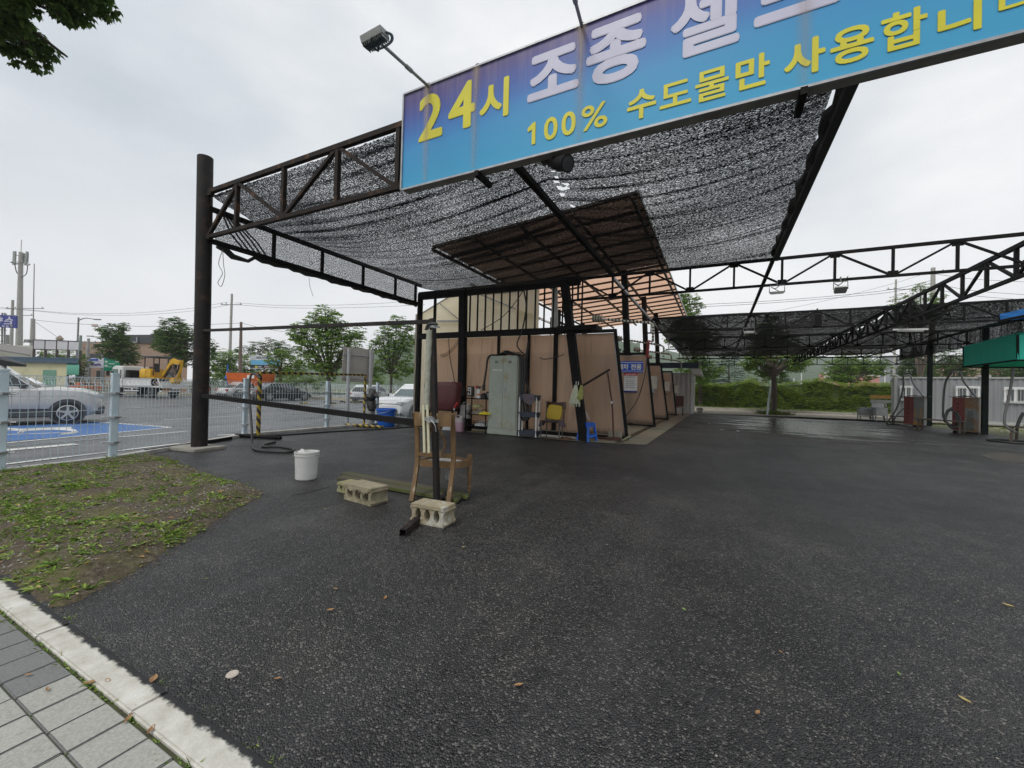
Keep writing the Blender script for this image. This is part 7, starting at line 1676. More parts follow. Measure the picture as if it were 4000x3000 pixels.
# cars -------------------------------------------------------------
def superloop(w, zb, zt, crown, bulge):
    return [(0, zb), (w*.86, zb), (w*.97, zb+.10*(zt-zb)+.04), (w, zb+.5*(zt-zb)), (w*bulge, zt-.07), (w*bulge-.07, zt), (w*.5, zt+crown*.7), (0, zt+crown)]
def car(name, lab, paint, L_, W_, H_, shape, group='cars parked in the lot', wheel_r=.34, clad=None, plate=True, roofrail=False, spokes=5):
    root = T(name, lab, 'car', (0, 0, 0), group); w = W_/2
    zb = .22; xs, tops, gh = shape
    b = MB(); rings = []
    for x, zt, wf, crn in xs:
        prof = superloop(w*wf, zb+(.10 if abs(x) > .46 else 0), zt*H_, crn, .97)
        rings.append([V((x*L_, y, z)) for y, z in prof]+[V((x*L_, -y, z)) for y, z in prof[::-1][1:-1]])
    b.loft(rings); body = b.build('body', paint, root, smooth=True)
    # greenhouse: stations (x at belt, x at roof)
    b = MB(); zbelt = tops*H_-.03; rr = []
    for (xb, xr, f) in gh:
        pts = []
        for t_ in (0, .5, 1):
            z = zbelt+(H_-.05-zbelt)*f*t_; yy = w*(.93-.20*t_*f); x = (xb+(xr-xb)*t_)*L_; pts.append(V((x, yy, z)))
        z = zbelt+(H_-.05-zbelt)*f; xx = xr*L_
        pts += [V((xx, w*.62, z+.035*f)), V((xx, 0, z+.05*f))]
        rr.append(pts+[V((p.x, -p.y, p.z)) for p in pts[::-1][1:]])
    b.loft(rr, cap=True, closed=False); b.build('cabin', paint, root, smooth=True, fix=False)
    ga, gm, gc = gh[0], gh[len(gh)//2], gh[-1]
    def surf(i, t_, y_):
        (xb, xr, f) = gh[i]; z = zbelt+(H_-.05-zbelt)*f*t_; return V(((xb+(xr-xb)*t_)*L_, (w*(.93-.20*t_*f)+.008)*y_, z))
    for s_ in (1, -1):
        for i0, i1 in [(k, k+1) for k in range(len(gh)-1)][:]:
            A_, B_2 = gh[i0], gh[i1]
            if max(A_[2], B_2[2]) < .5: continue
            lo, hi = .12, .86; e0, e1 = .06, .94
            def q_(u, t_): return surf(i0, t_, s_)*(1-u)+surf(i1, t_, s_)*u
            b = MB(); b.add([q_(e0, lo), q_(e1, lo), q_(e1, hi), q_(e0, hi)], [(0, 1, 2, 3)]); b.build('side_window', K['glass'], root, fix=False)
    def front(i, sgn):
        (xb, xr, f) = gh[i]; o_ = []
        for y_, t_ in ((-.88, .05), (.88, .05), (.86, .92), (-.86, .92)):
            p = surf(i, t_, y_); p.x += sgn*.012; o_.append(p)
        return o_
    b = MB(); b.add(front(len(gh)-1, 1), [(0, 1, 2, 3)]); b.build('windscreen', CARGLASS, root, fix=False)
    b = MB(); b.add(front(0, -1), [(0, 1, 2, 3)]); b.build('rear_window', K['glass'], root, fix=False)
    xf_, xr_ = .5*L_-.17*L_-.0, -.5*L_+.2*L_
    for x in (xf_, xr_):
        for s_ in (1, -1):
            y = s_*(w-.09); c = V((x, y, wheel_r)); sg_ = s_
            b = MB(); b.lathe([(wheel_r*1.16, -.03*sg_), (wheel_r*1.16, .105*sg_), (wheel_r*.9, .104*sg_)], c+V((0, 0, .02)), 24, 'y'); b.build('wheel_arch', clad or K['tyre'], root, fix=False)
            b = MB(); b.lathe([(wheel_r*.55, .112*sg_), (wheel_r*.93, .115*sg_), (wheel_r, .08*sg_), (wheel_r, -.1*sg_), (wheel_r*.6, -.1*sg_)], c, 26, 'y', False); ty_ = b.build('tyre', K['tyre'], root, smooth=True, fix=False)
            b = MB(); b.lathe([(wheel_r*.58, .06*sg_), (.001, .06*sg_)], c, 24, 'y'); b.build('brake_disc', K['tyre'], ty_, fix=False); b = MB(); b.lathe([(wheel_r*.68, .119*sg_), (wheel_r*.6, .123*sg_), (wheel_r*.58, .07*sg_)], c, 24, 'y', False)
            for k in range(spokes):
                a = 6.283*k/spokes+.3; dv = V((math.cos(a), 0, math.sin(a))); b.beam(c+V((0, .11*sg_, 0)), c+dv*wheel_r*.62+V((0, .112*sg_, 0)), .06, .03, (0, 1, 0))
            b.lathe([(.06, .09*sg_), (.06, .125*sg_), (.001, .126*sg_)], c, 10, 'y'); b.build('rim', K['chrome'], ty_, fix=False)
    fx = xs[-1][0]*L_; rx = xs[0][0]*L_
    for s_ in (1, -1):
        zt = xs[-2][1]*H_
        b = MB(); b.box((fx-.16, s_*w*.70, zt-.10), (.30, .34, .13), Matrix.Rotation(R(-18*s_), 3, 'Z')); b.build('headlight', glassy('headlight', (.5, .52, .53), .12), root, bevel=.03)
        zt = xs[1][1]*H_
        b = MB(); b.box((rx+.10, s_*w*.76, zt-.15), (.2, .34, .16), Matrix.Rotation(R(14*s_), 3, 'Z')); b.build('taillight', TAIL, root, bevel=.03)
        b = MB(); xm = gh[-1][0]*L_-.28; b.box((xm, s_*(w+.07), zbelt+.09), (.15, .2, .15)); b.beam((xm, s_*(w*.92), zbelt+.03), (xm, s_*(w+.05), zbelt+.06), .05); b.build('mirror', clad or paint, root, bevel=.03)
        for dx in (.06, -.14):
            b = MB(); b.box((dx*L_-.15, s_*(w*1.0), zbelt-.13), (.2, .03, .04)); b.build('door_handle', K['chrome'], root, bevel=.008)
        b = MB()
        for dx in (.2, .02, -.17): b.beam((dx*L_, s_*(w*1.0005), zb+.12), (dx*L_, s_*(w*.985), zbelt-.06), .008, .012)
        b.build('door_seam', K['blackp'], root)
    b = MB(); b.box((fx-.06, 0, .45), (.2, W_*.62, .2)); b.box((fx-.09, 0, zb+.12), (.22, W_*.8, .12)); b.build('grille', K['blackp'], root, bevel=.03)
    b = MB(); b.box((rx+.06, 0, zb+.14), (.18, W_*.84, .2)); b.build('rear_bumper', clad or K['blackp'], root, bevel=.03)
    if plate:
        b = MB(); b.box((rx-.015, 0, .62), (.03, .5, .12)); b.build('number_plate', K['white'], root)
    if clad:
        b = MB()
        for s_ in (1, -1): b.box((0, s_*(w*.985), zb+.14), (L_*.5, .06, .26))
        b.box((fx-.1, 0, zb+.2), (.26, W_*.86, .24)); b.build('cladding', clad, root, bevel=.03)
    if roofrail:
        b = MB()
        for s_ in (1, -1): b.tube([(gh[0][1]*L_+.2, s_*w*.62, H_+.03), (gh[-1][1]*L_-.1, s_*w*.62, H_+.03)], .025, 6)
        b.build('roof_rail', K['blackp'], root)
    return root
CARGLASS = glassy('windscreen_glass', (.09, .12, .12), .05, .9); TAIL = M('tail_lens', (.45, .01, .015), (.35, .008, .01), .25, scale=20)
SEDAN = ([(-.5, .50, .78, .0), (-.47, .62, .9, .01), (-.36, .66, .98, .02), (-.1, .64, 1, .0), (.16, .62, 1, .0), (.22, .62, 1, .03), (.40, .54, .95, .04), (.47, .46, .86, .03), (.5, .36, .72, .0)], .64, [(-.40, -.24, 1), (-.2, -.16, 1), (-.0, .0, 1), (.25, .08, 1)])
SUVS = ([(-.5, .46, .82, .0), (-.48, .60, .93, .0), (-.4, .62, 1, .0), (-.1, .62, 1, 0), (.2, .63, 1, 0), (.26, .64, 1, .02), (.40, .61, .96, .04), (.47, .55, .9, .03), (.5, .42, .78, .0)], .63, [(-.485, -.42, 1), (-.29, -.29, 1), (-.07, -.08, 1), (.19, .03, 1)])
HATCH = ([(-.5, .46, .85, .0), (-.48, .58, .93, .0), (-.4, .6, 1, .0), (-.1, .60, 1, 0), (.2, .58, 1, 0), (.28, .58, 1, .02), (.42, .52, .95, .04), (.48, .45, .87, .03), (.5, .36, .74, .0)], .60, [(-.48, -.36, 1), (-.25, -.22, 1), (0, .0, 1), (.3, .1, 1)])
def paint(n, c, c2=None, rough=.22, metal=0): return M(n, c, c2 or tuple(x*.93 for x in c), rough, metal, scale=2, coat=.6, stain=tuple(x*.7 for x in c), slo=.68, shi=.9)
def put(root, ang, local, world):
    rt = Matrix.Rotation(ang, 3, 'Z'); p = V((world[0], world[1], -.2))-rt @ V((local[0], local[1], 0)); root.location = (p.x, p.y, -.2); root.rotation_euler = (0, 0, ang)
p_sil = paint('silver_paint', (.60, .595, .58), rough=.3, metal=.3); p_wh = paint('white_car_paint', (.74, .75, .76)); p_bk = paint('black_car_paint', (.012, .012, .014))
m_clad = M('grey_cladding', (.09, .095, .10), (.07, .072, .078), .6)
c1_ = car('parked_car', 'silver sport utility car with dark cladding and a roof box at the left edge', p_sil, 4.65, 1.86, 1.80, SUVS, wheel_r=.36, clad=m_clad, roofrail=True)
b = MB(); b.loft([[V((x, y*f, 1.79+z*g)) for y, z in ((-.42, 0), (.42, 0), (.42, .2), (.25, .3), (-.25, .3), (-.42, .2))] for x, f, g in ((-1.5, .7, .6), (-1.3, 1, 1), (.1, 1, .9), (.55, .75, .3))]); b.build('roof_box', K['blackp'], c1_, smooth=True)
q = gr(285, 1655, -.2); put(c1_, R(72), (4.65*.33+.12, -.84), (q.x, q.y))
c2_ = car('parked_car', 'white saloon mostly hidden behind the silver car, its red tail lamps showing', p_wh, 4.6, 1.8, 1.45, SEDAN); q = gr(270, 1620, -.2); put(c2_, R(248), (-2.3, .7), (q.x, q.y))
c3_ = car('parked_car', 'glossy black saloon seen side on beyond the lot, with pale alloy wheels', p_bk, 4.75, 1.83, 1.44, SEDAN, spokes=7); q = gr(1050, 1567, -.2); put(c3_, R(88), (-4.75*.3, -.84), (q.x, q.y))
c4_ = car('parked_car', 'silver grey saloon half hidden behind the black saloon', p_sil, 4.7, 1.82, 1.45, SEDAN); q = gr(985, 1562, -.2); put(c4_, R(88), (-4.7*.3, -.84), (q.x-2.0, q.y))
c5_ = car('parked_car', 'white crossover with a broad dark grille parked nose to the fence by the wash bay', p_wh, 4.5, 1.85, 1.60, SUVS, wheel_r=.35)
b = MB(); b.box((2.16, 0, .72), (.12, 1.5, .12)); b.box((2.2, 0, .48), (.12, 1.1, .22)); b.build('front_grille', K['blackp'], c5_, bevel=.03)
q = gr(1500, 1650, -.2); put(c5_, R(276), (2.2, .2), (q.x+.1, q.y+.25))
c6_ = car('parked_car', 'small white hatchback seen from behind with a red tail lamp, near the white crossover', p_wh, 4.0, 1.72, 1.5, HATCH); q = gr(1395, 1572, -.2); put(c6_, R(100), (-2.0, 0), (q.x, q.y))
# dump truck and excavator
tr = T('dump_truck', 'white dump truck carrying a small yellow excavator, parked across the lot', 'truck', (0, 0, 0)); m_tw = M('truck_white', (.68, .68, .66), (.58, .58, .56), .4, scale=2, stain=(.35, .33, .3), slo=.62, shi=.85)
b = MB(); b.slab([V((1.5, -1, .75)), V((2.95, -1, .75)), V((2.98, -1, 1.45)), V((2.75, -1, 2.42)), V((2.5, -1, 2.55)), V((1.5, -1, 2.5))], (0, 2, 0)); cb = b.build('cab', m_tw, tr, bevel=.06)
for s_ in (1, -1):
    b = MB(); b.slab([V((2.0, s_*1.005, 1.5)), V((2.85, s_*1.005, 1.5)), V((2.68, s_*1.005, 2.25)), V((2.05, s_*1.005, 2.25))], (0, s_*.01, 0)); b.build('side_window', glassy('teal_glass', (.03, .10, .09), .06, .9), cb)
    b = MB(); b.bx(1.66, 1.84, s_*1.005, s_*1.012, 1.5, 2.2); b.build('rear_side_window', K['glass'], cb)
    b = MB(); b.box((2.95, s_*1.16, 1.9), (.12, .2, .42)); b.beam((2.7, s_*1.0, 2.3), (2.95, s_*1.14, 2.15), .04); b.build('mirror', K['blackp'], tr, bevel=.03)
b = MB(); b.slab([V((2.985, -.85, 1.5)), V((2.985, .85, 1.5)), V((2.78, .8, 2.3)), V((2.78, -.8, 2.3))], (.012, 0, 0)); b.build('windscreen', K['glass'], cb)
b = MB(); b.bx(-2.7, 2.7, -.4, .4, .55, .8); b.bx(-.3, 1.2, -.9, -.5, .45, .75); b.bx(-.3, 1.2, .5, .9, .45, .75); b.build('chassis', K['steel'], tr)
for s_ in (1, -1): b = MB(); b.bx(-.3, 1.3, s_*.95, s_*1.0, .5, .58); b.bx(-.3, 1.3, s_*.95, s_*1.0, .72, .78); b.bx(.4, .5, s_*.95, s_*1.0, .581, .719); b.build('side_guard', m_tw, tr)
b = MB(); b.bx(-2.75, -2.6, -1, 1, .5, .62); b.build('rear_bumper', m_tw, tr)
b = MB(); b.bx(-2.75, 1.35, -1.02, 1.02, .85, .95)
for s_ in (1, -1):
    b.bx(-1.6, 1.3, s_*.98, s_*1.03, .95, 1.55); b.bx(-1.62, 1.32, s_*1.0, s_*1.06, 1.47, 1.56); b.bx(-1.62, 1.32, s_*1.0, s_*1.05, .93, 1.02)
    for x in (-1.6, 1.25): b.bx(x-.06, x+.06, s_*1.0, s_*1.06, .95, 1.55)
    b.beam((-2.3, s_*1.0, 1.6), (-2.7, s_*1.0, .9), .07)
b.bx(-2.8, -2.72, -1, 1, .8, 1.32); b.bx(-2.83, -2.73, -1, 1, 1.25, 1.33); b.build('cargo_bed', m_tw, tr)
b = MB(); b.bx(1.28, 1.36, -.9, .9, .95, 2.1); b.bx(.9, 1.27, -.95, .95, 1.57, 2.2); b.build('headboard', K['steel'], tr)
b = MB(); b.bx(-2.84, -2.82, -.9, -.45, .6, .7); b.bx(-2.84, -2.82, .45, .9, .6, .7); b.build('tail_lamp', M('amber_red', (.55, .12, .02), (.5, .25, .03), .4, scale=8), tr)
b = MB(); b.bx(-2.85, -2.835, -.3, .3, .72, .92); b.build('number_plate', K['white'], tr)
for x in (2.15, -1.5):
    for s_ in (1, -1):
        c = V((x, s_*.82, .45)); b = MB(); b.lathe([(.25, .14*s_), (.4, .15*s_), (.45, .1*s_), (.45, -.12*s_), (.25, -.12*s_)], c, 24, 'y'); t2 = b.build('tyre', K['tyre'], tr, smooth=True, fix=False)
        b = MB(); b.lathe([(.27, .12*s_), (.2, .08*s_), (.12, .06*s_), (.1, .14*s_), (.001, .14*s_)], c, 18, 'y'); b.build('rim', K['galv'], t2, fix=False)
q = gr(591, 1554, -.2); put(tr, R(192), (-1.5, .85), (q.x, q.y)); TRM = Matrix.Translation(tr.location) @ Matrix.Rotation(R(192), 4, 'Z')
ex_ = T('excavator', 'small yellow excavator with a black canopy roof riding on the white dump truck', 'excavator', (0, 0, 0)); m_ey = M('machine_yellow', (.62, .36, .01), (.52, .29, .01), .45, scale=3, stain=(.2, .13, .05), slo=.62, shi=.8)
b = MB(); rings = []
for z, f in ((1.62, .95), (1.7, 1), (2.3, 1), (2.5, .86)): rings.append([V((.35+.85*f*math.cos(a)*(.9 if math.cos(a) < 0 else 1), .8*f*math.sin(a), z)) for a in [R(90)-i*R(180)/14 for i in range(15)]]+[V((-.1, -.8*f, z)), V((-.1, .8*f, z))])
b.loft(rings); b.build('counterweight', m_ey, ex_, smooth=True)
b = MB(); b.bx(-1.2, .2, -.75, .75, 1.6, 1.75); b.slab([V((-.1, .78, 1.7)), V((-.75, .78, 1.75)), V((-.75, .78, 2.35)), V((-.6, .78, 2.5)), V((-.1, .78, 2.5))], (0, -.35, 0)); b.build('upper_frame', m_ey, ex_, bevel=.03)
b = MB(); b.slab([V((-.2, .2, 2.2)), V((.5, .2, 2.3)), V((.4, .2, 2.7)), V((-.1, .2, 2.65))], (0, -.6, 0)); b.box((-.25, 0, 2.75), (.2, .5, .5)); b.build('seat_and_cowl', K['blackp'], ex_, bevel=.05)
m_cpp = M('canopy_post', (.10, .05, .04), (.07, .04, .03), .5)
for x in (.3, -.8):
    for y in (.6, -.6): b = MB(); b.beam((x, y, 1.9), (x, y, 3.5), .07); b.build('canopy_post', m_cpp, ex_)
b = MB(); b.loft([[V((x, y, 3.5+z)) for x, y in ((-1.35, -.8), (.55, -.8), (.55, .8), (-1.35, .8))] for z in (0, .1)]+[[V((-1.2, -.65, 3.66)), V((.4, -.65, 3.66)), V((.4, .65, 3.66)), V((-1.2, .65, 3.66))]]); b.build('canopy_roof', K['blackp'], ex_, bevel=.04)
def lj(mb, pts, ws, y=0):
    for i in range(len(pts)-1): mb.beam(V((pts[i][0], y, pts[i][1])), V((pts[i+1][0], y, pts[i+1][1])), .22, (ws[i]+ws[i+1])/2*1.04, (0, 1, 0)) if False else mb.loft([[V((pts[k][0], y+s_*.12, pts[k][1]+o_*ws[k]/2)) for s_, o_ in ((-1, -1), (1, -1), (1, 1), (-1, 1))] for k in (i, i+1)])
b = MB(); lj(b, [(-1.15, 1.9), (-1.6, 2.45), (-2.1, 3.1), (-2.4, 3.25), (-3.2, 3.1)], [.3, .4, .5, .5, .32]); b.build('boom', m_ey, ex_, bevel=.02)
b = MB(); lj(b, [(-3.35, 3.2), (-3.2, 2.4), (-2.95, 1.75)], [.3, .34, .2]); b.build('dipper_arm', m_ey, ex_, bevel=.02)
b = MB(); b.tube([V((-1.3, .0, 1.75)), V((-2.1, 0, 2.75))], .07, 8); b.tube([V((-2.2, 0, 3.45)), V((-3.2, 0, 3.4))], .06, 8); b.tube([V((-3.1, 0, 2.9)), V((-2.6, 0, 2.0))], .06, 8)
for k in range(5): b.tube(curve([V((-1.5, .1-.05*k, 2.4)), V((-2.0-.08*k, .1-.05*k, 2.2-.1*k)), V((-2.6, .1-.05*k, 2.9))], 5), .03, 5)
b.build('ram', K['rubber'], ex_)
b = MB(); b.loft([[V((-2.95+dx, y, 1.75+dz)) for dx, dz in ((0, 0), (.45, -.05), (.6, -.4), (.35, -.6), (.0, -.35))] for y in (-.35, .35)]); b.build('bucket', m_ey, ex_, bevel=.02)
for s_ in (1, -1):
    b = MB(); pts = [V((x, s_*.65, z)) for x, z in ((.75, 1.25), (.95, 1.1), (.8, .98), (-1.0, .98), (-1.15, 1.1), (-1.0, 1.25))]
    b.slab([p-V((0, .16, 0)) for p in pts], (0, .32, 0)); b.build('track', K['rubber'], ex_, bevel=.03)
b = MB(); b.bx(-.7, .5, -.45, .45, 1.1, 1.6); b.build('undercarriage', K['steel'], ex_)
b = MB(); b.bx(-2.1, -1.3, -.8, .8, 1.0, 1.4); tag(b.build('timber_load', M('muddy_timber', (.16, .09, .06), (.1, .06, .04), .85), ex_), 'muddy timber lying under the excavator arm')
ex_.scale = (.9, .9, .9); ex_.location = TRM @ V((-.45, 0, .1)); ex_.rotation_euler = (0, 0, R(192))
# orange hopper, machines
m_or = M('orange_paint', (.62, .12, .015), (.52, .10, .012), .5, scale=2, stain=(.3, .08, .03), slo=.6, shi=.8)
D = 36; q0, q1 = at(893, 1505, D=D), at(1022, 1505, D=D); hp_ = T('salt_hopper', 'bright orange spreader hopper on legs behind the back fence', 'hopper', (q0.x, q0.y, -.2)); ux = V((q1.x-q0.x, q1.y-q0.y, 0)); un = V((-ux.y, ux.x, 0)).normalized(); zt_ = at(893, 1456, D=D).z; zm = zt_-.55
b = MB(); P0 = V((q0.x, q0.y, 0)); 
b.loft([[P0+ux*.05+V((0, 0, .25)), P0+ux*.95+V((0, 0, .25)), P0+ux*.95+un*1.6+V((0, 0, .25)), P0+ux*.05+un*1.6+V((0, 0, .25))], [P0-un*.25+V((0, 0, zm)), P0+ux-un*.25+V((0, 0, zm)), P0+ux+un*1.9+V((0, 0, zm)), P0+un*1.9+V((0, 0, zm))], [P0-ux*.03-un*.3+V((0, 0, zt_)), P0+ux*1.01-un*.3+V((0, 0, zt_)), P0+ux*1.01+un*2+V((0, 0, zt_)), P0-ux*.03+un*2+V((0, 0, zt_))]]); b.build('hopper_body', m_or, hp_)
b = MB(); b.slab([P0+ux*.62-un*.33+V((0, 0, zm+.1)), P0+ux*.84-un*.33+V((0, 0, zm+.1)), P0+ux*.84-un*.33+V((0, 0, zm+.38)), P0+ux*.62-un*.33+V((0, 0, zm+.38))], un*.02); b.build('label_plate', K['white'], hp_)
b = MB()
for f in (.06, .94):
    for g_ in (0, 1.6): b.beam(P0+ux*f+un*g_+V((0, 0, -.3)), P0+ux*f+un*g_+V((0, 0, .4)), .1)
b.beam(P0+ux*.5-un*.33+V((0, 0, zm)), P0+ux*.5-un*.1+V((0, 0, .3)), .08); b.build('leg', K['steel'], hp_)
for (px, lab) in ((886, 'orange bollard left of the orange hopper'), (932, 'orange bollard by the boot of the black saloon')):
    q = gr(px, 1550, -.2); o = T('bollard', lab, 'bollard', q, 'orange bollards'); b = MB(); b.lathe([(.12, 0), (.12, .9), (.09, .95), (0, .96)], q, 12); b.build('post', m_or, o, smooth=True); b = MB(); b.lathe([(.124, .6), (.124, .72)], q, 12); b.build('reflective_band', K['white'], o)
def machine(px0, px1, pyt, D, lab):
    q0, q1 = at(px0, 1530, D=D), at(px1, 1530, D=D); zt_ = at(px0, pyt, D=D).z; r = T('road_machine', lab, 'machine', (q0.x, q0.y, -.2)); P0 = V((q0.x, q0.y, 0)); ux = V((q1.x-q0.x, q1.y-q0.y, 0)); un = V((-ux.y, ux.x, 0)).normalized()
    def sl(u0, u1, z0, z1, dn=1.): return ([P0+ux*u0+V((0, 0, z0)), P0+ux*u1+V((0, 0, z0)), P0+ux*u1+V((0, 0, z1)), P0+ux*u0+V((0, 0, z1))], un*dn)
    b = MB(); b.slab(*sl(0.05, 1, .1, .55)); b.slab(*sl(.3, .5, .55, zt_)); b.slab(*sl(.12, .24, .55, zt_-.25)); b.build('body', m_or, r, bevel=.03)
    b = MB(); b.slab(*sl(.52, .6, .5, zt_-.1)); b.slab(*sl(.02, .08, .2, .8)); b.build('engine', K['blackp'], r)
    for f in (.15, .5, .85):
        b = MB(); b.lathe([(.001, -.1), (.3, -.1), (.3, .1), (.001, .1)], P0+ux*f+V((0, 0, .1)), 14, 'y'); b.build('wheel', K['tyre'], r)
machine(262, 360, 1492, 37, 'orange road machine behind the back fence left of the dump truck')
machine(742, 800, 1500, 46, 'orange machine behind the fence just right of the round corner post')
# back fence
fb = T('boundary_fence', 'white mesh fence along the far side of the parking lot', 'fence', (-35, 26, -.2))
BP = [(-50, -4), (-50, 2), (-50, 8), (-50, 14), (-49, 19.5), (-44, 23.8), (-39.5, 25.5), (-36, 26.1), (-32.6, 26.6), (-29.2, 27.2), (-25.6, 27.8), (-22, 28.4), (-17, 29.2), (-11, 30)]
fence_run(fb, BP, -.15, 1.45, .17, .022, (.1, .4, .7, 1.0, 1.3, 1.42), .13, M('white_fence', (.68, .74, .76), (.6, .66, .68), .45), fold=False)
b = MB()
for a, c in zip(BP[:-1], BP[1:]): b.beam((a[0], a[1], -.12), (c[0], c[1], -.12), .25, .25)
struct(b, 'boundary_kerb', M('boundary_kerb_concrete', (.4, .37, .3), (.5, .42, .25), .85, scale=1.5), origin=False)
b = MB()
for k in range(26):
    px = 1165+rnd.uniform(0, 320); py = 1576-(px-1165)*.025+rnd.uniform(-3, 3); q = gr(px, py+0, -.16)
    if k % 2 == 0: b.box(q, (.5, .16, .12), R(80))
tag(b.build('wheel_stop', M('striped_stop', (.03, .03, .03), (.4, .3, .03), .6, scale=3, lo=.5, hi=.52)), 'row of dark rubber wheel stops across the lot beyond the black saloon', 'wheel stops')
# road sign seen from the back
D0, D1 = 15.0, 15.9; rs = T('road_sign', 'grey back of a large road sign on two steel posts behind the fence', 'road sign', gr(1359, 1655, -.2))
P4 = [at(1333, 1488, D=D0), at(1455, 1498, D=D1), at(1463, 1367, D=D1), at(1342, 1354, D=D0)]; nv = (P4[1]-P4[0]).cross(P4[3]-P4[0]).normalized()
b = MB(); b.slab(P4, nv*-.03); b.build('panel', M('sign_back', (.38, .36, .32), (.33, .31, .28), .6, scale=3), rs, bevel=.01)
b = MB()
for f in (.16, .86):
    lo = P4[0]+(P4[1]-P4[0])*f; hi = P4[3]+(P4[2]-P4[3])*f; c_ = lo+(hi-lo)*.5; b.tube([V((c_.x, c_.y, -.25))+nv*.09, V((c_.x, c_.y, hi.z-.05))+nv*.09], .07, 12)
b.build('post', K['galv'], rs, smooth=True)
b = MB()
for f in (.12, .8): b.beam(P4[0]+(P4[3]-P4[0])*f+nv*.03, P4[1]+(P4[2]-P4[1])*f+nv*.03, .03, .06)
b.build('rail', K['galv'], rs)
# ------------------------------------------------------------------ buildings at left
yb_, A, B_, n_, zt_ = ebox('yellow_building', -60, 262, 1412, 46, 44, 9, M('cream_yellow_wall', (.55, .52, .33), (.48, .46, .29), .85, scale=.8, stain=(.3, .29, .2), sscale=.8, slo=.58, shi=.8), 'long low pale yellow building with a dark blue eave at the left', 'building', -.2)
d_ = B_-A
b = MB(); b.slab([A-n_*.5+V((0, 0, zt_)), B_+d_*.13-n_*.5+V((0, 0, zt_)), B_+d_*.13+n_*9+V((0, 0, zt_)), A+n_*9+V((0, 0, zt_))], (0, 0, .4)); b.slab([A-n_*.55+V((0, 0, zt_+.4)), B_+d_*.13-n_*.55+V((0, 0, zt_+.4)), B_+d_*.13+n_*9+V((0, 0, zt_+.4)), A+n_*9+V((0, 0, zt_+.4))], (0, 0, .2)); b.build('roof', M('blue_eave', (.05, .11, .17), (.03, .05, .07), .6), yb_)
b = MB(); b.grid(lambda u, v: B_+d_*(.14*u)+V((0, 0, zt_-.05-1.2*v**1.5))-n_*(1.2*math.sin(v*1.57)), 6, 8); b.build('green_awning', M('green_awning', (.05, .25, .17), (.04, .2, .14), .6), yb_, fix=False)
b = MB(); P_ = A+d_*.72-n_*.03; b.slab([P_, P_+d_*.16, P_+d_*.16+V((0, 0, 2.2)), P_+V((0, 0, 2.2))], n_*.02); b.build('door', M('green_door', (.12, .28, .2), (.1, .24, .17), .5), yb_)
bb_, A, B_, n_, zt_ = ebox('cream_wall_building', -60, 128, 1350, 56, 55, 8, M('pale_panel_wall', (.5, .5, .44), (.44, .44, .39), .8, scale=.6), 'pale cream walled building behind the yellow one at the left edge', 'building', -.2)
b = MB(); A2, B2 = at(-60, 1362, D=52), at(120, 1392, D=50); b.slab([A2, B2, B2+n_*5+V((0, 0, 1.0)), A2+n_*5+V((0, 0, 1.0))], (0, 0, .2)); b.build('lean_to_roof', M('grey_lean_roof', (.2, .19, .18), (.14, .13, .12), .7), bb_)
def brickmat():
    mt, t, N, L = nt('brick_facade'); tc = N.new('ShaderNodeTexCoord'); br = N.new('ShaderNodeTexBrick'); br.inputs['Scale'].default_value = 1.6
    mp = N.new('ShaderNodeMapping'); mp.inputs['Rotation'].default_value = (R(90), 0, R(-20)); L.new(tc.outputs['Object'], mp.inputs[0]); L.new(mp.outputs[0], br.inputs['Vector'])
    br.inputs['Color1'].default_value = (.34, .2, .14, 1); br.inputs['Color2'].default_value = (.26, .15, .105, 1); br.inputs['Mortar'].default_value = (.3, .26, .22, 1)
    out(t, pbsdf(t, mixc(t, noise_node(t, .8, 4).outputs[0], br.outputs[0], (.36, .26, .19)), .85).outputs[0]); return mt
kb_, A, B_, n_, zt_ = ebox('brick_building', 318, 735, 1336, 64, 60, 4, brickmat(), 'long brick building with a black roof parapet behind the dump truck', 'building', -.2)
d_ = B_-A
b = MB(); b.slab([A-n_*.2+V((0, 0, zt_-2.4)), A+d_*.5-n_*.2+V((0, 0, zt_-2.2)), A+d_*.5-n_*.2+V((0, 0, zt_-1.6)), A-n_*.2+V((0, 0, zt_-1.7))], n_*.18); b.build('dark_band', M('dark_fascia', (.05, .05, .055), (.035, .035, .04), .6), kb_)
b = MB(); b.slab([A+d_*.4-n_*.3+V((0, 0, zt_)), B_-n_*.3+V((0, 0, zt_)), B_+n_*4+V((0, 0, zt_)), A+d_*.4+n_*4+V((0, 0, zt_))], (0, 0, 1.25)); b.build('black_parapet', M('black_parapet', (.03, .033, .037), (.05, .053, .058), .5), kb_)
b = MB(); P_ = A+d_*.54-n_*.5; b.beam(P_+V((0, 0, zt_+.1)), P_+V((0, 0, zt_+.9)), .15); b.beam(P_+V((0, 0, zt_+.1)), P_-d_*.04+V((0, 0, zt_+.1)), .15); b.build('vent_pipe', K['galv'], kb_)
for f in (.16, .3, .62, .8):
    b = MB(); P_ = A+d_*f-n_*.04; b.slab([P_+V((0, 0, 1.2)), P_+d_*.08+V((0, 0, 1.2)), P_+d_*.08+V((0, 0, 2.6)), P_+V((0, 0, 2.6))], n_*.03); b.build('window', K['glass'], kb_)
q = at(233, 1334, D=62); rl = T('roof_lantern', 'small pointed roof lantern above the empty billboard', 'roof lantern', q)
b = MB(); b.lathe([(.42, -.4), (.38, 0), (.36, .55), (.52, .57), (.3, .85), (.04, 1.15), (0, 1.2)], q+V((0, 0, -.2)), 6); b.build('turret', M('lantern_tile', (.32, .25, .19), (.24, .18, .14), .8), rl)
b = MB(); 
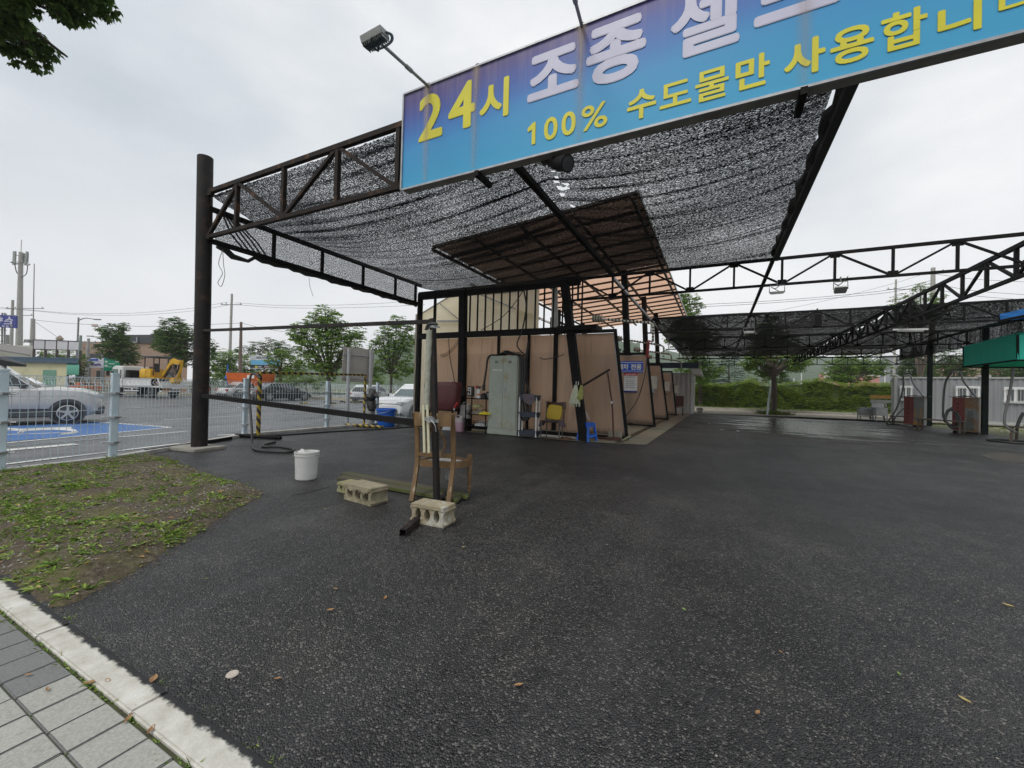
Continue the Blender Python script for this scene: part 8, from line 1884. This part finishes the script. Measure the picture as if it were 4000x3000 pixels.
for k in range(6): a = 1.047*k+.5; b.box(q+V((.31*math.cos(a), .31*math.sin(a), .08)), (.12, .2, .3), a)
b.build('opening', K['white'], rl)
# empty billboard
D = 50; P4 = [at(133, 1364, D=D), at(313, 1369, D=D), at(315, 1334, D=D), at(134, 1327, D=D)]; wb = T('blank_billboard', 'empty white billboard of four panels on a brown frame', 'billboard', (P4[0].x, P4[0].y, -.2)); nv = (P4[1]-P4[0]).cross(P4[3]-P4[0]).normalized()
for k in range(4):
    b = MB(); e0, e1 = P4[0]+(P4[1]-P4[0])*(k/4+.01), P4[0]+(P4[1]-P4[0])*((k+1)/4-.01); t0_, t1_ = P4[3]+(P4[2]-P4[3])*(k/4+.01), P4[3]+(P4[2]-P4[3])*((k+1)/4-.01); b.slab([e0, e1, t1_, t0_], nv*.08); b.build('panel', M('blank_panel', (.62, .6, .62), (.54, .52, .54), .7, scale=.6), wb)
b = MB()
for a, c in ((P4[0], P4[1]), (P4[3], P4[2])): b.beam(a+nv*.06, c+nv*.06, .1)
for k in range(5): f = k/4; b.beam(P4[0]+(P4[1]-P4[0])*f+nv*.07, P4[3]+(P4[2]-P4[3])*f+nv*.07, .1); p = P4[0]+(P4[1]-P4[0])*f; b.beam(V((p.x, p.y, -.2)), p, .22)
b.build('frame', M('brown_frame', (.10, .075, .065), (.07, .05, .045), .6), wb)
# blue pole sign seen from behind (mirrored lettering)
D = 56; P4 = [at(-60, 1274, D=D), at(62, 1282, D=D), at(63, 1234, D=D), at(-60, 1226, D=D)]; nv = (P4[1]-P4[0]).cross(P4[3]-P4[0]).normalized(); ps_ = T('pole_sign', 'blue roof sign with mirrored white lettering on a lattice stand at the left edge', 'sign', (P4[0].x, P4[0].y, 2))
b = MB(); b.slab(P4, nv*-.2); pl_ = b.build('panel', M('royal_blue', (.02, .035, .26), (.018, .03, .23), .4), ps_)
ex2 = (P4[1]-P4[0]).normalized(); ez2 = (P4[3]-P4[0]).normalized()
def on4(px, py): return at(px, py, D=D)
b = MB()
for ch_, x0, x1, y0, y1 in (('ㅅ', 22, 53, 1252, 1236), ('ㄷ', 16, 48, 1266, 1253), ('ㅕ', -6, 12, 1264, 1233)):
    o = on4(x0, y0+.5); glyph(b, ch_, o, on4(x1, y0+1.2)-o, on4(x0, y1)-o, nv, .07, .03, flip=True)
o = on4(-4, 1277); glyph(b, '52', on4(8, 1276), on4(36, 1278)-on4(8, 1276), on4(8, 1270)-on4(8, 1276), nv, .05, .03, flip=True); b.build('lettering', m_wht, pl_, fix=False)
b = MB(); glyph(b, 'T', on4(40, 1278), on4(50, 1279)-on4(40, 1278), on4(40, 1270.5)-on4(40, 1278), nv, .06, .03, flip=True); b.build('yellow_letter', m_yel, pl_, fix=False)
b = MB()
for px in (8, 18): b.beam(at(px, 1345, D=D+.5), at(px+1, 1222, D=D+.5), .16)
for py in (1290, 1312, 1335): b.beam(at(-60, py-6, D=D+.5), at(25, py, D=D+.5), .1)
for px, py in ((28, 1310),): b.beam(at(px, 1345, D=D+.4), at(px, 1308, D=D+.4), .35)
b.build('lattice_stand', K['greymetal'], ps_)
q = at(110, 1332, D=54); r_ = T('roof_floodlight', 'small floodlight on an arm beside the thick grey pole', 'floodlight', q); b = MB(); b.box(q, (.7, .5, .4), R(30)); b.build('lamp_head', K['greymetal'], r_, bevel=.05); b = MB(); b.beam(q, q+cr*-1.2+V((0, 0, -.4)), .08); b.build('arm', K['greymetal'], r_)
# street lamps, banners, green sign
def slamp(px, pyt, pyb, px2, py2, D, lab):
    t_ = at(px, pyt, D=D); h_ = at(px2, py2, D=D); r = T('street_lamp', lab, 'street lamp', (t_.x, t_.y, -.2), 'street lamps')
    b = MB(); b.tube([V((t_.x, t_.y, -.2)), t_], [.14, .09], 8); m2_ = at(px, pyt+12, D=D); b.tube(curve([m2_, m2_+(h_-m2_)*.35+V((0, 0, .25)), h_], 6), .06, 6); b.build('pole', K['greymetal'], r, smooth=True)
    b = MB(); b.box(h_+V((0, 0, .0)), (.9, .3, .12), math.atan2(cr.y, cr.x)); b.build('lamp_head', K['greymetal'], r, bevel=.04)
slamp(307, 1240, 1480, 380, 1248, 52, 'street lamp arching right above the empty billboard'); slamp(401, 1322, 1480, 352, 1313, 56, 'street lamp arching left in front of the brick building')
q = at(370, 1271, D=52); b = MB(); b.box(q, (.75, .08, .32), math.atan2(cr.y, cr.x)); tag(b.build('hanging_plate', M('pinkish_plate', (.55, .48, .45), (.45, .3, .25), .6, scale=4)), 'small pinkish plate hanging on wires left of the dark street tree', 'plate')
q = at(390, 1350, D=52); tl = T('traffic_lights', 'dark horizontal traffic light box before the brick building', 'traffic light', q); b = MB(); b.box(q, (1.5, .3, .35), math.atan2(cr.y, cr.x)); b.build('housing', K['steel'], tl, bevel=.03)
b = MB()
for k in range(3): b.lathe([(.001, .0), (.12, .0), (.12, -.04), (.14, -.1)], q+cr*(.45*(k-1))-fw*.16, 12, 'y')
b.build('lens', K['glass'], tl)
def billb(name, px, D, lab, cat, parts, posts=(), zb=-.2):
    (x0, y0, x1, y1) = px; P4 = [at(x0, y1, D=D), at(x1, y1, D=D), at(x1, y0, D=D), at(x0, y0, D=D)]; nv = (P4[1]-P4[0]).cross(P4[3]-P4[0]).normalized(); r = T(name, lab, cat, (P4[0].x, P4[0].y, zb))
    base = None
    for k, (nm, a0, c0, a1, c1_, mat, lift) in enumerate(parts):
        Q = [P4[0]+(P4[1]-P4[0])*u+(P4[3]-P4[0])*v+nv*lift for u, v in ((a0, c0), (a1, c0), (a1, c1_), (a0, c1_))]; b = MB(); b.slab(Q, nv*-.05 if k == 0 else nv*-.02); o = b.build(nm, mat, r if k == 0 else base)
        if k == 0: base = o
    for u in posts:
        p = P4[0]+(P4[1]-P4[0])*u; b = MB(); b.beam(V((p.x, p.y, zb))-nv*.1, p-nv*.1+V((0, 0, .4)), .16); b.build('post', K['greymetal'], r)
    return r, P4, nv, base
W1 = M('banner_white', (.64, .64, .70), (.58, .58, .64), .7); W2 = M('banner_blue', (.03, .08, .42), (.03, .07, .38), .6); INK = M('banner_ink', (.18, .12, .35), (.14, .1, .3), .6)
r, P4, nv, base = billb('banner', (347, 1399, 404, 1436), 50, 'white banners with blue and violet lettering left of the green road sign', 'banner', [('cloth', 0, 0, 1, 1, W1, 0), ('blue_strip', .04, .72, .66, .93, W2, .03), ('grey_gap', 0, .62, .9, .64, K['greymetal'], .03)], (.02, .95))
b = MB()
for k in range(6): o = P4[0]+(P4[1]-P4[0])*(.2+.11*k)+(P4[3]-P4[0])*(.22+.05*math.sin(k*2)); b.tube(curve([o+nv*.03, o+(P4[1]-P4[0])*.04+(P4[3]-P4[0])*.2+nv*.03, o+(P4[1]-P4[0])*.09+(P4[3]-P4[0])*.06+nv*.03], 4), .05, 4)
b.build('brush_lettering', INK, base)
GS = M('road_sign_green', (.0, .24, .13), (.0, .21, .115), .4); WS = M('sign_letter_white', (.6, .68, .62), (.55, .62, .57), .5)
billb('direction_sign', (406, 1397, 478, 1449), 47, 'green road direction sign above the cab of the dump truck', 'road sign', [('panel', 0, 0, 1, 1, GS, 0), ('place_name', .07, .65, .2, .76, WS, .03), ('place_name', .05, .36, .2, .46, WS, .03), ('place_name', .62, .66, .8, .76, WS, .03), ('rule', .05, .29, .42, .33, WS, .03), ('rule', .06, .58, .24, .61, WS, .03), ('route_shield', .08, .82, .17, .93, M('shield_blue', (.03, .2, .5), (.03, .18, .45), .5), .03), ('arrow', .28, .5, .6, .56, WS, .03)], (.5,))
BL = M('board_black', (.02, .02, .025), (.025, .025, .03), .5); SK = M('board_sky', (.12, .42, .68), (.2, .5, .72), .6, scale=1.2); LB = M('board_pale', (.6, .62, .64), (.54, .56, .58), .6)
r, P4, nv, base = billb('roadside_billboard', (978, 1388, 1096, 1441), 46, 'roadside billboard of white, sky blue and black boards half behind the trees', 'billboard', [('board', 0, .68, 1, 1, LB, 0), ('logo_block', .2, .78, .36, .9, M('board_grey', (.25, .27, .3), (.2, .22, .25), .6), .03), ('logo_block', .38, .78, .5, .9, M('board_grey2', (.3, .32, .34), (.25, .27, .29), .6), .03), ('logo_block', .52, .78, .72, .9, W2, .03), ('blue_board', .02, .3, .98, .66, SK, .01), ('black_board', 0, 0, 1, .29, BL, .02), ('text_strip', .03, .02, .44, .07, LB, .05), ('text_strip', .5, .02, .95, .07, LB, .05)], (.66, .95))
b = MB(); o = P4[0]+(P4[1]-P4[0])*.16+(P4[3]-P4[0])*.1; glyph(b, '가든', o+(P4[1]-P4[0])*.1, (P4[1]-P4[0])*.12, (P4[3]-P4[0])*.12, nv, .06, .06); b.build('lettering', W1, base, fix=False)
b = MB(); b.slab([o+nv*.06, o+(P4[1]-P4[0])*.09+nv*.06, o+(P4[1]-P4[0])*.09+(P4[3]-P4[0])*.12+nv*.06, o+(P4[3]-P4[0])*.12+nv*.06], nv*-.01); b.build('yellow_mark', m_yel, base)
b = MB(); o = P4[0]+(P4[1]-P4[0])*.48+(P4[3]-P4[0])*.1
for k in range(4): oo = o+(P4[1]-P4[0])*(.07*k); b.tube(curve([oo+nv*.06, oo+(P4[1]-P4[0])*.02+(P4[3]-P4[0])*.12+nv*.06, oo+(P4[1]-P4[0])*.05+(P4[3]-P4[0])*.03+nv*.06], 4), .045, 4)
b.build('brush_lettering', M('pink_ink', (.6, .42, .44), (.55, .38, .4), .6), base)
q = gr(892, 1530, -.2); b = MB(); q = at(888, 1470, D=41); b.lathe([(.001, 0), (.3, 0), (.2, .25), (.001, .5)], q+V((0, 0, -.25)), 3); b.beam(V((q.x, q.y, -.2)), q+V((0, 0, 1.2)), .08); tag(b.build('blue_road_sign', M('small_blue', (.03, .15, .5), (.02, .12, .45), .5)), 'small blue sign on a post left of the orange hopper', 'road sign')
# trees of the left
G3 = 'trees around the parking lot'
def ltree(px, py, blobs, D, kd, lab, leaf=.3, dens=1.2, tr=.18, **k):
    q = at(px, py, D=D); return tree('tree', (q.x, q.y, -.2), blobs, D, leaf, kd, lab, G3, dens, tr, **k)
ltree(478, 1500, [(475, 1298, 34), (442, 1322, 38), (492, 1345, 36), (468, 1375, 42), (505, 1392, 26), (398, 1288, 13), (435, 1370, 30), (380, 1282, 9), (525, 1412, 14), (480, 1275, 16), (415, 1300, 12)], 42, 'dark', 'dark tree with a ragged side branch standing behind the cab of the dump truck', .32, 1.45)
ltree(700, 1500, [(690, 1290, 44), (648, 1310, 32), (745, 1308, 40), (705, 1345, 52), (640, 1350, 28), (785, 1350, 34), (730, 1390, 40), (668, 1385, 26), (808, 1380, 22), (616, 1300, 12), (690, 1258, 20)], 42, 'dark', 'round dark tree behind the excavator and the round corner post', .32, 1.45)
ltree(870, 1510, [(855, 1400, 44), (830, 1430, 40), (890, 1450, 42), (960, 1425, 44), (930, 1465, 40), (985, 1450, 30), (910, 1400, 30)], 50, 'mid', 'broad green tree behind the orange hopper', .32, 1.2)
ltree(1285, 1530, [(1268, 1225, 36), (1225, 1255, 34), (1310, 1265, 44), (1262, 1280, 44), (1180, 1300, 38), (1340, 1310, 46), (1150, 1308, 22), (1230, 1330, 50), (1300, 1345, 52), (1385, 1335, 36), (1190, 1355, 34), (1395, 1300, 24), (1270, 1400, 46), (1330, 1400, 36), (1215, 1410, 30), (1290, 1450, 36), (1395, 1375, 26)], 31, 'mid', 'tall leafy tree with big drooping leaves beside the back of the road sign', .30, 1.15, .17)
ltree(1525, 1530, [(1548, 1252, 26), (1515, 1285, 30), (1580, 1290, 32), (1490, 1320, 32), (1545, 1330, 38), (1590, 1340, 30), (1465, 1350, 24), (1510, 1375, 38), (1565, 1390, 38), (1590, 1430, 28), (1490, 1425, 32), (1560, 1450, 32), (1460, 1450, 24), (1600, 1275, 16)], 34, 'mid', 'lighter leafy tree between the road sign and the wash bay tent', .28, 1.1, .13)
ltree(1090, 1510, [(1085, 1400, 32), (1125, 1420, 36), (1160, 1445, 36), (1080, 1440, 32), (1110, 1380, 22), (1180, 1410, 24)], 40, 'mid', 'bushy tree in front of the roadside billboard', .3, 1.2)
ltree(1030, 1500, [(1000, 1362, 30), (1050, 1352, 32), (1100, 1360, 30), (1140, 1375, 30), (960, 1375, 26)], 66, 'dark', 'dark tree crown rising behind the roadside billboard', .4, 1.1)
ltree(1200, 1530, [(1190, 1480, 26), (1230, 1492, 24), (1140, 1488, 24), (1100, 1490, 22)], 38, 'pale', 'pale green shrubs at the foot of the tall leafy tree', .24, 1.2, .06, cat='shrub')
ltree(1440, 1520, [(1440, 1480, 22), (1470, 1495, 20), (1490, 1480, 18)], 42, 'pale', 'pale shrub glimpsed behind the right post of the road sign', .26, 1.2, .06, cat='shrub')
ltree(200, 1480, [(165, 1385, 20), (195, 1376, 18), (225, 1390, 20), (270, 1392, 22), (300, 1385, 18)], 56, 'mid', 'row of bushes under the empty white billboard', .34, 1.1, .08, cat='shrub')
ltree(330, 1500, [(325, 1430, 24), (318, 1460, 20), (338, 1410, 16)], 48, 'dark', 'dark shrub below the banners left of the green sign', .3, 1.1, .08, cat='shrub')
ltree(820, 1520, [(800, 1475, 20), (830, 1490, 18), (845, 1470, 16)], 40, 'pale', 'light green bush right of the round corner post behind the fence', .26, 1.2, .06, cat='shrub')
# climbing plants along the back fence
b = MB()
for k in range(5200):
    i = rnd.randint(0, len(BP)-2); t_ = rnd.random(); a, c = BP[i], BP[i+1]; p = V((a[0]+(c[0]-a[0])*t_, a[1]+(c[1]-a[1])*t_+rnd.uniform(.3, 2.2), -.1+rnd.random()**1.6*1.25))
    if noise.noise((p.x*.4, p.y*.4, 1)) < -.25: continue
    spray(b, p, .15, 3, .3)
tag(b.build('fence_weeds', LM['pale'], origin=False, fix=False), kind='stuff', label='weeds and low growth behind the white boundary fence')
# leaves hanging into the top left corner
q = at(-420, 900, D=5.2); tlr = T('roadside_tree', 'overhanging leafy crown of a tree at the top left corner', 'tree', (q.x, q.y, 0))
bl_ = [(60, 40, 95), (170, 55, 85), (-40, 90, 110), (110, 120, 60), (250, 25, 62), (330, 10, 42), (40, 160, 45), (200, 120, 42), (-140, 40, 140), (150, -90, 150), (0, -120, 170), (290, -80, 110), (180, 170, 22), (110, 185, 26), (265, 95, 30), (305, 60, 26)]
B = [(at(px-6, py-14, D=4.6)+V((fw.x, fw.y, 0))*rnd.uniform(-.35, .35), r_*.88*4.6/FPX) for px, py, r_ in bl_]
b = MB(); crown(b, B, .062, 1.7, .95, .5, 5, .62); b.build('crown', LM['dark'], tlr, fix=False)
b = MB(); base_ = V((q.x, q.y, 0)); b.tube(curve([base_, base_+V((.1, 0, 2.4)), at(-200, -50, D=4.7)], 6), [.16-.006*i for i in range(13)], 10)
for c, r_ in B: b.tube(curve([at(-200, -50, D=4.7), (at(-200, -50, D=4.7)+c)/2+V((0, 0, .1)), c], 4), [.04-.0035*i for i in range(9)], 5)
b.build('trunk', m_bark, tlr, smooth=True)
# ================================================================== HAZE
if HAZE:
    b = MB(); b.bx(-700, 700, -60, 900, -1.6, 75)
    mt, t, N, L = nt('air'); v = N.new('ShaderNodeVolumePrincipled'); v.inputs['Color'].default_value = (.93, .96, 1, 1); v.inputs['Density'].default_value = HAZE; v.inputs['Anisotropy'].default_value = .2
    o = N.new('ShaderNodeOutputMaterial'); L.new(v.outputs[0], o.inputs['Volume'])
    hz_ = b.build('haze', mt, origin=False); hz_['kind'] = 'stuff'
